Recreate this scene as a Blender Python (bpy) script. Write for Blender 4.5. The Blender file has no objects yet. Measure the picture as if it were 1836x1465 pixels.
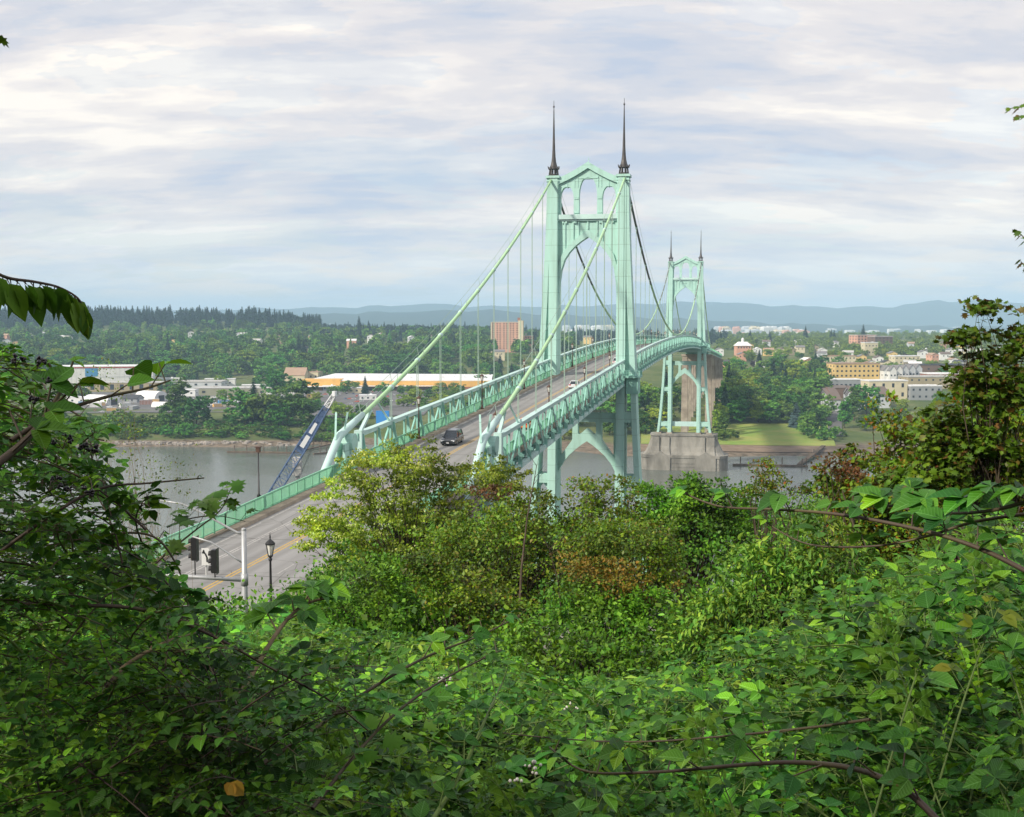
import bpy, math, random
import numpy as np
from mathutils import Vector
from mathutils.geometry import tessellate_polygon
C = bpy.context.scene.collection
R = math.radians
# ---------------------------------------------------------------- camera
FPX = 2165.0                                   # focal length in photo pixels (photo 1836 x 1465)
PITCH = math.atan((732.5-580.0)/FPX)
YAW = R(11.4)                                  # the view looks left of the bridge axis (+Y)
CAM = Vector((35.8, -261.0, 75.0))
FW = Vector((-math.sin(YAW), math.cos(YAW), 0)); RT = Vector((math.cos(YAW), math.sin(YAW), 0))
scene = bpy.context.scene
cam_data = bpy.data.cameras.new('camera'); cam = bpy.data.objects.new('camera', cam_data); C.objects.link(cam)
cam_data.sensor_width = 36.0; cam_data.lens = 36.0*FPX/1836.0
cam_data.clip_start = 0.1; cam_data.clip_end = 60000
cam.location = CAM; cam.rotation_euler = (math.pi/2-PITCH, 0, YAW)
scene.camera = cam
# ---------------------------------------------------------------- light
SUN_EL = R(36)
to_sun = (FW*(-0.62) + RT*(-0.78)).normalized()*math.cos(SUN_EL) + Vector((0, 0, math.sin(SUN_EL)))
sd = bpy.data.lights.new('sun', 'SUN'); sd.energy = 4.3; sd.angle = R(4); sd.color = (1.0, 0.92, 0.79)
so = bpy.data.objects.new('sun', sd); C.objects.link(so)
so.rotation_euler = (-to_sun).to_track_quat('-Z', 'Y').to_euler()
vs = scene.view_settings; vs.view_transform = 'Standard'; vs.look = 'None'; vs.gamma = 1.0; vs.exposure = 0.2
try: vs.use_curve_mapping = False
except Exception: pass
cy = scene.cycles
cy.max_bounces = 6; cy.diffuse_bounces = 3; cy.glossy_bounces = 2; cy.transmission_bounces = 4; cy.volume_bounces = 1
cy.transparent_max_bounces = 8; cy.use_denoising = True
cy.caustics_reflective = False; cy.caustics_refractive = False
# ---------------------------------------------------------------- world
W = bpy.data.worlds.new('World'); scene.world = W; W.use_nodes = True
def N(nt, t, **kw):
    n = nt.nodes.new(t)
    for k, v in kw.items():
        if hasattr(n, k): setattr(n, k, v)
    return n
def ramp(nt, stops, interp='LINEAR'):
    n = nt.nodes.new('ShaderNodeValToRGB'); cr = n.color_ramp; cr.interpolation = interp
    while len(cr.elements) > 1: cr.elements.remove(cr.elements[-1])
    cr.elements[0].position = stops[0][0]; cr.elements[0].color = (*stops[0][1], 1)
    for p, c in stops[1:]:
        e = cr.elements.new(p); e.color = (*c, 1)
    return n
def math_(nt, op, a, b=None, clamp=False):
    n = nt.nodes.new('ShaderNodeMath'); n.operation = op; n.use_clamp = clamp
    for i, v in enumerate((a, b)):
        if v is None: continue
        if isinstance(v, (int, float)): n.inputs[i].default_value = v
        else: nt.links.new(v, n.inputs[i])
    return n.outputs[0]
def mixc(nt, fac, a, b):
    n = nt.nodes.new('ShaderNodeMix'); n.data_type = 'RGBA'
    if isinstance(fac, (int, float)): n.inputs[0].default_value = fac
    else: nt.links.new(fac, n.inputs[0])
    for i, v in ((6, a), (7, b)):
        if isinstance(v, tuple): n.inputs[i].default_value = (*v, 1)
        else: nt.links.new(v, n.inputs[i])
    return n.outputs[2]
def build_world():
    nt = W.node_tree; nt.nodes.clear(); L = nt.links
    tc = N(nt, 'ShaderNodeTexCoord')
    rot = N(nt, 'ShaderNodeMapping'); rot.inputs['Rotation'].default_value = (0, 0, -YAW)   # x = right, y = view direction
    L.new(tc.outputs['Generated'], rot.inputs[0])
    sep = N(nt, 'ShaderNodeSeparateXYZ'); L.new(rot.outputs[0], sep.inputs[0])
    z = math_(nt, 'MAXIMUM', sep.outputs[2], 0.0)
    den = math_(nt, 'ADD', z, 0.24)
    cx = math_(nt, 'DIVIDE', sep.outputs[0], den); cyy = math_(nt, 'DIVIDE', sep.outputs[1], den)
    def noise(sx, sy, scale, detail, rough, off, dist=0.0):
        cb = N(nt, 'ShaderNodeCombineXYZ')
        L.new(math_(nt, 'MULTIPLY', cx, sx), cb.inputs[0]); L.new(math_(nt, 'MULTIPLY', cyy, sy), cb.inputs[1])
        cb.inputs[2].default_value = off
        n = N(nt, 'ShaderNodeTexNoise'); n.inputs['Scale'].default_value = scale; n.inputs['Detail'].default_value = detail
        n.inputs['Roughness'].default_value = rough; n.inputs['Distortion'].default_value = dist
        L.new(cb.outputs[0], n.inputs['Vector']); return n.outputs[0]
    big = noise(0.8, 1.25, 1.9, 6, 0.56, 7.3, 0.2)
    mid = noise(0.8, 1.5, 5.2, 8, 0.58, 9.7, 0.15)
    tone = noise(0.65, 1.5, 2.3, 7, 0.56, 31.2, 0.2)
    cover = math_(nt, 'ADD', math_(nt, 'MULTIPLY', big, 0.55), math_(nt, 'MULTIPLY', mid, 0.45))
    covr = ramp(nt, [(0.40, (0, 0, 0)), (0.475, (1, 1, 1))], 'EASE'); L.new(cover, covr.inputs[0])
    t2 = math_(nt, 'ADD', math_(nt, 'MULTIPLY', tone, 0.78), math_(nt, 'MULTIPLY', mid, 0.22))
    cl = ramp(nt, [(0.385, (0.99, 0.92, 0.84)), (0.44, (0.85, 0.80, 0.77)), (0.49, (0.74, 0.71, 0.72)), (0.55, (0.62, 0.63, 0.69)), (0.61, (0.50, 0.56, 0.68))], 'EASE')
    L.new(t2, cl.inputs[0])
    sky = N(nt, 'ShaderNodeTexSky'); sky.sky_type = 'NISHITA'; sky.sun_disc = False
    sky.sun_elevation = SUN_EL; sky.sun_rotation = math.atan2(to_sun.x, to_sun.y)
    sky.air_density = 1.0; sky.dust_density = 1.5
    bs = N(nt, 'ShaderNodeBackground'); bs.inputs[1].default_value = 0.15
    L.new(sky.outputs[0], bs.inputs[0])
    # low warm cumulus bank near the horizon
    el = ramp(nt, [(0.0, (0, 0, 0)), (0.012, (0, 0, 0)), (0.03, (1, 1, 1)), (0.065, (0.25, 0.25, 0.25)), (0.13, (0, 0, 0))]); L.new(z, el.inputs[0])
    lown = noise(0.30, 0.02, 1.6, 8, 0.6, 40.0)
    # vertical structure for the low bank comes from the height itself
    cb = N(nt, 'ShaderNodeCombineXYZ')
    L.new(math_(nt, 'MULTIPLY', sep.outputs[0], 7.0), cb.inputs[0]); L.new(math_(nt, 'MULTIPLY', z, 42.0), cb.inputs[1])
    nl = N(nt, 'ShaderNodeTexNoise'); nl.inputs['Scale'].default_value = 1.5; nl.inputs['Detail'].default_value = 8; nl.inputs['Roughness'].default_value = 0.58
    L.new(cb.outputs[0], nl.inputs['Vector'])
    lr = ramp(nt, [(0.47, (0, 0, 0)), (0.60, (1, 1, 1))], 'EASE'); L.new(nl.outputs[0], lr.inputs[0])
    warm = math_(nt, 'MULTIPLY', lr.outputs[0], el.outputs[0], True)
    hz = ramp(nt, [(0.0, (1, 1, 1)), (0.035, (0.72, 0.72, 0.72)), (0.10, (0.12, 0.12, 0.12)), (0.2, (0, 0, 0))], 'EASE'); L.new(z, hz.inputs[0])
    c1 = mixc(nt, math_(nt, 'MULTIPLY', hz.outputs[0], 0.7), cl.outputs[0], (0.68, 0.74, 0.80))
    c2 = mixc(nt, math_(nt, 'MULTIPLY', warm, 0.75), c1, (0.95, 0.82, 0.70))
    bc = N(nt, 'ShaderNodeBackground'); bc.inputs[1].default_value = 1.0; L.new(c2, bc.inputs[0])
    fac = math_(nt, 'MAXIMUM', covr.outputs[0], hz.outputs[0])
    fac = math_(nt, 'MAXIMUM', fac, 0.8)
    ms = N(nt, 'ShaderNodeMixShader'); L.new(fac, ms.inputs[0]); L.new(bs.outputs[0], ms.inputs[1]); L.new(bc.outputs[0], ms.inputs[2])
    out = N(nt, 'ShaderNodeOutputWorld'); L.new(ms.outputs[0], out.inputs[0])
build_world()
# ---------------------------------------------------------------- helpers
def at(px, py, d):
    """world point seen at photo pixel (px, py) at horizontal forward distance d"""
    u = (px-918.0)/FPX; v = -(py-732.5)/FPX
    k = d/(math.cos(PITCH)+v*math.sin(PITCH))
    return CAM + FW*d + RT*(u*k) + Vector((0, 0, 1))*(k*(v*math.cos(PITCH)-math.sin(PITCH)))
def wr(f, r, z=0.0):
    p = CAM + FW*f + RT*r; return Vector((p.x, p.y, z))
def tag(o, label=None, cat=None, group=None, kind=None):
    if label: o['label'] = label
    if cat: o['category'] = cat
    if group: o['group'] = group
    if kind: o['kind'] = kind
    return o
def empty(name, loc=(0, 0, 0), rz=0.0, parent=None):
    o = bpy.data.objects.new(name, None); o.location = loc; o.rotation_euler = (0, 0, rz); C.objects.link(o); o.parent = parent
    o.empty_display_size = 0.5
    return o
def copy_tree(o, parent=None):
    c = o.copy(); C.objects.link(c); c.parent = parent
    for ch in o.children: copy_tree(ch, c)
    return c
class MB:
    def __init__(s): s.v = []; s.f = []
    def box(s, c, d, rz=0.0):
        cx, cyy, cz = c; hx, hy, hz = d[0]/2, d[1]/2, d[2]/2; b = len(s.v); ca, sa = math.cos(rz), math.sin(rz)
        for x, y, z in ((-hx,-hy,-hz),(hx,-hy,-hz),(hx,hy,-hz),(-hx,hy,-hz),(-hx,-hy,hz),(hx,-hy,hz),(hx,hy,hz),(-hx,hy,hz)):
            s.v.append((cx+x*ca-y*sa, cyy+x*sa+y*ca, cz+z))
        for f in ((0,3,2,1),(4,5,6,7),(0,1,5,4),(1,2,6,5),(2,3,7,6),(3,0,4,7)): s.f.append(tuple(b+i for i in f))
        return s
    def hexa(s, p):
        b = len(s.v); s.v += [tuple(q) for q in p]
        for f in ((0,3,2,1),(4,5,6,7),(0,1,5,4),(1,2,6,5),(2,3,7,6),(3,0,4,7)): s.f.append(tuple(b+i for i in f))
        return s
    def beam(s, a, b, w, h=None, up=(0, 0, 1)):
        h = h or w; a = Vector(a); b = Vector(b); d = (b-a)
        if d.length < 1e-6: return s
        d.normalize(); u = Vector(up)
        if abs(d.dot(u)) > 0.99: u = Vector((0, 1, 0))
        sd_ = d.cross(u).normalized()*(w/2); uu = sd_.cross(d).normalized()*(h/2)
        s.hexa([a-sd_-uu, a+sd_-uu, a+sd_+uu, a-sd_+uu, b-sd_-uu, b+sd_-uu, b+sd_+uu, b-sd_+uu]); return s
    def tube(s, pts, r, n=6, cap=True):
        pts = [Vector(p) for p in pts]; m = len(pts); rr = r if hasattr(r, '__len__') else [r]*m; b = len(s.v)
        for i, p in enumerate(pts):
            d = (pts[min(i+1, m-1)]-pts[max(i-1, 0)]).normalized()
            u = Vector((0, 0, 1)) if abs(d.z) < 0.95 else Vector((1, 0, 0))
            a = d.cross(u).normalized(); c = a.cross(d)
            for k in range(n):
                t = 2*math.pi*k/n; s.v.append(tuple(p+(a*math.cos(t)+c*math.sin(t))*rr[i]))
        for i in range(m-1):
            for k in range(n):
                k2 = (k+1) % n; s.f.append((b+i*n+k, b+i*n+k2, b+(i+1)*n+k2, b+(i+1)*n+k))
        if cap: s.f.append(tuple(b+k for k in range(n))[::-1]); s.f.append(tuple(b+(m-1)*n+k for k in range(n)))
        return s
    def lathe(s, c, prof, n=12, sq=False):
        b = len(s.v); m = len(prof); off = math.pi/n if sq else 0
        for r, z in prof:
            for k in range(n):
                t = 2*math.pi*k/n+off; s.v.append((c[0]+r*math.cos(t), c[1]+r*math.sin(t), c[2]+z))
        for i in range(m-1):
            for k in range(n):
                k2 = (k+1) % n; s.f.append((b+i*n+k, b+i*n+k2, b+(i+1)*n+k2, b+(i+1)*n+k))
        s.f.append(tuple(b+k for k in range(n))[::-1]); s.f.append(tuple(b+(m-1)*n+k for k in range(n)))
        return s
    def plate(s, loops, fn, t0, t1):
        """extruded 2D polygon with holes: fn(a, b, t) -> 3D"""
        tris = tessellate_polygon([[Vector((p[0], p[1], 0)) for p in lp] for lp in loops])
        flat = [p for lp in loops for p in lp]; n = len(flat); b = len(s.v)
        s.v += [tuple(fn(p[0], p[1], t0)) for p in flat]; s.v += [tuple(fn(p[0], p[1], t1)) for p in flat]
        for t in tris: s.f.append(tuple(b+i for i in t)); s.f.append(tuple(b+n+i for i in t[::-1]))
        o = 0
        for lp in loops:
            m = len(lp)
            for i in range(m):
                j = (i+1) % m; s.f.append((b+o+i, b+o+j, b+n+o+j, b+n+o+i))
            o += m
        return s
    def grid(s, rows):
        b = len(s.v); m = len(rows[0])
        for r in rows: s.v += [tuple(p) for p in r]
        for i in range(len(rows)-1):
            for j in range(m-1): s.f.append((b+i*m+j, b+i*m+j+1, b+(i+1)*m+j+1, b+(i+1)*m+j))
        return s
    def mesh(s, name, mat, smooth=False):
        me = bpy.data.meshes.new(name); me.from_pydata([tuple(v) for v in s.v], [], s.f); me.materials.append(mat)
        if smooth: me.polygons.foreach_set('use_smooth', [True]*len(me.polygons))
        me.update(); return me
    def build(s, name, mat, parent=None, smooth=False, loc=None):
        o = bpy.data.objects.new(name, s.mesh(name, mat, smooth)); C.objects.link(o); o.parent = parent
        if loc is not None: o.location = loc
        return o
def nmesh(name, V, F, mat, smooth=True, uvt=None):
    """numpy triangles -> mesh"""
    me = bpy.data.meshes.new(name); V = np.asarray(V, np.float32); F = np.asarray(F, np.int32)
    me.vertices.add(len(V)); me.vertices.foreach_set('co', V.ravel())
    me.loops.add(F.size); me.loops.foreach_set('vertex_index', F.ravel())
    k = F.shape[1]; me.polygons.add(len(F)); me.polygons.foreach_set('loop_start', np.arange(0, F.size, k, dtype=np.int32))
    try: me.polygons.foreach_set('loop_total', np.full(len(F), k, np.int32))
    except Exception: pass
    if smooth: me.polygons.foreach_set('use_smooth', np.ones(len(F), bool))
    if uvt is not None:
        uv = np.asarray(uvt[0], np.float32)[:, :2][F.ravel() % len(uvt[0])]; me.uv_layers.new(name='leaf').data.foreach_set('uv', uv.ravel())
    me.materials.append(mat); me.update(calc_edges=True); return me
def nobj(name, V, F, mat, parent=None, smooth=True, loc=None, uvt=None):
    o = bpy.data.objects.new(name, nmesh(name, V, F, mat, smooth, uvt)); C.objects.link(o); o.parent = parent
    if loc is not None: o.location = loc
    return o
def interp(x, tab):
    if x <= tab[0][0]: return tab[0][1]
    for (a, b), (c, d) in zip(tab, tab[1:]):
        if x <= c: return b+(d-b)*(x-a)/(c-a)
    return tab[-1][1]
# ---------------------------------------------------------------- materials
def pmat(name, col, rough=0.6, spec=0.4, metal=0.0, var=0.0, vscale=1.0, col2=None, bump=0.0, bscale=20.0, lo=0.35, hi=0.65, stretch=None, coat=0.0, emit=None):
    m = bpy.data.materials.new(name); m.use_nodes = True; nt = m.node_tree; b = nt.nodes['Principled BSDF']
    b.inputs['Base Color'].default_value = (*col, 1); b.inputs['Roughness'].default_value = rough
    b.inputs['Specular IOR Level'].default_value = spec; b.inputs['Metallic'].default_value = metal
    if coat: b.inputs['Coat Weight'].default_value = coat; b.inputs['Coat Roughness'].default_value = 0.08
    if var or col2 or bump:
        tc = N(nt, 'ShaderNodeTexCoord'); src = tc.outputs['Object']
        if stretch:
            mp = N(nt, 'ShaderNodeMapping'); mp.inputs['Scale'].default_value = stretch; nt.links.new(src, mp.inputs[0]); src = mp.outputs[0]
    if var or col2:
        n = N(nt, 'ShaderNodeTexNoise'); n.inputs['Scale'].default_value = vscale; n.inputs['Detail'].default_value = 6; n.inputs['Roughness'].default_value = 0.62
        nt.links.new(src, n.inputs['Vector'])
        c2 = col2 or tuple(c*(1-var) for c in col); c1 = col if col2 else tuple(min(1, c*(1+var*0.6)) for c in col)
        r = ramp(nt, [(lo, c2), (hi, c1)]); nt.links.new(n.outputs[0], r.inputs[0]); nt.links.new(r.outputs[0], b.inputs['Base Color'])
    if bump:
        n2 = N(nt, 'ShaderNodeTexNoise'); n2.inputs['Scale'].default_value = bscale; n2.inputs['Detail'].default_value = 5; nt.links.new(src, n2.inputs['Vector'])
        bp = N(nt, 'ShaderNodeBump'); bp.inputs['Strength'].default_value = bump; nt.links.new(n2.outputs[0], bp.inputs['Height']); nt.links.new(bp.outputs[0], b.inputs['Normal'])
    if emit: b.inputs['Emission Color'].default_value = (*emit, 1); b.inputs['Emission Strength'].default_value = 1
    return m
def leafmat(name, stops, rough=0.45, spec=0.5, trans=0.25, patch=0.0, objvar=0.0, gain=1.0, veins=False):
    """stops: colours picked at random per leaf"""
    m = bpy.data.materials.new(name); m.use_nodes = True; nt = m.node_tree; b = nt.nodes['Principled BSDF']; L = nt.links
    g = N(nt, 'ShaderNodeNewGeometry'); k = len(stops)
    rmp = ramp(nt, [(i/max(1, k-1), s) for i, s in enumerate(stops)]); L.new(g.outputs['Random Per Island'], rmp.inputs[0])
    col = rmp.outputs[0]
    if patch or gain != 1:      # clumps of older and younger leaves
        hp = N(nt, 'ShaderNodeHueSaturation'); L.new(col, hp.inputs['Color']); hp.inputs['Value'].default_value = gain
        if patch:
            tc = N(nt, 'ShaderNodeTexCoord'); np_ = N(nt, 'ShaderNodeTexNoise'); np_.inputs['Scale'].default_value = patch; np_.inputs['Detail'].default_value = 3; L.new(tc.outputs['Object'], np_.inputs['Vector'])
            L.new(math_(nt, 'MULTIPLY', math_(nt, 'MAXIMUM', math_(nt, 'ADD', math_(nt, 'MULTIPLY', np_.outputs[0], 4.2), -1.15), .42), gain), hp.inputs['Value'])
            sp_ = N(nt, 'ShaderNodeSeparateColor'); L.new(np_.outputs['Color'], sp_.inputs[0]); L.new(math_(nt, 'ADD', math_(nt, 'MULTIPLY', sp_.outputs[2], -.10), .54), hp.inputs['Hue']); hp.inputs['Saturation'].default_value = 1.06
        col = hp.outputs[0]
    if objvar:
        oi = N(nt, 'ShaderNodeObjectInfo'); hs = N(nt, 'ShaderNodeHueSaturation')
        L.new(math_(nt, 'ADD', math_(nt, 'MULTIPLY', oi.outputs['Random'], -0.07*objvar), 0.5+0.03*objvar), hs.inputs['Hue'])
        w = N(nt, 'ShaderNodeTexWhiteNoise'); w.noise_dimensions = '1D'; L.new(oi.outputs['Random'], w.inputs['W'])
        L.new(math_(nt, 'ADD', math_(nt, 'MULTIPLY', w.outputs[0], 0.9*objvar), 1.0-0.35*objvar), hs.inputs['Value'])
        L.new(col, hs.inputs['Color']); col = hs.outputs[0]
    if veins:      # midrib, side veins, blemishes, in each leaf's own coordinates
        uvn = N(nt, 'ShaderNodeTexCoord'); su = N(nt, 'ShaderNodeSeparateXYZ'); L.new(uvn.outputs['UV'], su.inputs[0]); av = math_(nt, 'ABSOLUTE', su.outputs[1])
        mid_ = math_(nt, 'LESS_THAN', av, .014); ph = math_(nt, 'FRACT', math_(nt, 'MULTIPLY', math_(nt, 'SUBTRACT', su.outputs[0], math_(nt, 'MULTIPLY', av, .8)), 8.0))
        sv_ = math_(nt, 'LESS_THAN', ph, .13); vm = math_(nt, 'MAXIMUM', mid_, math_(nt, 'MULTIPLY', sv_, .5))
        hv = N(nt, 'ShaderNodeHueSaturation'); hv.inputs['Value'].default_value = 1.7; hv.inputs['Saturation'].default_value = .85; L.new(col, hv.inputs['Color']); col = mixc(nt, vm, col, hv.outputs[0])
        nb = N(nt, 'ShaderNodeTexNoise'); nb.inputs['Scale'].default_value = 45; nb.inputs['Detail'].default_value = 3; L.new(uvn.outputs['Object'], nb.inputs['Vector'])
        col = mixc(nt, math_(nt, 'MULTIPLY', math_(nt, 'GREATER_THAN', nb.outputs[0], .70), .75), col, (.11, .065, .02))
        bp = N(nt, 'ShaderNodeBump'); bp.inputs['Strength'].default_value = .55; bp.inputs['Distance'].default_value = .004; L.new(math_(nt, 'ABSOLUTE', math_(nt, 'SUBTRACT', ph, .5)), bp.inputs['Height']); L.new(bp.outputs[0], b.inputs['Normal'])
    L.new(col, b.inputs['Base Color']); b.inputs['Roughness'].default_value = rough; b.inputs['Specular IOR Level'].default_value = spec
    if trans:
        t = N(nt, 'ShaderNodeBsdfTranslucent'); hs2 = N(nt, 'ShaderNodeHueSaturation'); hs2.inputs['Value'].default_value = 1.5; hs2.inputs['Hue'].default_value = 0.48
        L.new(col, hs2.inputs['Color']); L.new(hs2.outputs[0], t.inputs[0])
        ms = N(nt, 'ShaderNodeMixShader'); ms.inputs[0].default_value = trans; out = nt.nodes['Material Output']
        L.new(b.outputs[0], ms.inputs[1]); L.new(t.outputs[0], ms.inputs[2]); L.new(ms.outputs[0], out.inputs[0])
    return m
MINT = pmat('mint_paint', (0.41, 0.65, 0.575), 0.5, 0.35, col2=(0.33, 0.52, 0.44), vscale=0.8, lo=.28, hi=.52, stretch=(1, 1, .12), bump=0.0)
def seams(m, step):
    nt = m.node_tree; b = nt.nodes['Principled BSDF']; src = b.inputs['Base Color'].links[0].from_socket; tc = N(nt, 'ShaderNodeTexCoord'); sp = N(nt, 'ShaderNodeSeparateXYZ'); nt.links.new(tc.outputs['Object'], sp.inputs[0])
    fr_ = math_(nt, 'FRACT', math_(nt, 'DIVIDE', sp.outputs[2], step)); k = math_(nt, 'LESS_THAN', fr_, .035); nt.links.new(mixc(nt, math_(nt, 'MULTIPLY', k, .45), src, (.16, .28, .22)), b.inputs['Base Color'])
seams(MINT, 3.4)
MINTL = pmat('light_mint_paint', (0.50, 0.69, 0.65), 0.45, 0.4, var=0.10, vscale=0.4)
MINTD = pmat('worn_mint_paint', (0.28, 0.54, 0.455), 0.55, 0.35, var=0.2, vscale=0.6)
RAILG = pmat('rail_green_paint', (0.24, 0.56, 0.36), 0.55, 0.3, var=0.12, vscale=0.5)
CABLE = pmat('cable_green_paint', (0.42, 0.66, 0.36), 0.5, 0.4, var=0.08, vscale=0.3)
CABLED = pmat('cable_dark', (0.15, 0.17, 0.14), 0.6, 0.3, var=0.15, vscale=0.3)
ROPE = pmat('hanger_rope', (0.34, 0.47, 0.38), 0.5, 0.4)
SPIRE = pmat('spire_copper', (0.065, 0.058, 0.055), 0.5, 0.5, metal=0.2, var=0.3, vscale=0.8)
CONC = pmat('weathered_concrete', (0.30, 0.285, 0.25), 0.85, 0.2, col2=(0.12, 0.112, 0.095), vscale=0.16, lo=0.3, hi=0.6, bump=0.3, bscale=1.5, stretch=(1, 1, 0.35))
CONCL = pmat('pale_concrete', (0.40, 0.345, 0.28), 0.85, 0.2, col2=(0.24, 0.20, 0.16), vscale=0.2, bump=0.1, bscale=3)
ASPH = pmat('asphalt', (0.31, 0.305, 0.30), 0.9, 0.2, col2=(0.22, 0.216, 0.21), vscale=0.35, lo=0.3, hi=0.7, bump=0.05, bscale=60, stretch=(1.6, 0.12, 1))
LOTM = pmat('lot_asphalt', (0.17, 0.165, 0.165), 0.9, 0.2, col2=(0.11, 0.105, 0.10), vscale=0.05, bump=0.0)
def road_wear(m):
    nt = m.node_tree; b = nt.nodes['Principled BSDF']; src = b.inputs['Base Color'].links[0].from_socket; tc = N(nt, 'ShaderNodeTexCoord'); sp = N(nt, 'ShaderNodeSeparateXYZ'); nt.links.new(tc.outputs['Object'], sp.inputs[0])
    w = math_(nt, 'POWER', math_(nt, 'ABSOLUTE', math_(nt, 'SINE', math_(nt, 'MULTIPLY', sp.outputs[0], math.pi/1.55))), 3.0)
    c = mixc(nt, math_(nt, 'MULTIPLY', w, .28), src, (.12, .115, .11))
    j = math_(nt, 'LESS_THAN', math_(nt, 'FRACT', math_(nt, 'DIVIDE', sp.outputs[1], 12.2)), .014); c = mixc(nt, math_(nt, 'MULTIPLY', j, .6), c, (.07, .068, .065))
    vo = N(nt, 'ShaderNodeTexVoronoi'); vo.feature = 'DISTANCE_TO_EDGE'; vo.inputs['Scale'].default_value = .22; nt.links.new(tc.outputs['Object'], vo.inputs['Vector'])
    k = math_(nt, 'LESS_THAN', vo.outputs['Distance'], .006); c = mixc(nt, math_(nt, 'MULTIPLY', k, .55), c, (.06, .058, .055)); nt.links.new(c, b.inputs['Base Color'])
road_wear(ASPH)
WALKC = pmat('sidewalk_concrete', (0.36, 0.30, 0.23), 0.9, 0.2, col2=(0.24, 0.20, 0.155), vscale=0.8)
YEL = pmat('yellow_marking', (0.55, 0.34, 0.06), 0.8, 0.2, col2=(0.35, 0.27, 0.13), vscale=2.5, lo=0.25, hi=0.5)
WHM = pmat('white_marking', (0.45, 0.44, 0.42), 0.8, 0.2, col2=(0.26, 0.25, 0.24), vscale=2.5, lo=0.35, hi=0.6)
BLACK = pmat('black_paint', (0.015, 0.015, 0.016), 0.45, 0.5)
BROWNP = pmat('brown_iron', (0.09, 0.05, 0.035), 0.6, 0.4)
GALV = pmat('galvanised_steel', (0.42, 0.43, 0.44), 0.45, 0.5, metal=0.3, var=0.12, vscale=3)
GLASSD = pmat('dark_glass', (0.02, 0.025, 0.03), 0.08, 0.8)
LAMPG = pmat('lamp_glass', (0.75, 0.74, 0.68), 0.25, 0.5)
TYRE = pmat('tyre_rubber', (0.02, 0.02, 0.02), 0.85, 0.2)
RIMM = pmat('rim_metal', (0.5, 0.5, 0.52), 0.3, 0.6, metal=0.7)
BARK = pmat('bark', (0.085, 0.065, 0.045), 0.9, 0.2, var=0.4, vscale=6)
CANEM = pmat('bramble_stem', (0.10, 0.085, 0.035), 0.6, 0.4, col2=(0.055, 0.03, 0.03), vscale=2.5)
CANEG = pmat('green_stem', (0.13, 0.20, 0.045), 0.55, 0.4, var=0.2, vscale=4)
STEMP = pmat('pale_dead_stem', (0.24, 0.18, 0.11), 0.8, 0.3, var=0.25, vscale=5)
# ---------------------------------------------------------------- setting: ground and water
DECK = [(-400, 55.0), (-260, 56.2), (-200, 57.0), (-167, 57.8), (-154, 58.3), (-138, 58.8), (-105, 60.0), (0, 63.7)]
def zd(Y):
    if Y <= 0: return interp(Y, DECK)
    if Y <= 368: u = Y/368.0; return 63.7+12.8*u*(1-u)
    return 63.7-0.035*(Y-368)-0.5*0.00002*min(Y-368, 400)**2
def bump(f, r):
    t = r/max(f, 1.5); q = 0
    if f < 26: q += sstep(.10, .42, t)*interp(f, [(1, 0), (3.5, .2), (5, .7), (7, 1.15), (12, 1.2), (18, .9), (26, 0)])+sstep(-.06, -.32, t)*interp(f, [(1, 0), (2.5, .6), (4, .9), (7, .8), (12, 0)])
    return q
NEARD = [(-400, -60), (-60, -12), (-8, 0.2), (-1, 1.55), (0, 1.6), (2, 1.95), (5, 3.4), (7, 4.2), (12, 5.5), (18, 7.5), (30, 11), (45, 14.5), (70, 19), (100, 33), (150, 52), (200, 66), (236, 74.2), (252, 77.5), (300, 81)]
LEFTD = [(0, -6), (690, -6), (728, -1.2), (742, 0.5), (752, 2.0), (790, 8.5), (830, 10), (1280, 11), (1500, 30), (1800, 44), (2200, 52), (2700, 56), (3400, 30), (4500, 15), (8000, 20), (11000, 40), (20000, 60)]
RIGHTD = [(0, -6), (640, -6), (672, -1.0), (684, 0.5), (716, 2.2), (760, 3.6), (806, 6), (850, 12), (1080, 20), (1443, 35), (2040, 42), (3000, 45), (4500, 20), (8000, 22), (11000, 40), (20000, 60)]
def sstep(a, b, x):
    t = min(1, max(0, (x-a)/(b-a))); return t*t*(3-2*t)
def wob(x, y, s):
    return math.sin(x/s*1.3+y/s*0.7)+0.6*math.sin(-x/s*2.1+y/s*1.9+1.3)+0.35*math.sin(x/s*4.3+y/s*3.7+0.5)
def hgt(X, Y):
    dx, dy = X-CAM.x, Y-CAM.y
    f = dx*FW.x+dy*FW.y; r = dx*RT.x+dy*RT.y
    if f < 420:
        z = 75-interp(f, NEARD)
        if 0 < f < 26: z += bump(f, r)
        if f > 20: z += wob(f, r, 17.0)*min(0.6, (f-20)*0.03)
        if Y < -138:
            k = 1-sstep(9.5, 15, abs(X)); k *= 1-sstep(-152, -140, Y)
            z = z*(1-k)+(zd(Y)-0.45)*k
        return z
    t = r/f
    k = sstep(-0.02, 0.10, t) if f < 1500 else sstep(-0.05, 0.05, t)
    sh = wob(r, 0, 60.0)*5.0+wob(r, 3, 19)*1.6 if f < 900 else 0
    z = interp(f+sh, LEFTD)*(1-k)+interp(f+sh, RIGHTD)*k
    if 2000 < f < 3400:       # wooded ridge on the left
        z += 24*sstep(-0.13, -0.22, t)*math.exp(-((f-2550)/300.0)**2) if t < -0.13 else 0
    if f > 900: z += wob(f, r, 130)*1.2
    return z
def hfr(f, r):
    p = CAM+FW*f+RT*r; return hgt(p.x, p.y)
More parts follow.
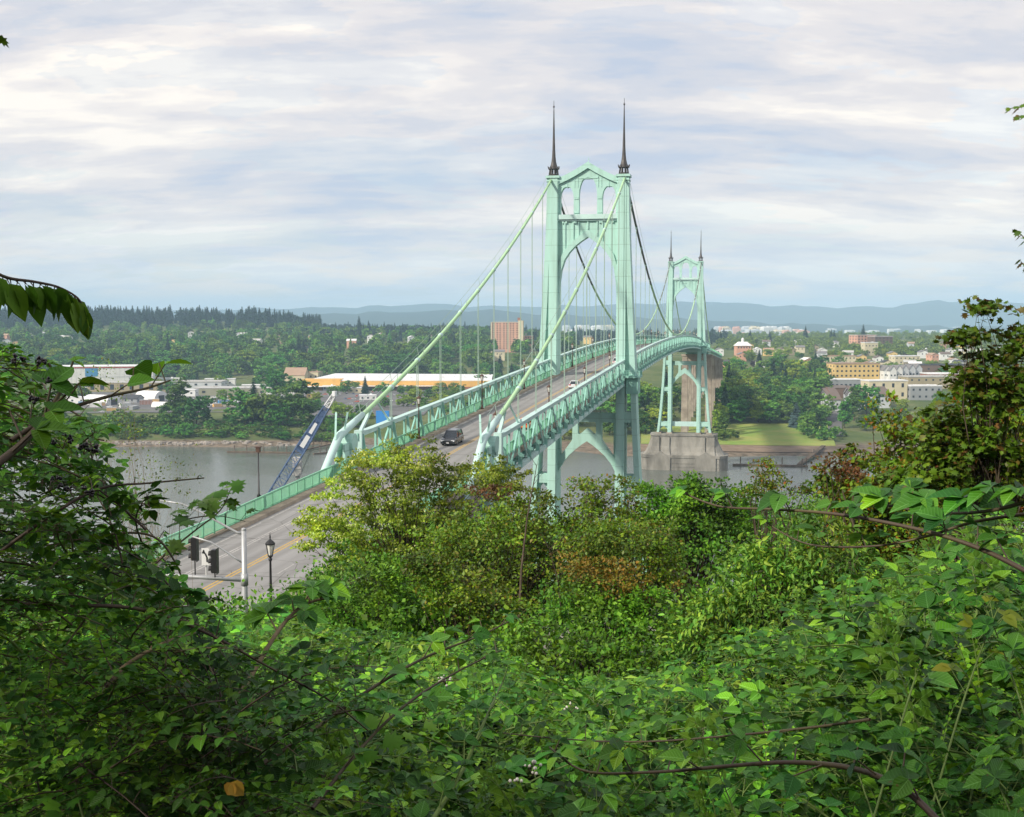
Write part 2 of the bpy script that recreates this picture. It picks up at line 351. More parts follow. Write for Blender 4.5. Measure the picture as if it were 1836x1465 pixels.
def ground():
    angs = list(np.arange(-36, 36.01, 0.3)) + list(np.arange(39, 325, 4.0))
    rad = [0.0]; x = 0.6
    while x < 600: rad.append(x); x *= 1.05
    while x < 900: rad.append(x); x += 6
    while x < 14000: rad.append(x); x *= 1.03
    n = len(angs); V = []; F = []
    for rr in rad:
        for a in angs:
            f = rr*math.cos(R(a)); r = rr*math.sin(R(a)); p = CAM+FW*f+RT*r; V.append((p.x, p.y, hgt(p.x, p.y)))
    for i in range(len(rad)-1):
        for j in range(n):
            k = (j+1) % n; F.append((i*n+j, i*n+k, (i+1)*n+k, (i+1)*n+j))
    m = bpy.data.materials.new('ground'); m.use_nodes = True; nt = m.node_tree; b = nt.nodes['Principled BSDF']; L = nt.links
    b.inputs['Roughness'].default_value = 0.95; b.inputs['Specular IOR Level'].default_value = 0.1
    tc = N(nt, 'ShaderNodeTexCoord'); sp = N(nt, 'ShaderNodeSeparateXYZ'); L.new(tc.outputs['Object'], sp.inputs[0])
    n1 = N(nt, 'ShaderNodeTexNoise'); n1.inputs['Scale'].default_value = 0.02; n1.inputs['Detail'].default_value = 8; n1.inputs['Roughness'].default_value = 0.7; L.new(tc.outputs['Object'], n1.inputs['Vector'])
    n2 = N(nt, 'ShaderNodeTexNoise'); n2.inputs['Scale'].default_value = 0.25; n2.inputs['Detail'].default_value = 6; L.new(tc.outputs['Object'], n2.inputs['Vector'])
    g = ramp(nt, [(0.3, (0.05, 0.085, 0.025)), (0.5, (0.10, 0.13, 0.04)), (0.7, (0.20, 0.19, 0.09))]); L.new(n1.outputs[0], g.inputs[0])
    d = ramp(nt, [(0.35, (0.10, 0.08, 0.055)), (0.65, (0.24, 0.19, 0.14))]); L.new(n2.outputs[0], d.inputs[0])
    # shore mud low down
    zz = math_(nt, 'ADD', sp.outputs[2], math_(nt, 'MULTIPLY', n2.outputs[0], 1.6))
    sr = ramp(nt, [(0.0, (1, 1, 1)), (0.5, (1, 1, 1)), (0.62, (0, 0, 0))]); L.new(math_(nt, 'DIVIDE', zz, 6.0, True), sr.inputs[0])
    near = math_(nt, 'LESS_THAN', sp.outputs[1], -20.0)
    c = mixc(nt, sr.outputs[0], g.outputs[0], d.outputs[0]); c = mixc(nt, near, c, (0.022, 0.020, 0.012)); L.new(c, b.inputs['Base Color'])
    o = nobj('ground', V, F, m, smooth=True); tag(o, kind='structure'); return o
ground()
def water():
    m = bpy.data.materials.new('river_water'); m.use_nodes = True; nt = m.node_tree; b = nt.nodes['Principled BSDF']; L = nt.links
    b.inputs['Base Color'].default_value = (0.12, 0.135, 0.115, 1); b.inputs['Roughness'].default_value = 0.12; b.inputs['IOR'].default_value = 1.33
    tc = N(nt, 'ShaderNodeTexCoord'); mp = N(nt, 'ShaderNodeMapping'); mp.inputs['Scale'].default_value = (0.5, 1.0, 1); L.new(tc.outputs['Object'], mp.inputs[0])
    n1 = N(nt, 'ShaderNodeTexNoise'); n1.inputs['Scale'].default_value = 0.45; n1.inputs['Detail'].default_value = 7; n1.inputs['Roughness'].default_value = 0.65; L.new(mp.outputs[0], n1.inputs['Vector'])
    n2 = N(nt, 'ShaderNodeTexNoise'); n2.inputs['Scale'].default_value = 0.018; n2.inputs['Detail'].default_value = 4; L.new(tc.outputs['Object'], n2.inputs['Vector'])
    rr = ramp(nt, [(0.35, (0.08,)*3), (0.65, (0.26,)*3)]); L.new(n2.outputs[0], rr.inputs[0]); L.new(rr.outputs[0], b.inputs['Roughness'])
    bp = N(nt, 'ShaderNodeBump'); bp.inputs['Strength'].default_value = 0.35; bp.inputs['Distance'].default_value = 0.5; L.new(n1.outputs[0], bp.inputs['Height']); L.new(bp.outputs[0], b.inputs['Normal'])
    mb = MB(); a = [wr(150, -6000), wr(150, 6000), wr(820, 6000), wr(820, -6000)]
    mb.v = [(p.x, p.y, 0.0) for p in a]; mb.f = [(0, 1, 2, 3)]
    tag(mb.build('river', m), kind='structure')
water()
# ================================================================ bridge
BR = empty('suspension_bridge', (0, 184, 0)); tag(BR, 'long mint green suspension bridge with pointed gothic arch towers crossing the river', 'bridge')
BOFF = Vector((0, -184, 0))
def bpart(mb, name, mat, parent=None, smooth=False):
    o = mb.build(name, mat, parent or BR, smooth)
    if parent is None: o.location = BOFF
    return o
XO = [(18, 14.0), (20, 13.7), (30, 12.6), (43, 11.6), (55, 10.95), (67, 10.45), (80, 9.75), (91, 9.2), (98, 8.95), (106.2, 8.85)]
HD = [(18, 3.9), (64, 2.5), (106.2, 1.5)]
def xo(z): return interp(z, XO)
def hd(z): return interp(z, HD)
def lancet(x0, x1, z0, zs, za, n=5):
    """outline of a pointed opening, spring zs, apex za"""
    xm = (x0+x1)/2; pts = [(x0, z0), (x1, z0), (x1, zs)]
    for i in range(1, n): t = i/n; pts.append((xm+(x1-xm)*math.cos(t*math.pi/2)**0.75, zs+(za-zs)*math.sin(t*math.pi/2)**1.15))
    pts.append((xm, za))
    for i in range(n-1, 0, -1): t = i/n; pts.append((xm-(x1-xm)*math.cos(t*math.pi/2)**0.75, zs+(za-zs)*math.sin(t*math.pi/2)**1.15))
    pts.append((x0, zs)); return pts
def xzp(sx=1, oy=0): return lambda a, b, t: (sx*a, t+oy, b)
def gable_z(x):       # roof line, concave sides
    u = 1-min(1, abs(x)/6.6); return 106.3+3.3*(u**1.25)
def make_tower():
    tw = MB()     # the portal webs between the legs
    xs = [i*0.55 for i in range(-12, 13)]
    out = [(-6.45, 97.6), (6.45, 97.6)]+[(x, gable_z(x)-1.1) for x in reversed(xs)]
    tw.plate([out, lancet(-1.95, 1.95, 98.0, 102.6, 106.4), lancet(-6.0, -3.1, 98.0, 102.0, 104.4), lancet(3.1, 6.0, 98.0, 102.0, 104.4)], xzp(), -0.8, 0.8)
    ins = [(6.45, 78.5), (6.3, 81.0), (6.1, 84.0), (5.75, 86.5), (5.0, 88.8), (4.0, 90.3), (2.8, 91.6), (1.4, 92.7), (0, 93.6)]
    arch = ins+[(-x, z) for x, z in reversed(ins[:-1])]
    tw.plate([[(-6.45, 97.4)]+[(-x, z+0.6) for x, z in ins]+[(x, z+0.6) for x, z in reversed(ins[:-1])]+[(6.45, 97.4)]], xzp(), -0.7, 0.7)
    root = bpart(tw, 'tower', MINT)
    g = MB()      # gable coping, arch band, cross beam, ribs
    g.plate([[(x, gable_z(x)-1.35) for x in xs]+[(x, gable_z(x)) for x in reversed(xs)]], xzp(), -1.3, 1.3)
    g.box((0, 0, 110.0), (0.12, 0.12, 1.2)); bpart(g, 'gable', MINT, root)
    a = MB()
    outer = [(6.45, 82.5), (6.4, 84.5), (6.35, 87.4), (5.6, 89.9), (4.5, 91.5), (3.1, 92.9), (1.5, 94.1), (0, 95.2)]
    ol = outer+[(-x, z) for x, z in reversed(outer[:-1])]
    a.plate([arch+[(x, z) for x, z in reversed(ol)]], xzp(), -1.15, 1.15); bpart(a, 'arch_rib', MINT, root)
    c = MB(); c.box((0, 0, 97.9), (12.9, 3.0, 1.0)); c.box((0, 0, 97.2), (12.9, 2.3, 0.35)); bpart(c, 'cross_beam', MINTL, root)
    r = MB()
    for x, zb in ((-5.0, 89.8), (-3.2, 92.8), (-2.0, 93.8), (0, 95.2), (2.0, 93.8), (3.2, 92.8), (5.0, 89.8)):
        r.box((x, 0, (zb+97.1)/2), (0.28, 1.9, 97.1-zb))
    for x in (-5.4, -5.0+0.3, -2.9, -2.6, 2.6, 2.9, 4.7, 5.4): r.box((x, 0, 96.8), (0.35, 2.15, 0.5))
    for x in (-2.9, -2.2, 2.2, 2.9, -4.5, 4.5): r.box((x, 0, (105+gable_z(x))/2-0.9), (0.12, 1.8, gable_z(x)-105.2))
    for s in (-1, 1): r.box((s*2.52, 0, 101.8), (0.9, 1.85, 0.18)); r.box((s*2.52, 0, 98.8), (0.8, 1.9, 0.18))
    r.plate([[(-2.3, 106.05), (2.3, 106.05), (2.3, 106.25), (-2.3, 106.25)]], xzp(), -0.9, 0.9)
    bpart(r, 'mullion', MINT, root)
    for s in (-1, 1):
        l = MB(); zs = [18.2, 20, 30, 43, 55, 67, 80, 91, 98, 106.2]
        def loft(xa, xb, hk=1.0, z0=0, z1=200, yo=0):
            zz = [z for z in zs if z0 <= z <= z1]
            for za, zb in zip(zz, zz[1:]):
                P = []
                for z in (za, zb):
                    h = hd(z)*hk; A, B = xa(z), xb(z); A, B = (A, B) if s > 0 else (-B, -A); P += [(A, -h, z), (B, -h, z), (B, h, z), (A, h, z)]
                l.hexa(P)
        loft(lambda z: 6.4, lambda z: 8.35)                      # inner post
        loft(lambda z: 6.55, lambda z: 7.9, 1.06)                 # raised face panel
        loft(lambda z: xo(z)-1.15 if z < 84 else 8.3, xo, 0.94)   # raking outer post
        for za, zb in ((60.3, 106.0), (53.6, 56.0), (40.2, 42.2), (22.0, 24.3)):
            w0, w1 = xo(za)-1.1, xo(zb)-1.1; q = 1.6
            if zb > 100:
                q = 1.3; pts = [(8.3, za)]+[((8.3+w0)/2, za+1.8)]+[(w0, za)]+[(xo(z)-1.1, z) for z in (67, 80, 91, 106)]+[(8.3, 106)]
            else: pts = [(8.3, za-q), ((8.3+w0)/2, za), (w0+0.15, za-q), (w1, zb), (8.3, zb)]
            l.plate([pts], xzp(s), -hd(za)*0.55, hd(za)*0.55)
            if zb < 100: l.plate([[(8.28, za+.06), (w0, za+.06), (w1, zb-.07), (8.28, zb-.07)]], xzp(s), -hd(za)*0.8, hd(za)*0.8)
        l.box((s*7.6, 0, 106.5), (3.0, 3.6, 0.5)); l.box((s*7.6, 0, 105.6), (2.7, 3.2, 0.25)); l.box((s*7.6, 0, 104.9), (2.6, 3.12, 0.12))
        leg = bpart(l, 'leg', MINT, root)
        b = MB()
        for a_, b_, dd in (((-1.9, -3.1), (4.2, -3.1), 0), ((4.2, -3.1), (4.2, 3.1), 0)): pass
        b.box((s*9.9, 0, 63.6), (3.4, 7.2, 0.5)); b.box((s*9.9, 0, 61.6), (2.6, 5.4, 3.4))
        for yy in (-3.4, 3.4):
            b.box((s*9.9, yy, 64.9), (3.3, 0.08, 0.08)); b.box((s*9.9, yy, 64.4), (3.3, 0.06, 0.06))
            for k in range(8): b.box((s*(8.4+k*0.43), yy, 64.4), (0.06, 0.06, 1.1))
        for k in range(15): b.box((s*11.5, -3.4+k*0.486, 64.4), (0.06, 0.06, 1.1))
        b.box((s*11.5, 0, 64.9), (0.08, 6.9, 0.08))
        bpart(b, 'balcony', MINTD, root)
        sp = MB(); sp.lathe((s*7.6, 0, 106.7), [(1.35, 0), (1.35, 0.25), (1.0, 0.3), (1.0, 0.5)], 8, True)
        for k in range(8):
            t = math.pi*2*k/8+math.pi/8; sp.beam((s*7.6+1.0*math.cos(t), math.sin(t), 107.1), (s*7.6+0.75*math.cos(t), 0.75*math.sin(t), 108.8), 0.22)
        sp.lathe((s*7.6, 0, 108.3), [(1.2, 0), (1.02, 0.3), (0.72, 0.75), (0.52, 1.6), (0.40, 2.6), (0.31, 4.2), (0.24, 6.5), (0.17, 9.5), (0.11, 12.2), (0.07, 13.2), (0.045, 14.6)], 8)
        sp.lathe((s*7.6, 0, 121.4), [(0.05, 0), (0.2, 0.1), (0.2, 0.3), (0.05, 0.5)], 8)
        for k in range(8):
            t = math.pi*2*k/8+math.pi/8; sp.beam((s*7.6+1.12*math.cos(t), 1.12*math.sin(t), 108.2), (s*7.6+1.3*math.cos(t), 1.3*math.sin(t), 108.9), 0.12)
        bpart(sp, 'spire', SPIRE, root)
    lo = MB()
    ins = [(6.45, 42.3), (6.0, 43.3), (5.2, 44.7), (4.0, 46.2), (2.6, 47.5), (1.2, 48.6), (0, 49.4)]
    loopo = ins+[(-x, z) for x, z in reversed(ins[:-1])]+[(-6.45, 55.6), (6.45, 55.6)]
    hole = [(3.5, 53.6), (5.5, 53.6), (5.85, 53.3), (5.85, 46.3), (5.5, 46.5), (3.4, 49.4), (3.2, 49.9), (3.2, 53.3)]
    heart = [(-1.75, 53.6), (1.75, 53.6), (2.0, 53.3), (2.0, 51.2), (1.7, 50.9), (1.3, 51.1), (0.3, 52.0), (0, 52.1), (-0.3, 52.0), (-1.3, 51.1), (-1.7, 50.9), (-2.0, 51.2), (-2.0, 53.3)]
    lo.plate([loopo, hole, [(-x, z) for x, z in hole], heart], xzp(), -1.0, 1.0)
    bpart(lo, 'lower_arch', MINT, root)
    st = MB(); st.box((0, 0, 23.1), (12.9, 3.4, 2.3)); bpart(st, 'strut', MINTL, root)
    st = MB(); st.box((0, 0, 61.0), (13.2, 3.0, 1.6)); bpart(st, 'strut', MINTL, root)
    return root
TW = make_tower(); TW.location = BOFF
TW2 = copy_tree(TW, BR); TW2.location = (0, 184, 0)
for s_, t_ in ((TW, 'nearer, taller looking mint tower with two dark spires'), (TW2, 'farther mint tower standing on the concrete pier in the river')): s_['label'] = t_
# ---- piers
def make_pier(Y):
    p = MB()
    def ring(hx, hy, z, ch=2.5): return [(-hx+ch, -hy, z), (hx-ch, -hy, z), (hx, -hy+ch, z), (hx, hy-ch, z), (hx-ch, hy, z), (-hx+ch, hy, z), (-hx, hy-ch, z), (-hx, -hy+ch, z)]
    prof = [(22.6, 10.2, -6, 4.0), (22.3, 10.0, 6.2, 4.0), (22.6, 10.3, 6.3, 4.0), (22.6, 10.3, 7.6, 4.0), (20.8, 8.6, 7.7, 3), (19.6, 7.4, 9.2, 2.5), (18.4, 6.6, 11.6, 2), (17.4, 6.1, 14.2, 2), (16.8, 5.8, 17.2, 2), (17.2, 6.2, 17.3, 2), (17.2, 6.2, 18.2, 2), (15.5, 5.0, 18.3, 1.5)]
    for hx, hy, z, ch in prof: p.v += ring(hx, hy, z, ch)
    for i in range(len(prof)-1):
        for k in range(8): k2 = (k+1) % 8; p.f.append((i*8+k, i*8+k2, (i+1)*8+k2, (i+1)*8+k))
    b = (len(prof)-1)*8; p.f.append(tuple(b+k for k in range(8)))
    root = bpart(p, 'pier', CONC); root.location = BOFF+Vector((0, Y, 0))
    d = MB()
    for s in (-1, 1):        # flared buttresses and gabled blocks under the legs
        for x, w in ((s*9.0, 4.0), (s*14.0, 3.6)):
            for sy in (-1, 1):
                prev = None
                for z, e, ww in ((7.7, 9.7, w*1.35), (9.5, 8.2, w*1.1), (12, 7.25, w), (16.6, 6.75, w), (17.0, 6.9, w)):
                    q = [(x-ww/2, sy*4, z), (x+ww/2, sy*4, z), (x+ww/2, sy*e, z), (x-ww/2, sy*e, z)]
                    if prev: d.hexa(prev+q)
                    prev = q
        for sy in (-1, 1):
            d.plate([[(s*11.5-5.2, -3), (s*11.5+5.2, -3), (s*11.5+5.2, 6.6), (s*11.5+3.4, 7.6), (s*11.5, 9.6), (s*11.5-3.4, 7.6), (s*11.5-5.2, 6.6)]], lambda a, b_, t: (a, sy*t, b_), 8.5, 10.75)
        d.box((s*15.8, 0, 12.8), (2.2, 9.0, 9.0))
    for z in (1.8, 3.6): d.box((0, 0, z), (36.6, 20.5, 0.25))
    bpart(d, 'buttress', CONC, root)
    for s in (-1, 1):
        for x in (7.4, 12.9):
            f = MB(); f.box((s*x, 0, 18.55), (2.8, 8.4, 0.8)); bpart(f, 'leg_footing', CONCL, root)
    return root
make_pier(0); make_pier(368)
# ---- deck, sidewalks, stringers
def ysteps(a, b, s):
    n = max(1, int(round((b-a)/s))); return [a+(b-a)*i/n for i in range(n+1)]
def sweep(mb, prof, Ys, dz=0.0, xs=1):
    """prof: closed loop of (x, z) swept along the bridge, z relative to the deck"""
    b = len(mb.v); n = len(prof)
    for Y in Ys:
        for x, z in prof: mb.v.append((x*xs, Y, zd(Y)+z+dz))
    for i in range(len(Ys)-1):
        for k in range(n): k2 = (k+1) % n; mb.f.append((b+i*n+k, b+i*n+k2, b+(i+1)*n+k2, b+(i+1)*n+k))
    mb.f.append(tuple(b+k for k in range(n))); mb.f.append(tuple(b+(len(Ys)-1)*n+k for k in range(n))[::-1]); return mb
ALLY = ysteps(-168, 800, 8)
d = MB(); sweep(d, [(-7.7, -0.45), (7.7, -0.45), (7.7, -0.03), (-7.7, -0.03)], ALLY); bpart(d, 'deck_slab', CONCL)
fr = MB()
for Y in ysteps(-131, 499, 6.1):
    z = zd(Y); fr.box((0, Y, z-1.3), (15.0, 0.4, 1.6))
for x in (-4.5, -1.5, 1.5, 4.5): sweep(fr, [(x-.15, -0.9), (x+.15, -0.9), (x+.15, -0.46), (x-.15, -0.46)], ysteps(-131, 499, 12))
for s in (-1, 1): sweep(fr, [(s*6.6-.3, -1.9), (s*6.6+.3, -1.9), (s*6.6+.3, -1.6), (s*6.6-.3, -1.6)], ysteps(-131, 499, 12))
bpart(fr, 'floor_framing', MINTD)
ap = MB()
for x in (-6.6, -2.2, 2.2, 6.6): sweep(ap, [(x-.3, -3.0), (x+.3, -3.0), (x+.3, -0.46), (x-.3, -0.46)], ysteps(499, 800, 12))
for Y in ysteps(499, 800, 9): ap.box((0, Y, zd(Y)-1.6), (13, 0.3, 2.2))
for s in (-1, 1): sweep(ap, [(s*7.75-.1, -0.9), (s*7.75+.1, -0.9), (s*7.75+.1, 0.0), (s*7.75-.1, 0.0)], ysteps(499, 800, 12))
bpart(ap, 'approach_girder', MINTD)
for s in (-1, 1):
    w = MB(); sweep(w, [(s*6.15, -0.02), (s*7.6, -0.02), (s*7.6, 0.22), (s*6.3, 0.22)] if s > 0 else [(s*7.6, -0.02), (s*6.15, -0.02), (s*6.3, 0.22), (s*7.6, 0.22)], ALLY)
    bpart(w, 'sidewalk', WALKC)
# ---- railings
def rail_sections(s):
    rp = MB(); x = s*7.35
    for a, b in ((-168, -2.4), (2.4, 365.6), (370.4, 800)):
        Ys = ysteps(a, b, 6.1)
        for z0, z1, w in ((1.42, 1.54, 0.12), (0.30, 0.38, 0.07), (0.22, 0.26, 0.14)): sweep(rp, [(x-w/2, z0), (x+w/2, z0), (x+w/2, z1), (x-w/2, z1)], Ys)
        for Y in ysteps(a, b, 2.03 if a < 0 else 3.05): rp.box((x, Y, zd(Y)+0.82), (0.14, 0.14, 1.25))
    o = bpart(rp, 'railing', RAILG)
    pk = MB()
    Y = -168
    while Y < 560:
        st, w = (0.13, 0.045) if Y < -95 else ((0.26, 0.09) if Y < 100 else (0.7, 0.25))
        if not (abs(Y) < 2.4 or abs(Y-368) < 2.4): pk.box((x, Y, zd(Y)+0.88), (0.03, w, 1.08))
        Y += st
    bpart(pk, 'picket_panel', RAILG, o)
    return o
for s in (-1, 1): rail_sections(s)
# ---- stiffening trusses
TOPZ, DEP = 3.7, 5.6
def nodes():
    n = ysteps(-131, 0, 11.9)[:-1]+ysteps(0, 368, 12.27)[:-1]+ysteps(368, 499, 11.9); return n
ND = nodes()
def truss(s):
    x = s*8.05; ch = MB(); seg = []
    for a, b in ((-131, -2.2), (2.2, 365.8), (370.2, 499)):
        Ys = ysteps(a, b, 6.1)
        for z0, z1, w in ((TOPZ-.5, TOPZ, .62), (TOPZ-DEP, TOPZ-DEP+.5, .62), (TOPZ-.06, TOPZ+.02, .8)): sweep(ch, [(x-w/2, z0), (x+w/2, z0), (x+w/2, z1), (x-w/2, z1)], Ys)
    root = bpart(ch, 'stiffening_truss', MINTL)
    nf_ = 0; rest = MB()
    for i in range(len(ND)-1):
        wb = MB(); la = MB()
        a, b = ND[i], ND[i+1]; m = (a+b)/2
        za, zb, zm = zd(a), zd(b), zd(m); t = TOPZ-.3; bo = TOPZ-DEP+.25
        # laced strut leaning forward to the bottom node, plain strut on the other side
        for o in (-.17, .17): la.beam((x, a+o, za+t), (x, m+o*0.8, zm+bo), .09, .3)
        A = Vector((x, a, za+t)); B = Vector((x, m, zm+bo))
        for k in range(9): p = A.lerp(B, (k+.5)/9); la.box(tuple(p), (.2, .42, .1))
        wb.beam((x, b, zb+t), (x, m, zm+bo), .2, .3)
        wb.box((x, m, zm+(t+bo)/2), (.22, .26, t-bo))
        wb.box((x, a, za+(t+bo)/2), (.24, .28, t-bo))
        wb.box((x, a, za+t-.2), (.14, 1.3, .8)); wb.box((x, m, zm+bo+.2), (.14, 1.3, .8)); wb.box((x, m, zm+t-.25), (.14, .7, .5))
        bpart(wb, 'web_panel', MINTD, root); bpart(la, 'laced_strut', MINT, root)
        for Y in (a, m):
            z = zd(Y); fn = MB() if nf_ < 100 else rest
            fn.plate([[(7.72, t+.1), (7.5, t+.1), (7.25, 1.6), (6.9, .2), (6.2, -.5), (6.2, -1.7), (7.72, -1.7)]], lambda p, q, tt: (s*p, Y+tt, z+q), -.07, .07)
            fn.box((s*7.3, Y, z-.6), (1.1, .5, .12)); fn.box((s*8.3, Y, z-.9), (.3, .2, 1.8))
            fn.box((s*8.42, Y, z-.35), (.5, .35, .35))
            if nf_ < 100: bpart(fn, 'bracket', MINTD, root)
            nf_ += 1
    bpart(rest, 'bracket', MINTD, root)['kind'] = 'stuff'
for s in (-1, 1): truss(s)
# ---- cables
def zc(Y):
    if Y < -138: return 62.9-(-138-Y)*0.70
    if Y < 0: u = -Y/138.0; return 106.4+(62.9-106.4)*u-4*3.6*u*(1-u)
    if Y <= 368: u = Y/368.0; return 106.4-4*(106.4-70.9)*u*(1-u)
    u = (Y-368)/138.0; return 106.4+(60.4-106.4)*u-4*3.6*u*(1-u)
CX = 7.95
for s in (-1, 1):
    Ya = ysteps(-138, 0, 4)
    side = MB(); side.tube([(s*CX, Y, zc(Y)) for Y in Ya], .26, 8); root = bpart(side, 'main_cable', CABLE, None, True)
    an = MB(); an.tube([(s*CX, Y, zc(Y)) for Y in (-138, -150, -166, -186)], .34, 10); bpart(an, 'anchor_cable', CABLE, root, True)
    mc = MB(); mc.tube([(s*CX, Y, zc(Y)) for Y in ysteps(0, 66, 4)], .27, 8); mc.tube([(s*CX, Y, zc(Y)) for Y in ysteps(302, 368, 4)], .27, 8); bpart(mc, 'dark_cable', CABLED, root, True)  # both upper runs of the main span take a darker colour than the sag
    m2 = MB(); m2.tube([(s*CX, Y, zc(Y)) for Y in ysteps(66, 302, 4)], .29, 8); m2.tube([(s*CX, Y, zc(Y)) for Y in ysteps(368, 506, 4)], .27, 8); bpart(m2, 'green_cable', CABLE, root, True)
    for Y in ND:
        if Y < -130 or abs(Y) < 3 or abs(Y-368) < 3 or Y > 498: continue
        e = .35; cl = MB(); cl.tube([(s*CX, Y-e, zc(Y-e)), (s*CX, Y+e, zc(Y+e))], .34, 8); bpart(cl, 'cable_clamp', MINTL, root, True)
    hr = MB()
    for o in (-.5, .5):
        hr.tube([(s*CX+o, Y, zc(Y)+1.3) for Y in Ya[1:-1]], .035, 4)
        hr.tube([(s*CX+o, Y, zc(Y)+1.3) for Y in ysteps(6, 362, 8)], .03, 4)
        for Y in Ya[2:-1:3]: hr.beam((s*CX+o*.6, Y, zc(Y)+.2), (s*CX+o, Y, zc(Y)+1.3), .05)
    bpart(hr, 'hand_rope', ROPE, root)
    # splay saddle sleeve at the end of the side span
    sl = MB(); sl.tube([(s*CX, Y, zc(Y)+.05) for Y in (-146, -141, -138, -134, -130)], [.36, .42, .46, .42, .33], 10); bpart(sl, 'saddle_sleeve', MINTL, root, True)
    hn = [Y for Y in ND if not (Y < -125 or abs(Y) < 3 or abs(Y-368) < 3 or Y > 495)]
    for Y in hn:
        if zc(Y)-zd(Y)-TOPZ < .6: continue
        h = MB()
        for oy in (-.32, .32):
            h.tube([(s*CX, Y+oy, zc(Y)), (s*CX, Y+oy, zd(Y)+TOPZ-.3)], .042 if Y < 30 else .036, 5)
        bpart(h, 'hanger', ROPE)
    # bent (support) at the end of the side span
    bt = MB()
    for Y, tp in ((-136.5, 61.6),):
        for ox in (-.45, .45): bt.beam((s*CX+ox, Y+.2, 46), (s*CX+ox, Y-.6, tp+.4), .28, 1.5)
        for k in range(8): bt.box((s*CX, Y, 48+k*1.75), (.9, .9, .3))
    bt.beam((s*CX, -139.2, 62.6), (s*CX-.5, -137.5, 65.4), .2); bt.beam((s*CX, -136.8, 62.6), (s*CX+.5, -136.6, 65.4), .2)
    bt.box((s*CX, -135.2, 61.4), (1.5, 2.0, 1.3))
    bt.tube([(s*(CX-.9), -135.4, 62.0), (s*(CX+.9), -135.4, 62.0)], 1.0, 14)
    bpart(bt, 'cable_bent', MINT)
    pr = MB(); pr.beam((s*8.05, -131, zd(-131)+TOPZ-.2), (s*CX, -127, zc(-127)-.3), .35); pr.beam((s*8.05, -119.3, zd(-119)+TOPZ-.2), (s*CX, -124.5, zc(-124)-.3), .18)
    pr.box((s*8.05, -131, zd(-131)+1), (.9, 1.0, 5.8)); pr.box((s*8.05, -119.2, zd(-119)+TOPZ), (.5, 1.0, .7)); bpart(pr, 'end_post', MINTL)
# ---- end pier and concrete approach piers
def approach_pier(Y, w0=7.4, dy=1.7, cl=2.3):
    top = zd(Y)-3.05; g = max(2.0, hgt(0, Y))-1.5 if Y > 0 else 40
    m = MB(); H = top-g
    for s in (-1, 1):
        P = []
        for z, k in ((g, 1.35), (top-1.2, 1.0)): P += [(s*w0-cl*k/2, Y-dy*k/2*1.2, z), (s*w0+cl*k/2, Y-dy*k/2*1.2, z), (s*w0+cl*k/2, Y+dy*k/2*1.2, z), (s*w0-cl*k/2, Y+dy*k/2*1.2, z)]
        m.hexa(P); m.box((s*w0, Y, g+.5), (cl*1.8, dy*2, 3))
    r_ = min(H*.34, 13); ins = [(w0-cl*.55, top-1.3-r_), (w0-cl*.62, top-1.3-r_*.62), (w0*.55, top-1.3-r_*.34), (w0*.28, top-1.3-r_*.2), (0, top-1.3-r_*.1)]
    lp = ins+[(-x, z) for x, z in reversed(ins[:-1])]+[(-w0, top-1.2), (w0, top-1.2)]
    m.plate([lp], lambda a, b, t: (a, Y+t, b), -dy*.4, dy*.4)
    m.box((0, Y, top-.6), (2*w0+cl+1.2, dy*1.5, 1.1))
    bpart(m, 'approach_pier', CONCL)
for k, Y in enumerate([499]+[499+28*i for i in range(1, 11)]): approach_pier(Y, dy=2.6 if k == 0 else 1.6, cl=3.2 if k == 0 else 2.1)
for Y in (-131,):
    m = MB()
    for s in (-1, 1): m.box((s*7.6, Y+1.5, 45), (2.4, 2.6, 22)); m.box((s*7.6, Y+1.5, 56.2), (3.0, 3.0, .8))
    m.plate([[(-6.5, 44), (6.5, 44), (6.5, 54), (-6.5, 54)], lancet(-4.5, 4.5, 44.5, 47, 51.5)], lambda a, b, t: (a, Y+1.5+t, b), -.6, .6)
    bpart(m, 'end_pier', MINT)
ab = MB(); ab.box((0, -150, 51.5), (15.0, 24, 11.5)); bpart(ab, 'abutment', CONCL)
# ---- road surface and markings
def strip(name, mat, x0, x1, Ys, dz, kind='structure', on=True):
    m = MB(); b = 0
    for Y in Ys: m.v += [(x0, Y, zd(Y)+dz), (x1, Y, zd(Y)+dz)]
    for i in range(len(Ys)-1): m.f.append((2*i, 2*i+1, 2*i+3, 2*i+2))
    return m
rd = strip('road', ASPH, -6.2, 6.2, ALLY, 0.0)
YA = ysteps(-330, -168, 9); b = len(rd.v)
for Y in YA: rd.v += [(-7.6-max(0, (-200-Y))*.05, Y, zd(Y)), (9.0+max(0, (-185-Y))*.25, Y, zd(Y))]
for i in range(len(YA)-1): rd.f.append((b+2*i, b+2*i+1, b+2*i+3, b+2*i+2))
tag(rd.build('road', ASPH), kind='structure')
ym = MB()
for o in (-.17, .17):
    t = strip('', YEL, o-.065, o+.065, ysteps(-215, 800, 6), .005); k = len(ym.v); ym.v += t.v; ym.f += [tuple(i+k for i in f) for f in t.f]
tag(ym.build('yellow_road_line', YEL), kind='structure')
wm = MB()
def addstrip(x0, x1, a, b):
    t = strip('', WHM, x0, x1, ysteps(a, b, 6), .005); k = len(wm.v); wm.v += t.v; wm.f += [tuple(i+k for i in f) for f in t.f]
Y = -200
while Y < 500:
    if Y < -148: addstrip(-3.15, -3.0, Y, Y+8.9)
    else: addstrip(-3.1, -3.0, Y, Y+3)
    addstrip(3.0, 3.1, Y, Y+3); Y += 9
addstrip(-5.75, -5.65, -200, -110); addstrip(-3.45, -3.32, -200, -150)
tag(wm.build('white_road_line', WHM), kind='structure')
sw = MB()
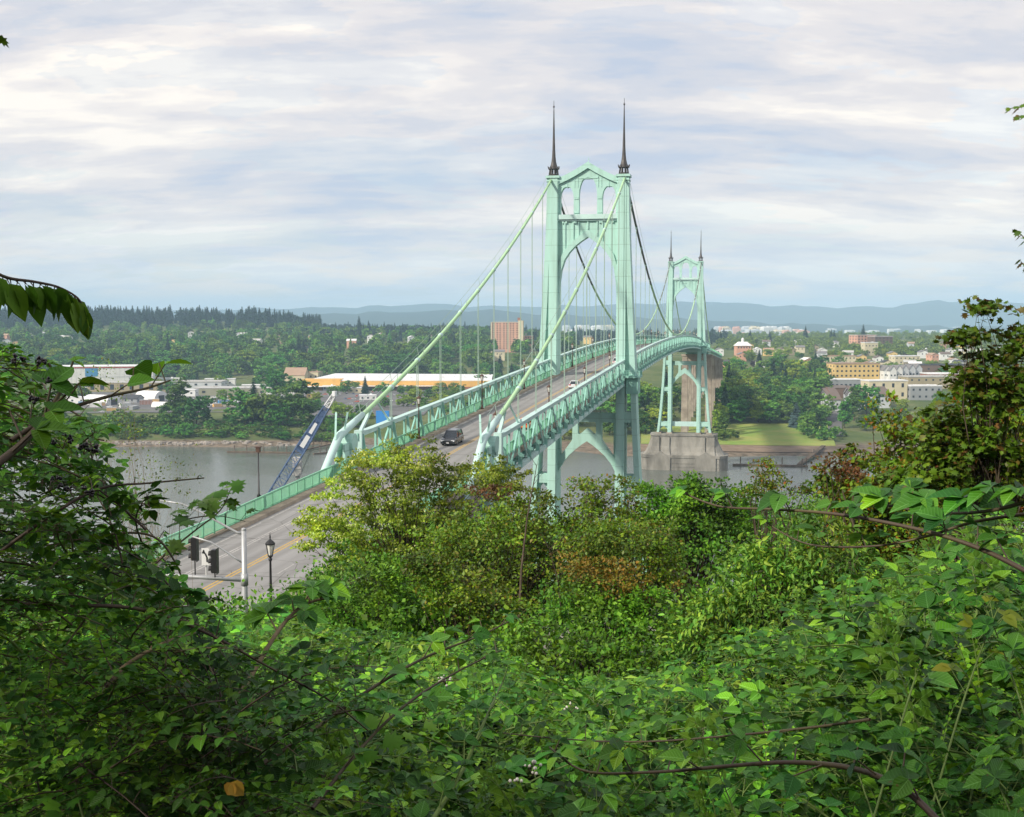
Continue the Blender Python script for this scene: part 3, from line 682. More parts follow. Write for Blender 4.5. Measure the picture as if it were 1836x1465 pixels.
for s in (-1, 1):
    for i in range(len(YA)-1):
        a, b_ = YA[i], YA[i+1]
        if s > 0 and a < -200: continue
        x0, x1 = (6.2, 8.9) if s > 0 else (-9.0, -7.0)
        sw.hexa([(x0, a, zd(a)-.3), (x1, a, zd(a)-.3), (x1, b_, zd(b_)-.3), (x0, b_, zd(b_)-.3), (x0, a, zd(a)+.16), (x1, a, zd(a)+.16), (x1, b_, zd(b_)+.16), (x0, b_, zd(b_)+.16)])
tag(sw.build('pavement', WALKC), kind='structure')
# approach railing on the hillside (left of the road)
ar = MB()
for i in range(len(YA)-1):
    a, b_ = YA[i], YA[i+1]
    if a < -215: continue
    for z0, w in ((1.45, .12), (.3, .08)): ar.beam((-7.35, a, zd(a)+z0), (-7.35, b_, zd(b_)+z0), w)
Y = -215
while Y < -168: ar.box((-7.35, Y, zd(Y)+.88), (.03, .045, 1.1)); Y += .13
for Y in ysteps(-215, -168, 2.03): ar.box((-7.35, Y, zd(Y)+.85), (.14, .14, 1.35))
tag(ar.build('railing_fence', RAILG), 'mint green picket railing along the left edge of the road before the bridge', 'railing')
# ================================================================ vegetation tools
rng = np.random.default_rng(7); rnd = random.Random(11)
def tmpl_diamond():
    V = np.array([(0, 0, 0), (.45, .33, .05), (1, 0, -.06), (.45, -.33, .05)], float); return V, np.array([(0, 2, 1), (0, 3, 2)])
def tmpl_quad():
    V = np.array([(0, -.5, 0), (1, -.35, .1), (.9, .5, -.05), (.05, .4, .12)], float); return V, np.array([(0, 1, 2), (0, 2, 3)])
def tmpl_ovate(w=.33, droop=.10, fold=.14):
    ts = [0, .18, .45, .74, 1.0]; ws = [0, .78, 1.0, .66, 0]
    V = [(t, 0, -droop*t*t) for t in ts]; L = [(ts[i]-.03, w*ws[i], fold*ws[i]-droop*ts[i]**2) for i in (1, 2, 3)]; Rr = [(x, -y, z) for x, y, z in L]
    V = np.array(V+L+Rr, float); F = []
    for o, sgn in ((5, 1), (8, -1)):
        q = [(0, 1, o), (1, 2, o+1), (1, o+1, o), (2, 3, o+2), (2, o+2, o+1), (3, 4, o+2)]
        F += [t if sgn > 0 else t[::-1] for t in q]
    return V, np.array(F)
def tmpl_maple():
    pts = [(0, 0), (.05, -.38), (.28, -.30), (.42, -.62), (.50, -.30), (.78, -.36), (.72, -.13), (1.05, 0), (.72, .13), (.78, .36), (.50, .30), (.42, .62), (.28, .30), (.05, .38)]
    V = [(.38, 0, .06)]+[(x, y, -.10*(x*x+y*y)) for x, y in pts]
    F = [(0, i+1, (i+1) % len(pts)+1) for i in range(len(pts))]; return np.array(V, float), np.array(F)
def tmpl_rosette():
    """a spray of three leaves drawn as one clump, for far crowns"""
    Vs = []; Fs = []; d = tmpl_diamond()
    for k, a in enumerate((0, 2.2, 4.1)):
        c, s = math.cos(a), math.sin(a); M = np.array([[c, -s, 0], [s, c, 0], [0, 0, 1]]); v = d[0]*np.array([.62, 1.15, 1]) @ M.T
        Fs.append(d[1]+4*k); Vs.append(v)
    return np.vstack(Vs), np.vstack(Fs)
TD, TQ, TO, TM, TR = tmpl_diamond(), tmpl_quad(), tmpl_ovate(), tmpl_maple(), tmpl_rosette()
TLONG = tmpl_ovate(.20, .22)
def norm(a): return a/np.maximum(1e-9, np.linalg.norm(a, axis=-1, keepdims=True))
def frames(Ld, Nd):
    L = norm(Ld); Nn = Nd-np.sum(Nd*L, axis=1, keepdims=True)*L; Nn = norm(Nn); Wd = np.cross(Nn, L); return np.stack([L, Wd, Nn], axis=2)
def leaves(P, Fm, S, T):
    """P (n,3) base points, Fm (n,3,3) frames, S (n,) lengths, T template -> verts, faces"""
    V, F = T; out = np.einsum('nij,kj->nki', Fm, V)*S[:, None, None]+P[:, None, :]
    n = len(P); return out.reshape(-1, 3), (F[None, :, :]+(np.arange(n)*len(V))[:, None, None]).reshape(-1, 3)
def crown_leaves(clumps, radii, per, size, T, up=.55, outw=.5, spread=.7, flat=.6, centre=None, g=rng, hang=0.0):
    """leaves gathered round clump centres; clumps (m,3)"""
    m = len(clumps); idx = np.repeat(np.arange(m), per); n = len(idx)
    q = g.normal(size=(n, 3)); q = norm(q)*(g.random((n, 1))**.45); q[:, 2] *= flat
    P = clumps[idx]+q*radii[idx][:, None]
    c = centre if centre is not None else clumps.mean(0)
    o = norm(P-c); rd_ = g.normal(size=(n, 3))
    Nd = np.array([0, 0, 1.])*up+o*outw+rd_*spread*.5; Ld = q*.6+o*.4+g.normal(size=(n, 3))*.6; Ld[:, 2] -= hang
    return P, frames(Ld, Nd), size*(.65+.7*g.random(n))
def cat(parts):
    V = []; F = []; o = 0
    for v, f in parts: V.append(v); F.append(f+o); o += len(v)
    return np.vstack(V), np.vstack(F)
def tubes_np(segs, n=4):
    """segs: list of (points, radii) -> verts, quads as tris"""
    V = []; F = []; o = 0
    for pts, rr in segs:
        pts = np.asarray(pts, float); m = len(pts); d = np.gradient(pts, axis=0); d = norm(d)
        u = np.where(np.abs(d[:, 2:3]) < .9, np.array([[0, 0, 1.]]), np.array([[1., 0, 0]])); a = norm(np.cross(d, u)); c = np.cross(a, d)
        t = np.arange(n)*2*math.pi/n; ring = pts[:, None, :]+(a[:, None, :]*np.cos(t)[None, :, None]+c[:, None, :]*np.sin(t)[None, :, None])*np.asarray(rr)[:, None, None]
        V.append(ring.reshape(-1, 3))
        for i in range(m-1):
            for k in range(n):
                k2 = (k+1) % n; A, B, D, E = o+i*n+k, o+i*n+k2, o+(i+1)*n+k2, o+(i+1)*n+k; F.append((A, B, D)); F.append((A, D, E))
        o += m*n
    return np.vstack(V), np.array(F)
def lobes_points(lobes, m, g, shell=.75, low=-.5, ragged=.05):
    """points in and on a union of ellipsoids: (cx,cy,cz,rx,ry,rz)"""
    w = np.array([l[3]*l[4]+l[3]*l[5] for l in lobes]); w = w/w.sum(); out = []
    while len(out) < m:
        l = lobes[g.choice(len(lobes), p=w)]; d = g.normal(size=3); d /= np.linalg.norm(d)
        if d[2] < low and g.random() < .8: continue
        k = shell+(1-shell)*g.random() if g.random() < .75 else g.random()**.5
        k *= 1+ragged*(math.sin(d[0]*7+l[0]*3)+math.sin(d[1]*6+l[1]*5)+math.sin(d[2]*8+l[2]*2))
        out.append((l[0]+d[0]*l[3]*k, l[1]+d[1]*l[4]*k, l[2]+d[2]*l[5]*k))
    return np.array(out)
def limbs_to(clumps, base, height, g, r0, k=.55, frac=.35, wob_=.04):
    """trunk plus limbs that reach a share of the clumps"""
    segs = []; top = np.array([clumps[:, 0].mean(), clumps[:, 1].mean(), height*.9+base[2]*.1]) ; b = np.array(base, float)
    ts = np.linspace(0, 1, 7); trunk = b+(top-b)*ts[:, None]; trunk[1:-1, :2] += g.normal(size=(5, 2))*wob_*(top[2]-b[2]); segs.append((trunk, r0*(1-.85*ts)))
    sel = g.permutation(len(clumps))[:max(4, int(len(clumps)*frac))]
    for i in sel:
        c = clumps[i]; zt = b[2]+(c[2]-b[2])*(.35+.3*g.random()); t = min(.95, max(.12, (zt-b[2])/(top[2]-b[2]))); s = b+(top-b)*t
        mid = s*.45+c*.55+np.array([0, 0, (c[2]-s[2])*.12])+g.normal(size=3)*.05*np.linalg.norm(c-s); tt = [s, s*.7+mid*.3, mid, c]; r = r0*(1-.8*t)*.42
        segs.append((np.array(tt), np.array([r, r*.75, r*.5, r*.12])))
    return segs
# ---- leaf materials (one colour per leaf, drawn at random)
LM_TOWN = leafmat('broadleaf', [(0.030, 0.11, 0.014), (0.055, 0.17, 0.020), (0.09, 0.225, 0.026), (0.15, 0.28, 0.030)], .6, .25, .12, objvar=1.0)
LM_CONI = leafmat('conifer_needles', [(0.010, 0.032, 0.018), (0.016, 0.045, 0.024), (0.022, 0.058, 0.026)], .7, .2, 0, objvar=.5)
LM_PLUM = leafmat('purple_leaf', [(0.030, 0.012, 0.016), (0.045, 0.018, 0.020), (0.06, 0.028, 0.022)], .6, .25, .1)
LM_BLUE = leafmat('blue_needles', [(0.06, 0.11, 0.10), (0.09, 0.15, 0.14)], .7, .2, 0)
LM_LIME = leafmat('lime_leaf', [(0.14, 0.24, 0.015), (0.22, 0.33, 0.02), (0.30, 0.38, 0.03)], .6, .25, .15, objvar=.5)
# ---- tree prototypes for the far bank (unit: metres)
def town_proto(kind, seed):
    g = np.random.default_rng(seed)
    if kind in ('broadleaf', 'lime', 'plum', 'poplar', 'shrub'):
        H = {'broadleaf': 16, 'lime': 13, 'plum': 9, 'poplar': 17, 'shrub': 4.5}[kind]
        if kind == 'poplar': lobes = [(0, 0, H*.5, 2.6, 2.6, H*.36), (.3, .2, H*.75, 1.8, 1.8, H*.24)]
        elif kind == 'shrub': lobes = [(0, 0, H*.42, 2.6, 2.6, H*.42), (1.6, .8, H*.35, 1.8, 1.7, H*.33), (-1.5, -.7, H*.3, 1.7, 1.8, H*.3)]
        else:
            lobes = [(0, 0, H*.56, H*.30, H*.30, H*.34), (0, 0, H*.3, H*.3, H*.3, H*.24)]
            for i in range(7): a = g.random()*6.28; q = H*(.17+.1*g.random()); lobes.append((math.cos(a)*H*.22, math.sin(a)*H*.22, H*(.26+.56*g.random()), q, q, q*.8))
        cl = lobes_points(lobes, {'shrub': 45, 'poplar': 75}.get(kind, 125), g, .85, -.6); rr = np.full(len(cl), H*.075)*(.7+.6*g.random(len(cl)))
        P, Fm, S = crown_leaves(cl, rr, 22, H*.034 if kind != 'shrub' else .34, TR, up=.5, outw=.9, spread=.7, centre=np.array([0, 0, H*.45]), g=g)
        V, F = leaves(P, Fm, S*1.35, TR)
        sg = limbs_to(cl, (0, 0, -.5), H*.8, g, H*.020, frac=.10)
    else:
        H = 24 if kind == 'conifer' else 15; P = []; Ld = []; Nd = []; S = []
        tiers = 26
        for i in range(tiers):
            t = i/(tiers-1); z = H*(.10+.89*t); rad = H*(.17 if kind == 'conifer' else .2)*(1-t)**.8+.25; nb = max(5, int(15*(1-t)+5))
            for k in range(nb):
                a = 2*math.pi*(k+g.random()*.8)/nb; rr_ = rad*(.72+.4*g.random())
                for q in (.35, .65, 1.0):
                    P.append((math.cos(a)*rr_*q*.85, math.sin(a)*rr_*q*.85, z-rr_*q*.22+g.normal()*.15)); Ld.append((math.cos(a), math.sin(a), -.35+g.normal()*.2)); Nd.append((math.cos(a)*.35+g.normal()*.25, math.sin(a)*.35+g.normal()*.25, 1)); S.append(rr_*.42+.5)
        V, F = leaves(np.array(P), frames(np.array(Ld), np.array(Nd)), np.array(S), TR)
        sg = [(np.array([(0, 0, -.5), (0, 0, H*.5), (0, 0, H*.95)]), np.array([.35, .2, .04]))]
    return V, F, sg, H
TMAT = dict(broadleaf=LM_TOWN, lime=LM_LIME, plum=LM_PLUM, poplar=LM_TOWN, shrub=LM_TOWN, conifer=LM_CONI, spruce=LM_BLUE)
TCAT = dict(broadleaf='tree', lime='tree', plum='tree', poplar='tree', shrub='shrub', conifer='conifer', spruce='conifer')
TNAME = dict(broadleaf='broadleaf_tree', lime='lime_green_tree', plum='purple_leaved_tree', poplar='poplar_tree', shrub='shrub', conifer='conifer_tree', spruce='blue_spruce')
PROT = {}
for kd, cnt in (('broadleaf', 5), ('lime', 2), ('plum', 1), ('poplar', 2), ('shrub', 2), ('conifer', 3), ('spruce', 1)):
    for i in range(cnt):
        V, F, sg, H = town_proto(kd, 100+i*7+len(kd)); tv, tf = tubes_np(sg, 5)
        PROT[(kd, i)] = dict(cm=nmesh('crown', V, F, TMAT[kd]), tm=nmesh('trunk', tv, tf, BARK), V=V, F=F, H=H)
NP_ = dict(broadleaf=5, lime=2, plum=1, poplar=2, shrub=2, conifer=3, spruce=1)
def tree(kind, p, h, label, group, wide=1.0, var=None):
    i = rnd.randrange(NP_[kind]) if var is None else var; pr = PROT[(kind, i)]
    o = empty(TNAME[kind], p, rnd.random()*6.28); s = h/pr['H']; o.scale = (s*wide, s*wide, s); tag(o, label, TCAT[kind], group)
    c = bpy.data.objects.new('crown', pr['cm']); C.objects.link(c); c.parent = o
    t = bpy.data.objects.new('trunk', pr['tm']); C.objects.link(t); t.parent = o
    return o
def tpx(kind, px, d, h, label, group, wide=1.0, var=None):
    r = (px-918)/FPX*d/math.cos(PITCH); p = CAM+FW*d+RT*r; return tree(kind, (p.x, p.y, hgt(p.x, p.y)-.3), h, label, group, wide, var)
def merged(name, items, label, cat_, every=3, sc=1.75, mat=None):
    """a far wood that reads as one mass: items = (kind, f, r, h)"""
    parts = []
    for kind, f, r, h in items:
        i = rnd.randrange(NP_[kind]); pr = PROT[(kind, i)]; n = len(TR[0]); V = pr['V'].reshape(-1, n, 3); k = rnd.randrange(every); V = V[k::every]
        c = V.mean(1, keepdims=True); V = (V-c)*sc+c; s = h/pr['H']; a = rnd.random()*6.28; M = np.array([[math.cos(a), -math.sin(a), 0], [math.sin(a), math.cos(a), 0], [0, 0, 1]])*s
        p = wr(f, r); z = hgt(p.x, p.y)-.3
        V = V.reshape(-1, 3) @ M.T+np.array([p.x, p.y, z]); m = len(V)//n
        parts.append((V, (TR[1][None]+(np.arange(m)*n)[:, None, None]).reshape(-1, 3)))
    V, F = cat(parts); o = nobj(name, V, F, mat or LM_TOWN); tag(o, label, cat_, kind='stuff'); return o
LM_FAR = leafmat('far_broadleaf', [(0.030, 0.10, 0.014), (0.052, 0.15, 0.020), (0.085, 0.20, 0.024), (0.15, 0.27, 0.028)], .7, .2, 0)
LM_FARC = leafmat('far_conifer', [(0.010, 0.030, 0.018), (0.016, 0.044, 0.024), (0.024, 0.06, 0.026)], .75, .2, 0)
# give the far masses their tone patches by place
for m_ in (LM_FAR,):
    nt = m_.node_tree; b = nt.nodes['Principled BSDF']; src = b.inputs['Base Color'].links[0].from_socket
    tc = N(nt, 'ShaderNodeTexCoord'); vo = N(nt, 'ShaderNodeTexVoronoi'); vo.inputs['Scale'].default_value = .045; nt.links.new(tc.outputs['Object'], vo.inputs['Vector'])
    sp = N(nt, 'ShaderNodeSeparateColor'); nt.links.new(vo.outputs['Color'], sp.inputs[0])
    hs = N(nt, 'ShaderNodeHueSaturation'); nt.links.new(math_(nt, 'ADD', math_(nt, 'MULTIPLY', sp.outputs[0], 1.3), .5), hs.inputs['Value']); nt.links.new(math_(nt, 'ADD', math_(nt, 'MULTIPLY', sp.outputs[1], -.06), .52), hs.inputs['Hue'])
    nt.links.new(src, hs.inputs['Color']); nt.links.new(hs.outputs[0], b.inputs['Base Color'])
# ================================================================ buildings of the far bank
def wallm(n, c): return pmat(n, c, .8, .2, var=.10, vscale=.12)
WM = dict(white=wallm('white_wall', (.72, .72, .70)), cream=wallm('cream_wall', (.62, .55, .38)), yellow=wallm('yellow_wall', (.70, .50, .20)), orange=wallm('orange_wall', (.72, .42, .12)), tan=wallm('tan_wall', (.36, .30, .19)),
          grey=wallm('grey_wall', (.30, .31, .32)), brick=wallm('brick_wall', (.30, .13, .085)), pink=wallm('pink_brick_wall', (.62, .34, .24)), olive=wallm('olive_wall', (.27, .27, .19)), blue=wallm('blue_panel', (.08, .26, .48)), lgrey=wallm('pale_grey_wall', (.52, .54, .56)), brown=wallm('brown_wall', (.17, .11, .08)))
RM = dict(white=wallm('white_roof', (.72, .72, .72)), grey=wallm('grey_roof', (.20, .19, .19)), brown=wallm('brown_roof', (.17, .13, .11)), tile=wallm('tiled_roof', (.38, .26, .18)), dark=wallm('dark_roof', (.07, .07, .075)), pale=wallm('pale_roof', (.45, .44, .42)), red=wallm('red_trim', (.40, .06, .05)))
WIN = pmat('window_glass', (.035, .04, .05), .2, .6)
wmesh = {}
def win(parent, x, y, z, w, h, face, name='window'):
    """face: 'y' in the -Y wall, 'x' in the -X wall"""
    k = (round(w, 2), round(h, 2), face)
    if k not in wmesh:
        m = MB(); m.box((0, 0, 0), (w, .12, h) if face == 'y' else (.12, w, h)); wmesh[k] = m.mesh('window', WIN)
    o = bpy.data.objects.new(name, wmesh[k]); C.objects.link(o); o.parent = parent; o.location = (x, y, z); return o
def base_pt(px, d):
    r = (px-918)/FPX*d/math.cos(PITCH); p = CAM+FW*d+RT*r; return p.x, p.y, hgt(p.x, p.y)
def box_building(px, d, w, dep, h, label, wall='white', roof='white', rz=0, wins=None, cat_='building', name='flat_roofed_building', group=None, band=None, over=.3, sink=3, par=.5):
    x, y, z = base_pt(px, d); o = empty(name, (x, y, z), YAW+R(rz)); tag(o, label, cat_, group)
    m = MB(); m.box((0, dep/2, h/2-sink/2), (w, dep, h+sink)); m.build('wall', WM[wall], o)
    m = MB(); m.box((0, dep/2, h+.2), (w+over*2, dep+over*2, .4))
    if par:
        for a in (-1, 1): m.box((a*(w/2+over-.15), dep/2, h+.4+par/2), (.3, dep+2*over, par)); m.box((0, dep/2+a*(dep/2+over-.15), h+.4+par/2), (w+2*over-.6, .3, par))
    for k in range(int(w*dep/900)+1): m.box(((rnd.random()-.5)*w*.7, dep*(.2+.6*rnd.random()), h+.9), (1.8, 1.6, 1.2))
    m.build('roof', RM[roof], o)
    if band: b = MB(); b.box((0, -.08, h-band[1]/2), (w+.2, .2, band[1])); b.build('band', RM[band[0]], o)
    if wins:
        nx, nz, ww, wh = wins
        for i in range(nx):
            for j in range(nz): win(o, -w/2+w*(i+.5)/nx, -.02, h*(j+.55)/nz, ww, wh, 'y')
        ns = max(1, int(nx*dep/w*.8))
        for sgn in (-1, 1):
            for i in range(ns):
                for j in range(nz): win(o, sgn*(w/2+.02), dep*(i+.5)/ns, h*(j+.55)/nz, ww, wh, 'x')
    return o
hk = {}
def house(px, d, w, dep, h, label, wall='white', roof='grey', rz=0, group=None, pitch=.45, name='house', cat_='house', lift=0, plain=False):
    x, y, z = base_pt(px, d); o = empty(name, (x, y, z+lift), YAW+R(rz)); tag(o, label, cat_, group)
    k = (w, dep, h, wall, roof, pitch)
    if k not in hk:
        rh = w*pitch/2; m = MB(); m.box((0, dep/2, h/2-2), (w, dep, h+4)); b = len(m.v)
        m.v += [(-w/2, 0, h), (w/2, 0, h), (0, 0, h+rh), (-w/2, dep, h), (w/2, dep, h), (0, dep, h+rh)]; m.f += [(b, b+1, b+2), (b+3, b+5, b+4)]
        r = MB(); e = .5; sl = rh/(w/2)
        for s in (-1, 1):
            A = [(s*(w/2+e), -e, h-e*sl), (0, -e, h+rh), (0, dep+e, h+rh), (s*(w/2+e), dep+e, h-e*sl)]; r.hexa([(a, b_, c) for a, b_, c in A]+[(a, b_, c+.28) for a, b_, c in A])
        hk[k] = (m.mesh('wall', WM[wall]), r.mesh('roof', RM[roof]), rh)
    wm_, rm_, rh = hk[k]
    for n_, me in (('wall', wm_), ('roof', rm_)): q = bpy.data.objects.new(n_, me); C.objects.link(q); q.parent = o
    if not plain:
        for i in (-1, 1):
            win(o, i*w*.25, -.02, h*.62, 1.3, 1.5, 'y')
        for sgn in (-1, 1): win(o, sgn*(w/2+.02), dep*.3, h*.6, 1.3, 1.4, 'x'); win(o, sgn*(w/2+.02), dep*.7, h*.6, 1.3, 1.4, 'x')
        c = MB(); c.box((w*.2, dep*.6, h+rh*.9), (.7, .7, 1.8)); c.build('chimney', WM['brick'], o)
    return o
# ================================================================ far bank: landmark buildings
# pink apartment tower
def apartment():
    d = 1640; x, y, z = base_pt(909, d); k = d/FPX; o = empty('apartment_tower', (x, y, z), YAW+R(-4)); tag(o, 'pink brick apartment tower with cream end wall rising above trees left of the near tower', 'apartment block')
    w = 36; H = (75-(586-580)*k)-z+6; m = MB(); m.box((-2.5, 9, H/2-2), (w, 16, H+4)); m.build('wall', WM['pink'], o)
    m = MB(); m.box((18.6, 8, H/2), (6.5, 18, H+5)); m.box((-21.2, 8.5, H/2), (1.6, 17.4, H+.6)); m.build('end_wall', WM['cream'], o)
    m = MB(); m.box((-2.5, 9, H+.4), (w+.4, 16.4, .8))
    for i in range(9): m.box((-18+i*3.6, 1.5, H+1.4), (.8, .8, 1.4))
    m.build('roof', RM['pale'], o)
    m = MB(); m.box((16.4, 6, H+4.2), (4.4, 8, 4.5)); m.build('lift_house', WM['brick'], o)
    nf = max(8, int(H/3.0)); nf = min(nf, 12)
    for j in range(nf):
        z_ = H-1.9-j*3.0
        for i in range(8): win(o, -18.3+i*4.5+(.6 if i % 2 else 0), .95, z_, 1.9, 1.25, 'y')
    s = MB()
    for j in range(nf): s.box((-2.5, .96, H-.4-j*3.0), (w-1, .3, .22))
    s.build('floor_band', WM['cream'], o)
    x2, y2, z2 = base_pt(943, d+20); q = empty('apartment_wing', (x2, y2, z2), YAW); tag(q, 'low orange brick building just right of the pink apartment tower', 'apartment block')
    h2 = 75-(602-580)*(d+20)/FPX-z2; m = MB(); m.box((2, 6, h2/2-1), (16, 12, h2+2)); m.build('wall', WM['pink'], q); m = MB(); m.box((2, 6, h2+.3), (16.6, 12.6, .6)); m.box((0, 6, h2+2), (2.5, 3, 3)); m.build('roof', RM['pale'], q)
    for j in range(4):
        for i in range(4): win(q, -4+i*3.8, -.04, h2-2-j*3.0, 2.0, 1.3, 'y')
apartment()
# orange warehouse with the big white roof
def warehouse():
    x, y, z = base_pt(700, 1190); o = empty('orange_warehouse', (x, y, z), YAW+R(0)); tag(o, 'long warehouse with orange walls and a huge white roof behind the parking lot', 'warehouse')
    m = MB(); m.box((8, 40, 3.5), (180, 78, 12)); m.box((-68, 12, 4.4), (38, 26, 13.5)); m.build('wall', WM['orange'], o)
    r = MB(); r.hexa([(-84, 2, 9.6), (100, 2, 9.6), (100, 82, 12.2), (-66, 82, 13.2), (-84, 2, 10.3), (100, 2, 10.3), (100, 82, 12.9), (-66, 82, 13.9)])
    for i in range(14): r.box((-60+i*11, 30+(i*37 % 23), 12.2), (1.8, 1.8, 1.4))
    r.build('roof', RM['white'], o)
    a = MB(); a.box((-66, -6, 4.6), (44, 12, .5)); a.box((8, -4, 5.0), (86, 8, .4)); a.build('canopy', RM['white'], o)
    lw = MB(); lw.box((5, -.6, 1.9), (176, .5, 4.0)); lw.build('lower_wall', WM['brick'], o)
    for i in range(10): win(o, -80+i*15, -.95, 2.2, 4.5, 3.2, 'y', 'loading_door')
warehouse()
def bluewh():
    x, y, z = base_pt(190, 1210); o = empty('white_warehouse', (x, y, z), YAW+R(14)); tag(o, 'tall white warehouse with blue wall panel and dark red roof line, left bank', 'warehouse')
    m = MB(); m.box((0, 25, 9), (92, 50, 24)); m.build('wall', WM['white'], o)
    r = MB(); r.box((0, 25, 21.3), (92.4, 50.4, .6)); r.build('roof', RM['white'], o)
    t = MB(); t.box((0, -.15, 20.4), (92.6, .5, .9)); t.box((-46.15, 25, 20.4), (.5, 50.6, .9)); t.build('roof_trim', RM['red'], o)
    b = MB(); b.box((-13, -.1, 15.6), (12, .3, 8)); b.build('blue_panel', WM['blue'], o)
    for i in range(3): win(o, -38+i*12, -.05, 2.4, 5, 4.2, 'y', 'loading_door')
    s = MB()
    for i in range(1, 20): s.box((-46+i*4.6, -.05, 10), (.12, .14, 20))
    s.box((20, -.12, 11), (52, .2, .4)); s.build('panel_joint', WM['lgrey'], o)
bluewh()
box_building(228, 1125, 72, 26, 8.5, 'tan flat roofed building with a pale ribbed front in front of the white warehouse', 'tan', 'pale', 3, (8, 1, 3.6, 5), par=0)
box_building(352, 1150, 48, 30, 9.5, 'cream block building with dark loading doors behind the riverside trees', 'lgrey', 'pale', 2, (5, 2, 2.4, 1.8))
box_building(418, 1090, 70, 34, 7.0, 'long olive sided shed with a pale grey roof', 'olive', 'pale', 1, (4, 1, 3, 2), par=0)
box_building(545, 1300, 32, 20, 10.5, 'cream building behind the round tree beside the orange warehouse', 'cream', 'tile', -6, (6, 1, 1.6, 2.2), par=0)
house(551, 1288, 30, 22, 9.5, 'tan building with a tiled gable roof and small dormers left of the orange warehouse', 'cream', 'tile', 90, pitch=.5)
box_building(492, 1020, 20, 8, 4.2, 'small white roofed shed between the riverside trees', 'lgrey', 'white', 0, (3, 1, 1.5, 1.2))
box_building(560, 1040, 10, 7, 4.0, 'small yellow hut by the parking lot', 'yellow', 'pale', 0, (2, 1, 1.2, 1.2))
# arched fabric tents
def tent(px, d, w, L_, h, label, rz=0):
    x, y, z = base_pt(px, d); o = empty('arched_tent', (x, y, z), YAW+R(rz)); tag(o, label, 'tent')
    m = MB(); rows = []
    for j in range(2): rows.append([(w/2*math.cos(t), j*L_, -.5+(h+.5)*math.sin(t)**.8) for t in np.linspace(0, math.pi, 15)])
    m.grid(rows); m.f.append(tuple(range(15))); m.f.append(tuple(range(29, 14, -1))); m.build('canopy', RM['white'], o)
    b = MB(); b.box((0, -.1, h*.3), (w*.4, .2, h*.6)); b.build('door', WIN, o)
tent(205, 935, 16, 26, 8, 'white arched fabric tent beside the green roofed stall', 62); tent(290, 985, 15, 24, 8.5, 'white arched fabric tent right of the green roofed stall', 58); tent(300, 905, 7, 12, 4.5, 'low white tent close to the riverside trees', 70)
house(252, 975, 12, 14, 3.5, 'small stall with a green roof between two white tents', 'grey', 'dark', 80)
def cone_tent(px, d, w, label):
    x, y, z = base_pt(px, d); m = MB(); m.lathe((0, 0, 0), [(w*.9, 0), (w*.9, 1.6), (w, 2.0), (w*.45, 3.4), (w*.08, 4.6)], 8); o = m.build('peaked_tent', RM['white'], loc=(x, y, z)); tag(o, label, 'tent')
cone_tent(367, 905, 4.5, 'white peaked tent nearest the river among the yard clutter'); cone_tent(420, 940, 5.5, 'large white peaked tent between two dark riverside trees'); cone_tent(436, 1180, 5, 'white round tank behind the grey shed'); cone_tent(382, 930, 3.2, 'small white peaked tent left of the yard containers')
# ---- yard clutter: containers, trailers, parked cars
def mk_container():
    o = empty('shipping_container'); m = MB(); m.box((0, 0, 1.35), (6.1, 2.4, 2.5)); m.build('shell', WM['white'], o); r = MB()
    for i in range(9): r.box((-2.8+i*.7, 0, 1.35), (.15, 2.5, 2.3))
    r.box((0, 0, 2.65), (6.15, 2.46, .1)); r.build('rib', WM['lgrey'], o); return o
cont = {}
CCOL = dict(white='white', orange='orange', blue='blue', grey='grey', cream='cream', brick='brick', tan='tan')
first = True
for i, (px, d, cname, rz) in enumerate([(172, 905, 'white', 10), (180, 925, 'orange', 30), (150, 940, 'blue', 5), (165, 960, 'grey', 80), (200, 890, 'orange', 20), (224, 905, 'white', 40), (240, 900, 'grey', 75), (262, 940, 'brick', 15), (276, 960, 'orange', 10), (318, 945, 'white', 25), (338, 960, 'blue', 15), (352, 930, 'orange', 60), (360, 975, 'white', 0), (376, 990, 'cream', 10), (384, 955, 'tan', 75), (398, 970, 'white', 20), (408, 1000, 'orange', 5), (402, 935, 'blue', 30), (428, 965, 'white', 85), (440, 1000, 'grey', 10), (448, 975, 'white', 15), (455, 1010, 'orange', 60), (470, 1000, 'white', 5), (372, 948, 'brick', 45), (412, 915, 'cream', 20), (345, 915, 'white', 70), (520, 1075, 'white', 0), (508, 1060, 'grey', 15), (390, 912, 'orange', 35), (330, 925, 'grey', 5), (466, 1030, 'brick', 30), (482, 1020, 'white', 80)]):
    x, y, z = base_pt(px, d); o = empty('shipping_container', (x, y, z-.1), YAW+R(rz)); sc = 1.1+.5*rnd.random(); o.scale = (sc, sc, sc)
    if cname not in cont:
        m = MB(); m.box((0, 0, 1.35), (6.1, 2.4, 2.5)); r = MB(); r.box((0, 0, 2.68), (6.2, 2.5, .14))
        for k in range(9): r.box((-2.8+k*.7, 0, 1.35), (.14, 2.5, 2.3))
        cont[cname] = (m.mesh('shell', WM[cname]), r.mesh('rib_frame', WM['lgrey' if cname != 'white' else 'white']))
    for n_, me in zip(('shell', 'rib_frame'), cont[cname]): q = bpy.data.objects.new(n_, me); C.objects.link(q); q.parent = o
    tag(o, '%s storage container or trailer in the crowded riverside yard' % ('red' if cname == 'brick' else cname), 'container', 'containers and trailers in the riverside yard')
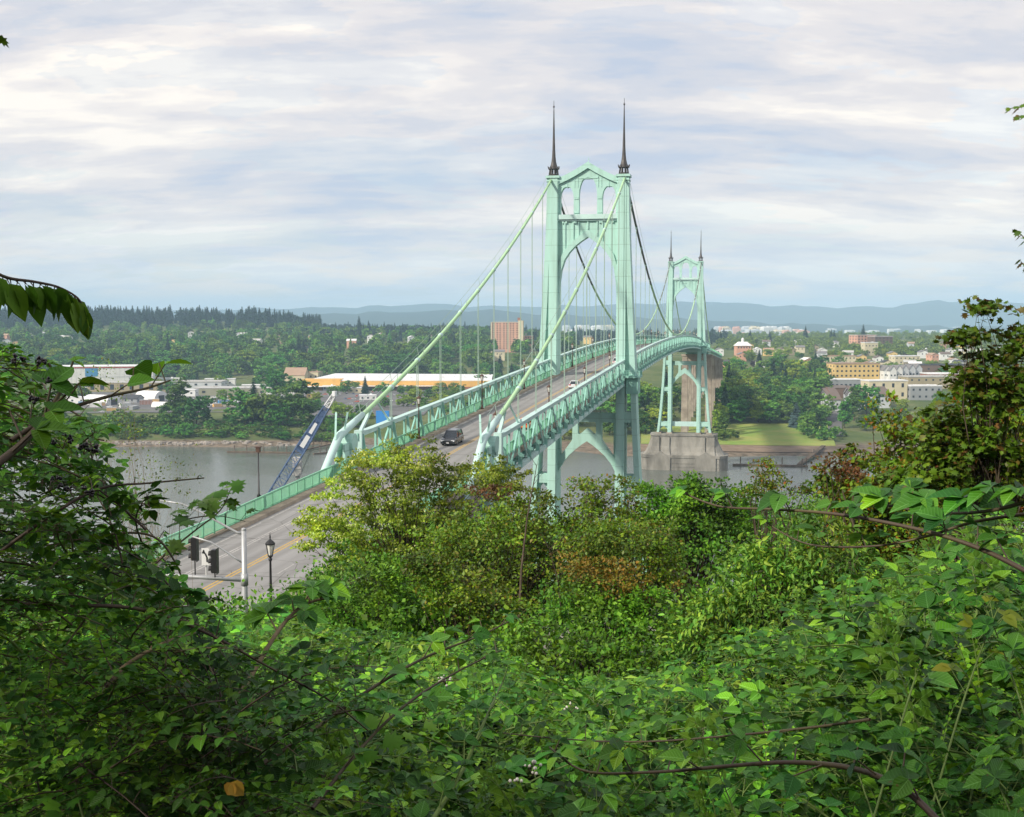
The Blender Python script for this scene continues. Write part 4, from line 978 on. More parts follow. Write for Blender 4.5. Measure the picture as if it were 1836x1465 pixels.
for i, (px, d_, w_, h_, wl_, lb_) in enumerate([(455, 1150, 22, 7, 'white', 'small white shed just left of the round tree'), (395, 1225, 30, 8, 'white', 'white shed behind the olive sided shed'), (330, 1060, 20, 6, 'white', 'white roofed shed behind the tall riverside tree'), (300, 1240, 26, 8, 'lgrey', 'pale shed right of the tall white warehouse'), (130, 960, 22, 5, 'white', 'low white roofed shed at the far left of the yard'), (590, 1185, 12, 5, 'white', 'white hut at the left corner of the orange warehouse'), (640, 1120, 16, 5, 'cream', 'small cream building in front of the orange warehouse'), (660, 1010, 14, 4, 'white', 'white site cabin in the parking lot behind the cable')]):
    box_building(px, d_, w_, 12, h_, lb_, wl_, 'white', rnd.choice([-5, 0, 8]), (3, 1, 1.6, 1.4), par=0)
# ---- cars
def paint(n, c): return pmat(n, c, .28, .6, coat=.6)
CP = dict(white=paint('white_car_paint', (.72, .73, .74)), silver=paint('silver_car_paint', (.45, .46, .48)), black=paint('black_car_paint', (.022, .026, .033)), red=paint('red_car_paint', (.62, .10, .03)), blue=paint('blue_car_paint', (.04, .09, .22)), orange=paint('orange_car_paint', (.75, .20, .04)))
HLM = pmat('headlight', (.7, .72, .75), .1, .8); TLM = pmat('tail_light', (.45, .02, .02), .2, .6)
def car(p, heading, colour, kind, label, group=None, full=True):
    """nose towards +Y"""
    o = empty({'suv': 'suv', 'car': 'car'}[kind], p, heading); tag(o, label, 'suv' if kind == 'suv' else 'car', group)
    key = (colour, kind, full)
    if key not in cont:
        L_, W_, H_ = (4.75, 1.9, 1.74) if kind == 'suv' else (4.5, 1.78, 1.44); gb = .95 if kind == 'suv' else .82
        b = MB()
        prof = [(-L_/2, .35), (-L_/2-.02, gb-.1), (-L_/2+.15, gb+.02), (-L_/2+.9, gb+.05), (.9, gb+.03), (L_/2-.35, gb-.08), (L_/2, gb-.28), (L_/2+.02, .35), (L_/2-.2, .22), (-L_/2+.2, .22)]
        secs = [(-W_/2, .86), (-W_/2+.1, .97), (-W_/2+.3, 1.0), (W_/2-.3, 1.0), (W_/2-.1, .97), (W_/2, .86)]
        rows = [[(x, y*(1-(1-k)*.25), .2+(z-.2)*k+(.0 if k == 1 else .0)) for y, z in prof+[prof[0]]] for x, k in secs]
        b.grid(rows); n = len(prof)+1
        b.f.append(tuple(range(n-1))); b.f.append(tuple(range((len(secs)-1)*n, (len(secs)-1)*n+n-1))[::-1])
        if kind == 'suv': cab = [(-L_/2+.12, gb), (-L_/2+.32, H_-.08), (-L_/2+.9, H_), (.25, H_-.02), (1.15, gb)]
        else: cab = [(-L_/2+.55, gb), (-L_/2+1.25, H_-.06), (-L_/2+1.8, H_), (.15, H_-.03), (1.15, gb)]
        r = MB(); wt, wb_ = W_/2-.28, W_/2-.1
        tp = [(y, z) for y, z in cab[1:4]]
        r.hexa([(-wt, tp[0][0], tp[0][1]-.03), (wt, tp[0][0], tp[0][1]-.03), (wt, tp[2][0], tp[2][1]-.03), (-wt, tp[2][0], tp[2][1]-.03), (-wt+.06, tp[0][0]+.1, H_), (wt-.06, tp[0][0]+.1, H_), (wt-.06, tp[2][0]-.1, H_), (-wt+.06, tp[2][0]-.1, H_)])
        for sx in (-1, 1):
            for (y0, z0), (y1, z1) in ((cab[0], cab[1]), (cab[4], cab[3])): r.beam((sx*wb_, y0, z0), (sx*wt, y1, z1), .08)
            r.beam((sx*wb_, -.35, gb), (sx*wt, -.35, H_-.06), .08)
            if kind == 'suv': r.beam((sx*(wt-.08), -1.6, H_+.05), (sx*(wt-.08), .1, H_+.05), .05)
        g = MB(); y0, y1 = cab[0][0]+.04, cab[4][0]-.04
        g.hexa([(-wb_+.02, y0, gb-.03), (wb_-.02, y0, gb-.03), (wb_-.02, y1, gb-.03), (-wb_+.02, y1, gb-.03), (-wt+.02, cab[1][0]+.03, H_-.06), (wt-.02, cab[1][0]+.03, H_-.06), (wt-.02, cab[3][0]-.03, H_-.06), (-wt+.02, cab[3][0]-.03, H_-.06)])
        ty = MB(); ty.tube([(-.11, 0, 0), (.11, 0, 0)], .34, 16); rm_ = MB(); rm_.tube([(-.125, 0, 0), (.125, 0, 0)], .2, 10)
        hl = MB(); hl.box((0, 0, 0), (.42, .12, .16)); gr = MB(); gr.box((0, L_/2+.0, .5), (W_*.55, .1, .28)); gr.box((0, L_/2+.02, .34), (W_*.8, .1, .1))
        pl = MB(); pl.box((0, L_/2+.06, .42), (.34, .03, .16)); pl.box((0, -L_/2-.06, .7), (.34, .03, .16))
        mi = MB(); mi.box((0, 0, 0), (.2, .1, .14))
        cont[key] = (b.mesh('body', CP[colour]), r.mesh('roof', CP[colour]), g.mesh('window_glass', GLASSD), ty.mesh('tyre', TYRE), rm_.mesh('rim', RIMM), hl.mesh('headlight', HLM), hl.mesh('tail_light', TLM), gr.mesh('grille', BLACK), pl.mesh('plate', RM['white']), mi.mesh('mirror', CP[colour]), L_, W_)
    k = cont[key]; L_, W_ = k[-2:]
    def lk(n_, me, par, loc=(0, 0, 0)): q = bpy.data.objects.new(n_, me); C.objects.link(q); q.parent = par; q.location = loc; return q
    lk('body', k[0], o); lk('roof', k[1], o); lk('window_glass', k[2], o)
    for sx in (-1, 1):
        for sy in (-1, 1):
            t = lk('wheel', k[3], o, (sx*(W_/2-.1), sy*L_*.3, .34))
            if full: lk('rim', k[4], t, (sx*.01, 0, 0))
        if full:
            lk('headlight', k[5], o, (sx*(W_/2-.3), L_/2-.06, .66)); lk('tail_light', k[6], o, (sx*(W_/2-.3), -L_/2-.0, .78)); lk('mirror', k[9], o, (sx*(W_/2+.06), .75, 1.0))
    if full: lk('grille', k[7], o); lk('number_plate', k[8], o)
    return o
def car_on(Y, x, colour, kind, label, toward):
    s = (zd(Y+1)-zd(Y-1))/2; o = car((x, Y, zd(Y)+.01), math.pi if toward else 0, colour, kind, label); o.rotation_euler = ((-1 if toward else 1)*math.atan(s), 0, math.pi if toward else 0); return o
car_on(-112.5, -1.9, 'black', 'suv', 'dark blue black suv driving towards the viewer beside the yellow line', True)
car_on(-31, 1.75, 'white', 'car', 'white car driving away past the middle of the side span', False)
car_on(-95, 4.3, 'orange', 'car', 'orange red car half hidden behind the right hand truss', False)
car_on(38, 2.2, 'white', 'suv', 'white van like car driving away beside the near tower leg', False)
car_on(28, 4.6, 'black', 'car', 'dark car just behind the right truss near the tower', False)
# parked cars
cc = ['white', 'silver', 'black', 'blue', 'red', 'silver']
for i, (px, d) in enumerate([(545, 1120), (552, 1118), (560, 1122), (575, 1100), (583, 1098), (600, 1060), (592, 930), (600, 925), (608, 935), (616, 940), (640, 985), (648, 990), (590, 1085), (708, 1080), (716, 1082), (724, 1078), (696, 1050), (628, 960), (700, 1000), (690, 1120), (742, 1100), (752, 1102), (170, 890), (182, 880), (196, 905), (610, 1100), (622, 1102), (634, 1100), (640, 1060), (648, 1061), (656, 1060), (664, 1062), (672, 1060), (620, 1020), (627, 1021), (634, 1020), (730, 1040), (738, 1041), (746, 1040), (680, 1150), (668, 1150), (612, 1150), (604, 1151)]):
    x, y, z = base_pt(px, d); c_ = cc[i % 6]
    car((x, y, z+.1), YAW+R(rnd.choice([0, 90, 80, 10, 170])), c_, 'car', '%s car parked in the lot in front of the orange warehouse' % c_ if px > 500 else '%s car parked in the riverside yard on the far left' % c_, 'cars parked on the far bank', False)
# ---- ground sheets: parking lot, lawn, street, beach
def sheet(name, mat, pts, dz, nx=24, ny=24):
    """pts: four (px, f) corners, draped over the ground"""
    c = [((q[0]-918)/FPX*q[1]/math.cos(PITCH), q[1]) for q in pts]; rows = []
    for i in range(nx+1):
        u = i/nx; row = []
        for j in range(ny+1):
            v = j/ny; r = (c[0][0]*(1-u)+c[1][0]*u)*(1-v)+(c[3][0]*(1-u)+c[2][0]*u)*v; f = (c[0][1]*(1-u)+c[1][1]*u)*(1-v)+(c[3][1]*(1-u)+c[2][1]*u)*v
            f += wob(f, r, 30)*2.0*(1 if 0 < i < nx and 0 < j < ny else 0)*0
            p = CAM+FW*f+RT*r; row.append((p.x, p.y, hgt(p.x, p.y)+dz))
        rows.append(row)
    m = MB(); m.grid(rows); o = m.build(name, mat); tag(o, kind='structure'); return o
GRASS = pmat('park_lawn', (.17, .29, .05), .95, .1, col2=(.30, .32, .09), vscale=.035, lo=.4, hi=.65)
MUD = pmat('beach_mud', (.27, .20, .14), .9, .15, col2=(.18, .13, .09), vscale=.12)
sheet('parking_lot', LOTM, [(560, 830), (760, 850), (800, 1180), (540, 1180)], .5, 40, 60)
sheet('yard', LOTM, [(90, 870), (500, 880), (520, 1110), (90, 1110)], .45, 50, 40)
sheet('lawn', GRASS, [(1150, 722), (1500, 712), (1488, 812), (1150, 815)], .55, 50, 30)
sheet('street', LOTM, [(1488, 760), (1512, 760), (1506, 960), (1476, 960)], .7, 6, 60)
sheet('river_beach', MUD, [(1140, 694), (1530, 690), (1530, 716), (1140, 722)], .4, 60, 10)
# ---- right bank buildings
box_building(1536, 1090, 42, 20, 17, 'bright yellow terraced apartment block with a flat stepped roof', 'yellow', 'tile', 8, (10, 4, 1.8, 1.6), 'apartment block')
box_building(1516, 1030, 28, 14, 9, 'grey building with a white roof edge below the yellow apartments', 'grey', 'white', 8, (7, 1, 2.0, 1.4), 'building')
box_building(1592, 955, 32, 16, 14.5, 'cream white block with two tall dark windows right of the yellow apartments', 'cream', 'white', 8, (4, 2, 2.0, 3.2), 'apartment block')
for i, (px, d) in enumerate([(1590, 1085), (1600, 1080), (1611, 1085), (1622, 1088), (1634, 1095), (1646, 1100)]):
    house(px, d, 6.5, 14, 12, ['tall pale narrow gabled townhouse, leftmost of the row behind the cream block', 'tall pale grey narrow gabled townhouse, second from the left of its row', 'tall pale grey townhouse, third from the left of its row', 'tall grey townhouse, third from the right of its row', 'grey townhouse, second from the right of its row', 'grey townhouse, rightmost of the tall gabled row'][i], 'white' if i < 3 else 'lgrey', 'grey', 8, 'tall gabled townhouses', 1.2)
for k, (px0, d0, n_) in enumerate([(1500, 868, 6), (1543, 880, 5), (1588, 892, 4)]):
    for i in range(n_):
        d = d0+i*9.5; house(px0-i*1.6+1, d, 17, 8.5, 8.5, 'white townhouse with brown roof, number %s from the river in the %s row' % (['one', 'two', 'three', 'four', 'five', 'six'][i], ['left', 'middle', 'right'][k]), 'lgrey', 'brown', 92, 'riverside townhouse rows', .55)
box_building(1508, 960, 30, 40, 8.0, 'low building with a plain brown roof behind the left townhouse row', 'brown', 'brown', 4, None, 'building', par=0)
box_building(1672, 1035, 44, 22, 10, 'tan building with a flat pale roof behind the maple', 'tan', 'pale', 5, (7, 2, 1.6, 1.5))
box_building(1722, 1060, 58, 20, 10.5, 'long brick building with a white roof edge at the right', 'brick', 'white', 4, (10, 2, 2.2, 1.6))
box_building(1660, 955, 26, 14, 11, 'grey block with a white cornice in front of the salmon building', 'grey', 'white', 5, (5, 2, 1.6, 1.6))
box_building(1690, 1180, 60, 24, 8, 'dark flat roofed building above the long brick building', 'brown', 'dark', 4, (6, 1, 2, 1.5))
box_building(1552, 1700, 32, 20, 19, 'orange brick apartment block with white balconies on the town skyline', 'pink', 'pale', 20, (6, 5, 2.2, 1.8), 'apartment block')
box_building(1582, 1690, 30, 22, 17, 'dark brick block joined to the right of the orange brick apartments', 'brown', 'pale', 20, (5, 4, 2.2, 1.6), 'apartment block')
box_building(1560, 1500, 18, 10, 16, 'cream wall block between lime green trees', 'cream', 'white', 12, (4, 2, 1.5, 1.4))
box_building(1625, 1330, 30, 14, 9, 'pale building lit yellow beside the bright green trees', 'cream', 'white', 10, (6, 2, 1.5, 1.4))
box_building(1506, 1330, 34, 12, 9, 'row of cream terraced houses above the yellow apartments', 'cream', 'tile', 5, (8, 2, 1.4, 1.4))
box_building(1520, 1210, 40, 14, 9, 'white building with dark windows behind the yellow apartments', 'white', 'pale', 4, (9, 1, 1.8, 1.4))
def townhall():
    x, y, z = base_pt(1333, 1500); o = empty('brick_hall', (x, y, z), YAW+R(4)); tag(o, 'brick hall with white hipped roof and cupola among trees right of the far tower', 'hall')
    h = 75-(620-580)*1500/FPX-z; m = MB(); m.box((0, 8, h/2-1), (18, 14, h+2)); m.build('wall', WM['pink'], o)
    r = MB(); r.hexa([(-10, 0, h), (10, 0, h), (10, 16, h), (-10, 16, h), (-5, 5, h+5), (5, 5, h+5), (5, 11, h+5), (-5, 11, h+5)]); r.build('roof', RM['white'], o)
    c = MB(); c.lathe((0, 8, h+5), [(1.8, 0), (1.8, 2.6), (2.1, 2.7), (1.3, 4.0), (.1, 5.2)], 8); c.build('cupola', RM['white'], o)
    for i in range(5): win(o, -7+i*3.5, .95, h-2.2, 1.5, 1.8, 'y')
townhall()
# ---- houses scattered through the town (right) and the wooded slope (left)
wl = ['white', 'cream', 'lgrey', 'white', 'tan', 'pink', 'yellow', 'white']; rl = ['grey', 'brown', 'pale', 'tile', 'dark', 'white', 'grey']
HS = [(1290, 1500), (1358, 1560), (1385, 1480), (1402, 1500), (1420, 1520), (1375, 1250), (1400, 1240), (1418, 1230), (1388, 1160), (1412, 1150), (1345, 1700), (1440, 1600), (1460, 1620), (1475, 1500), (1480, 1400), (1450, 1280), (1560, 1250), (1575, 1330), (1600, 1420), (1590, 1240), (1640, 1250), (1655, 1450), (1660, 1500), (1675, 1400), (1700, 1420), (1705, 1520), (1720, 1600), (1735, 1480), (1745, 1600), (1760, 1500), (1640, 1700), (1690, 1700), (1500, 1800), (1430, 1900), (1620, 1900), (1490, 1220), (1650, 1210), (1710, 1290), (1380, 1800), (1330, 1350), (1730, 1250), (1528, 1420), (1545, 1350), (1700, 1900), (1780, 1300), (1790, 1450), (1800, 1600), (1310, 1250), (1466, 1180)]
for i, (px, d) in enumerate(HS):
    w_ = wl[i*3 % 8]; r_ = rl[i*5 % 7]; house(px, d, 9, 12, 6.0, '%s walled house with a %s roof among the town trees, right' % ({'lgrey': 'pale grey', 'pink': 'pink'}.get(w_, w_), {'tile': 'tiled', 'pale': 'pale'}.get(r_, r_)), w_, r_, rnd.choice([0, 90, 15, 75]), 'houses among the town trees', lift=1.5)
HL = [(8, 1900), (20, 1850), (95, 2050), (130, 1750), (118, 1760), (320, 1560), (310, 1900), (345, 2050), (355, 2000), (420, 2000), (428, 1950), (445, 1960), (500, 1850), (558, 1540), (570, 1900), (595, 1950), (665, 1900), (685, 1960), (740, 1800), (775, 1820), (870, 1720), (905, 1480), (30, 1650), (60, 1900), (470, 1700), (640, 1700), (15, 1700), (230, 2050), (385, 1650), (1010, 1900), (1060, 1950)]
for i, (px, d) in enumerate(HL):
    w_ = wl[i*5 % 8]; r_ = rl[i*3 % 7]; house(px, d, 10, 13, 7.0, '%s walled house with a %s roof between trees left of the bridge' % ({'lgrey': 'pale grey'}.get(w_, w_), {'tile': 'tiled'}.get(r_, r_)), w_, r_, rnd.choice([0, 90, 15, 75]), 'houses among the trees on the left', lift=4)
# ---- far port sheds and towns beyond, pale specks in the haze
k_ = 0
spk = {}
def speck(px, d, w, h, col, lab, grp):
    x, y, z = base_pt(px, d); key = (w, h, col)
    if key not in spk:
        m = MB(); m.box((0, 0, h/2-5), (w, w*.6, h+10)); m.box((w*.2, 0, h+h*.08), (w*.3, w*.3, h*.16)); m.hexa([(-w*.5, -w*.3, h), (w*.1, -w*.3, h), (w*.1, w*.3, h), (-w*.5, w*.3, h), (-w*.45, -w*.05, h+h*.12), (w*.05, -w*.05, h+h*.12), (w*.05, w*.05, h+h*.12), (-w*.45, w*.05, h+h*.12)]); spk[key] = m.mesh('distant_building', WM[col])
    o = bpy.data.objects.new('distant_building', spk[key]); C.objects.link(o); o.location = (x, y, z); o.rotation_euler = (0, 0, YAW+rnd.random()*.5); tag(o, lab, 'building', grp)
for i in range(46): speck(556+i*3.4+rnd.random()*3, 7000+rnd.random()*900, 10, rnd.choice([30, 38, 50]), 'lgrey', 'pale slender block in the haze on the plain right of the dark conifer ridge', 'pale blocks on the hazy plain')
for i in range(36): speck(1010+i*2.6+rnd.random()*4, 5600+rnd.random()*900, rnd.choice([25, 40]), rnd.choice([14, 22, 40]), rnd.choice(['white', 'cream', 'lgrey']), 'hazy pale city building seen through the bridge cables', 'hazy city buildings behind the bridge')
for i in range(48): speck(1285+i*3.2+rnd.random()*4, 4700+rnd.random()*900, rnd.choice([30, 45, 60]), rnd.choice([18, 26, 38]), rnd.choice(['white', 'cream', 'pink', 'lgrey']), 'pale hazy building in the distant town right of the far tower', 'distant town beyond the trees')
for i in range(44): speck(1440+i*8+rnd.random()*6, 6400+rnd.random()*2600, rnd.choice([30, 50]), rnd.choice([14, 20]), 'white', 'white speck of a house on the hazy far slope', 'white specks on the far slope')
# ---- distant ridges
HILL = pmat('wooded_hill', (.016, .030, .026), .95, .05, col2=(.03, .045, .03), vscale=.004)
def ridge(name, d, prof, width, seedk):
    """prof: (px, py) of the skyline"""
    rows = []; pxs = list(range(-900, 2800, 20))
    for k in range(9):
        v = k/8; row = []
        for px in pxs:
            py = interp(px, prof); top = 75+(580-py)*d/FPX; top += wob(px*4.0, seedk, 90.0)*d*.0007+wob(px*9.0, seedk, 60.0)*d*.0003
            dd = d+(v-.5)*width; r = (px-918)/FPX*dd; g = 10; hz_ = g+(top-g)*math.sin(math.pi*v)**.8; p = CAM+FW*dd+RT*r; row.append((p.x, p.y, hz_-12*(1-math.sin(math.pi*v))))
        rows.append(row)
    m = MB(); m.grid(rows); o = m.build(name, HILL, smooth=True); tag(o, kind='structure')
ridge('hills', 8000, [(-900, 570), (540, 566), (600, 562), (700, 560), (880, 556), (960, 563), (1050, 566), (1270, 574), (1400, 580), (1560, 584), (1836, 586), (2800, 582)], 2600, 1)
ridge('mountains', 12300, [(-900, 552), (400, 556), (700, 549), (760, 545), (840, 549), (900, 550), (1060, 548), (1280, 541), (1350, 546), (1480, 551), (1590, 551), (1660, 541), (1760, 538), (1836, 544), (2100, 536), (2800, 550)], 2600, 5)
# ---- haze
hz = MB(); hz.box((CAM.x, CAM.y, 163), (30000, 30000, 354), YAW)
hm = bpy.data.materials.new('haze_air'); hm.use_nodes = True; nt = hm.node_tree; nt.nodes.clear(); pv = N(nt, 'ShaderNodeVolumePrincipled'); out = N(nt, 'ShaderNodeOutputMaterial')
pv.inputs['Color'].default_value = (.53, .77, 1.0, 1); pv.inputs['Absorption Color'].default_value = (0, 0, 0, 1); pv.inputs['Density'].default_value = 0.000115; pv.inputs['Anisotropy'].default_value = -0.1
nt.links.new(pv.outputs[0], out.inputs['Volume'])
ho = hz.build('haze', hm); tag(ho, kind='stuff'); tag(ho, 'thin bluish haze filling the air over the river valley', 'haze')
# ================================================================ trees of the far bank
def pick(w): return rnd.choices(list(w), list(w.values()))[0]
LB = {'broadleaf': 'leafy green tree', 'lime': 'bright lime green tree', 'plum': 'dark purple leaved tree', 'poplar': 'slim upright green tree', 'shrub': 'low green shrub', 'conifer': 'tall dark conifer', 'spruce': 'blue grey spruce'}
def scatter(n, px0, px1, d0, d1, hr, w, where, group, wide=1.2, avoid=()):
    k = 0; pts = []; tries = 0
    while k < n and tries < n*40:
        tries += 1; px = px0+(px1-px0)*rnd.random(); d = d0+(d1-d0)*rnd.random(); r = (px-918)/FPX*d
        if any(a <= px <= b and c <= d <= e for a, b, c, e in avoid): continue
        p = CAM+FW*d+RT*r
        if d < 1350 and abs(p.x) < 10: continue
        if any((r-q[0])**2+(d-q[1])**2 < 42 for q in pts): continue
        pts.append((r, d)); kind = pick(w); h = hr[0]+(hr[1]-hr[0])*rnd.random()
        if kind == 'conifer': h *= 1.2
        if kind == 'plum': h *= .75
        tpx(kind, px, d, h, LB[kind]+' '+where, group, wide*(.85+.3*rnd.random())*(.9 if kind in ('conifer', 'poplar') else 1)); k += 1
# riverside trees on the left bank, one by one
for kind, px, d, h, wd, lab in [
 ('poplar', 322, 800, 30, 1.5, 'tall dark loose crowned tree right of the arched white tents'), ('broadleaf', 352, 790, 22, 1.2, 'bushy tree at the right foot of the tall loose crowned riverside tree'),
 ('broadleaf', 300, 785, 15, 1.3, 'rounded tree at the left foot of the tall loose crowned riverside tree'), ('broadleaf', 330, 757, 11, 1.2, 'pale green round bush tree at the very edge of the left bank'),
 ('conifer', 455, 800, 30, 1.3, 'dark pointed tree between the big peaked tent and the crane boom'), ('broadleaf', 440, 795, 24, 1.3, 'dark broad tree left of the pointed riverside tree'), ('broadleaf', 475, 790, 24, 1.2, 'dark broad tree right of the pointed riverside tree'),
 ('broadleaf', 524, 810, 31, 1.35, 'largest dark round tree beside the crane boom'), ('broadleaf', 545, 795, 20, 1.2, 'lower dark tree at the right of the largest riverside tree'), ('broadleaf', 500, 785, 17, 1.2, 'mid green tree in front of the largest riverside tree'),
 ('broadleaf', 499, 1030, 27, 1.25, 'big round mid green tree standing alone left of the orange warehouse'), ('shrub', 412, 765, 9, 1.2, 'pale green bush on the bank in the middle of the riverside scrub'), ('broadleaf', 400, 960, 12, 1.0, 'small bluish tree in the container yard'), ('broadleaf', 148, 1000, 20, 1.2, 'grey green tree in front of the white warehouse'),
 ('broadleaf', 620, 1120, 14, 1.2, 'dark tree at the edge of the parking lot by the crane tip'), ('conifer', 655, 1110, 17, 1.3, 'small dark pointed tree in front of the orange warehouse'), ('broadleaf', 598, 1060, 11, 1.2, 'low tree left of the crane tip'),
 ('lime', 745, 960, 15, 1.4, 'wide yellow green willow like tree behind the left truss'), ('lime', 722, 940, 12, 1.4, 'smaller yellow green tree behind the left truss'), ('lime', 790, 950, 12, 1.3, 'yellow green tree below the pink apartment tower behind the truss'), ('broadleaf', 690, 920, 10, 1.2, 'dark green tree behind the left truss near the cable end'),
 ('lime', 660, 830, 6, 2.0, 'low bright green bush by the water behind the cable bent')]:
    tpx(kind, px, d, h, lab, 'riverside trees', wd)
scatter(85, 150, 605, 752, 800, (4, 8), {'shrub': 5, 'broadleaf': 1}, 'in the scrub along the left river bank', 'scrub along the left bank', 1.5)
scatter(16, 80, 240, 760, 830, (6, 11), {'shrub': 2, 'broadleaf': 2}, 'on the far left river bank', 'far left bank trees', 1.4)
scatter(44, 560, 880, 770, 1170, (7, 12), {'broadleaf': 4, 'lime': 2, 'shrub': 1}, 'around the parking lot left of the bridge', 'trees round the parking lot', 1.2, avoid=[(575, 700, 900, 1090)])
scatter(20, 90, 520, 1120, 1280, (9, 15), {'broadleaf': 4, 'lime': 3, 'conifer': .5}, 'behind the low sheds on the left', 'trees behind the sheds', 1.1, avoid=[(95, 285, 1100, 1290), (320, 480, 1080, 1200)])
scatter(92, -30, 1010, 1310, 1560, (18, 27), {'broadleaf': 7, 'lime': .8, 'conifer': .8, 'poplar': .7}, 'in the wooded slope behind the riverside sheds', 'wooded slope left of the bridge', 1.45, avoid=[(870, 960, 1200, 1600)])
scatter(34, 860, 1000, 1200, 1450, (11, 17), {'broadleaf': 7, 'lime': .8, 'conifer': 1}, 'below the pink apartment tower', 'trees below the apartment tower', 1.3)
scatter(48, 985, 1300, 745, 960, (13, 22), {'broadleaf': 7, 'lime': .6, 'conifer': 1.2}, 'on the far bank seen under the bridge deck', 'trees seen under the bridge', 1.2, avoid=[(1150, 1300, 700, 760)])
scatter(118, 1292, 1478, 815, 1180, (15, 23), {'broadleaf': 7, 'lime': 1.3, 'conifer': 1.8, 'poplar': .6}, 'in the dense wood behind the park lawn', 'wood behind the park lawn', 1.15)
tpx('spruce', 1428, 800, 17, 'pale blue grey spruce at the back edge of the park lawn', 'park edge trees', 1.5)
for px, d, h, kd, lab in [(1446, 765, 15, 'broadleaf', 'big bushy tree at the right end of the park lawn by the water'), (1462, 775, 19, 'broadleaf', 'tall bushy tree beside the street end right of the park lawn'), (1472, 745, 14, 'shrub', 'low leafy tree right of the park lawn beside the dock ramp'), (1297, 770, 16, 'poplar', 'narrow green tree just right of the far bridge pier'), (1299, 745, 13, 'shrub', 'bush at the foot of the narrow tree by the far pier'), (1516, 800, 20, 'poplar', 'tall narrow tree between the street and the townhouses'), (1530, 830, 24, 'poplar', 'dark columnar tree before the white townhouses'), (1552, 850, 24, 'broadleaf', 'green tree rising between the left and middle townhouse rows'), (1500, 760, 8, 'shrub', 'small tree on the strip right of the street'), (1385, 1000, 30, 'conifer', 'tallest dark conifer in the wood behind the lawn')]:
    tpx(kd, px, d, h, lab, 'park edge trees', 1.25)
scatter(56, 1295, 1850, 1150, 1500, (8, 14), {'broadleaf': 4, 'lime': 6, 'plum': .9, 'conifer': .4}, 'between the sunlit houses on the right', 'nearer town trees', 1.25, avoid=[(1470, 1610, 1000, 1180), (1575, 1780, 900, 1150)])
scatter(52, 1545, 1850, 780, 1230, (8, 14), {'broadleaf': 5, 'lime': 2, 'plum': .5}, 'near the riverside apartments on the right', 'trees by the apartments', 1.2, avoid=[(1540, 1760, 930, 1110)])
for px, d, h, lab in [(1545, 1950, 34, 'lone tall pointed conifer above the orange brick apartments'), (1442, 2050, 30, 'broad dark conifer on the town skyline left of two small conifers'), (1488, 2050, 24, 'left one of two slim skyline conifers'), (1493, 2060, 23, 'right one of two slim skyline conifers'), (1378, 1950, 22, 'dark conifer on the skyline above the hazy town'), (1343, 1950, 24, 'slim dark conifer on the skyline right of the far tower'), (645, 2150, 36, 'tall lone conifer on the left skyline beside the hazy plain'), (662, 2150, 28, 'conifer right of the tall lone skyline conifer'), (690, 2200, 26, 'third conifer on the skyline right of the tall lone one')]:
    tpx('conifer', px, d, h, lab, 'skyline conifers', 1.25)
def many(n, px0, px1, d0, d1, hr, w):
    out = []
    for _ in range(n):
        px = px0+(px1-px0)*rnd.random(); d = d0+(d1-d0)*rnd.random()
        if d < 2000 and any(abs(px-q[0]) < 9 and 0 < q[1]-d < 60 for q in HS+HL): continue
        kd = pick(w); h = hr[0]+(hr[1]-hr[0])*rnd.random(); out.append((kd, d, (px-918)/FPX*d, h*(1.25 if kd == 'conifer' else 1)))
    return out
merged('left_wood', many(700, -150, 1030, 1480, 2300, (14, 22), {'broadleaf': 8, 'conifer': .9}), 'continuous dark green wood covering the slope left of the bridge', 'wood', 2, 1.7, LM_FAR)
merged('mixed_skyline_wood', many(360, 540, 1300, 1900, 2900, (14, 20), {'broadleaf': 5, 'conifer': 3}), 'mixed wood along the skyline behind the bridge', 'wood', 3, 2.0, LM_FARC)
merged('conifer_ridge', many(900, -200, 575, 2300, 2720, (15, 29), {'conifer': 6, 'broadleaf': 1.2}), 'dark spiky ridge of conifers on the left skyline', 'wood', 4, 2.1, LM_FARC)
LM_FART = leafmat('far_town_leaf', [(0.06, 0.12, 0.02), (0.11, 0.19, 0.028), (0.20, 0.28, 0.03), (0.30, 0.36, 0.05)], .7, .2, 0)
merged('town_trees', many(760, 1285, 1990, 1480, 2900, (9, 15), {'lime': 7, 'broadleaf': 4, 'conifer': .5}), 'yellow green mass of trees far back in the town on the right', 'wood', 3, 2.0, LM_FART)
merged('plain_woods', many(420, 400, 2100, 3200, 6500, (12, 18), {'broadleaf': 1}), 'low belts of trees across the hazy plain', 'wood', 6, 4.5, LM_FAR)
merged('slope_wood', many(260, -60, 870, 1290, 1500, (14, 21), {'broadleaf': 8, 'conifer': .6}), 'leafy wood on the slope just behind the white warehouses', 'wood', 2, 1.5, LM_FAR)
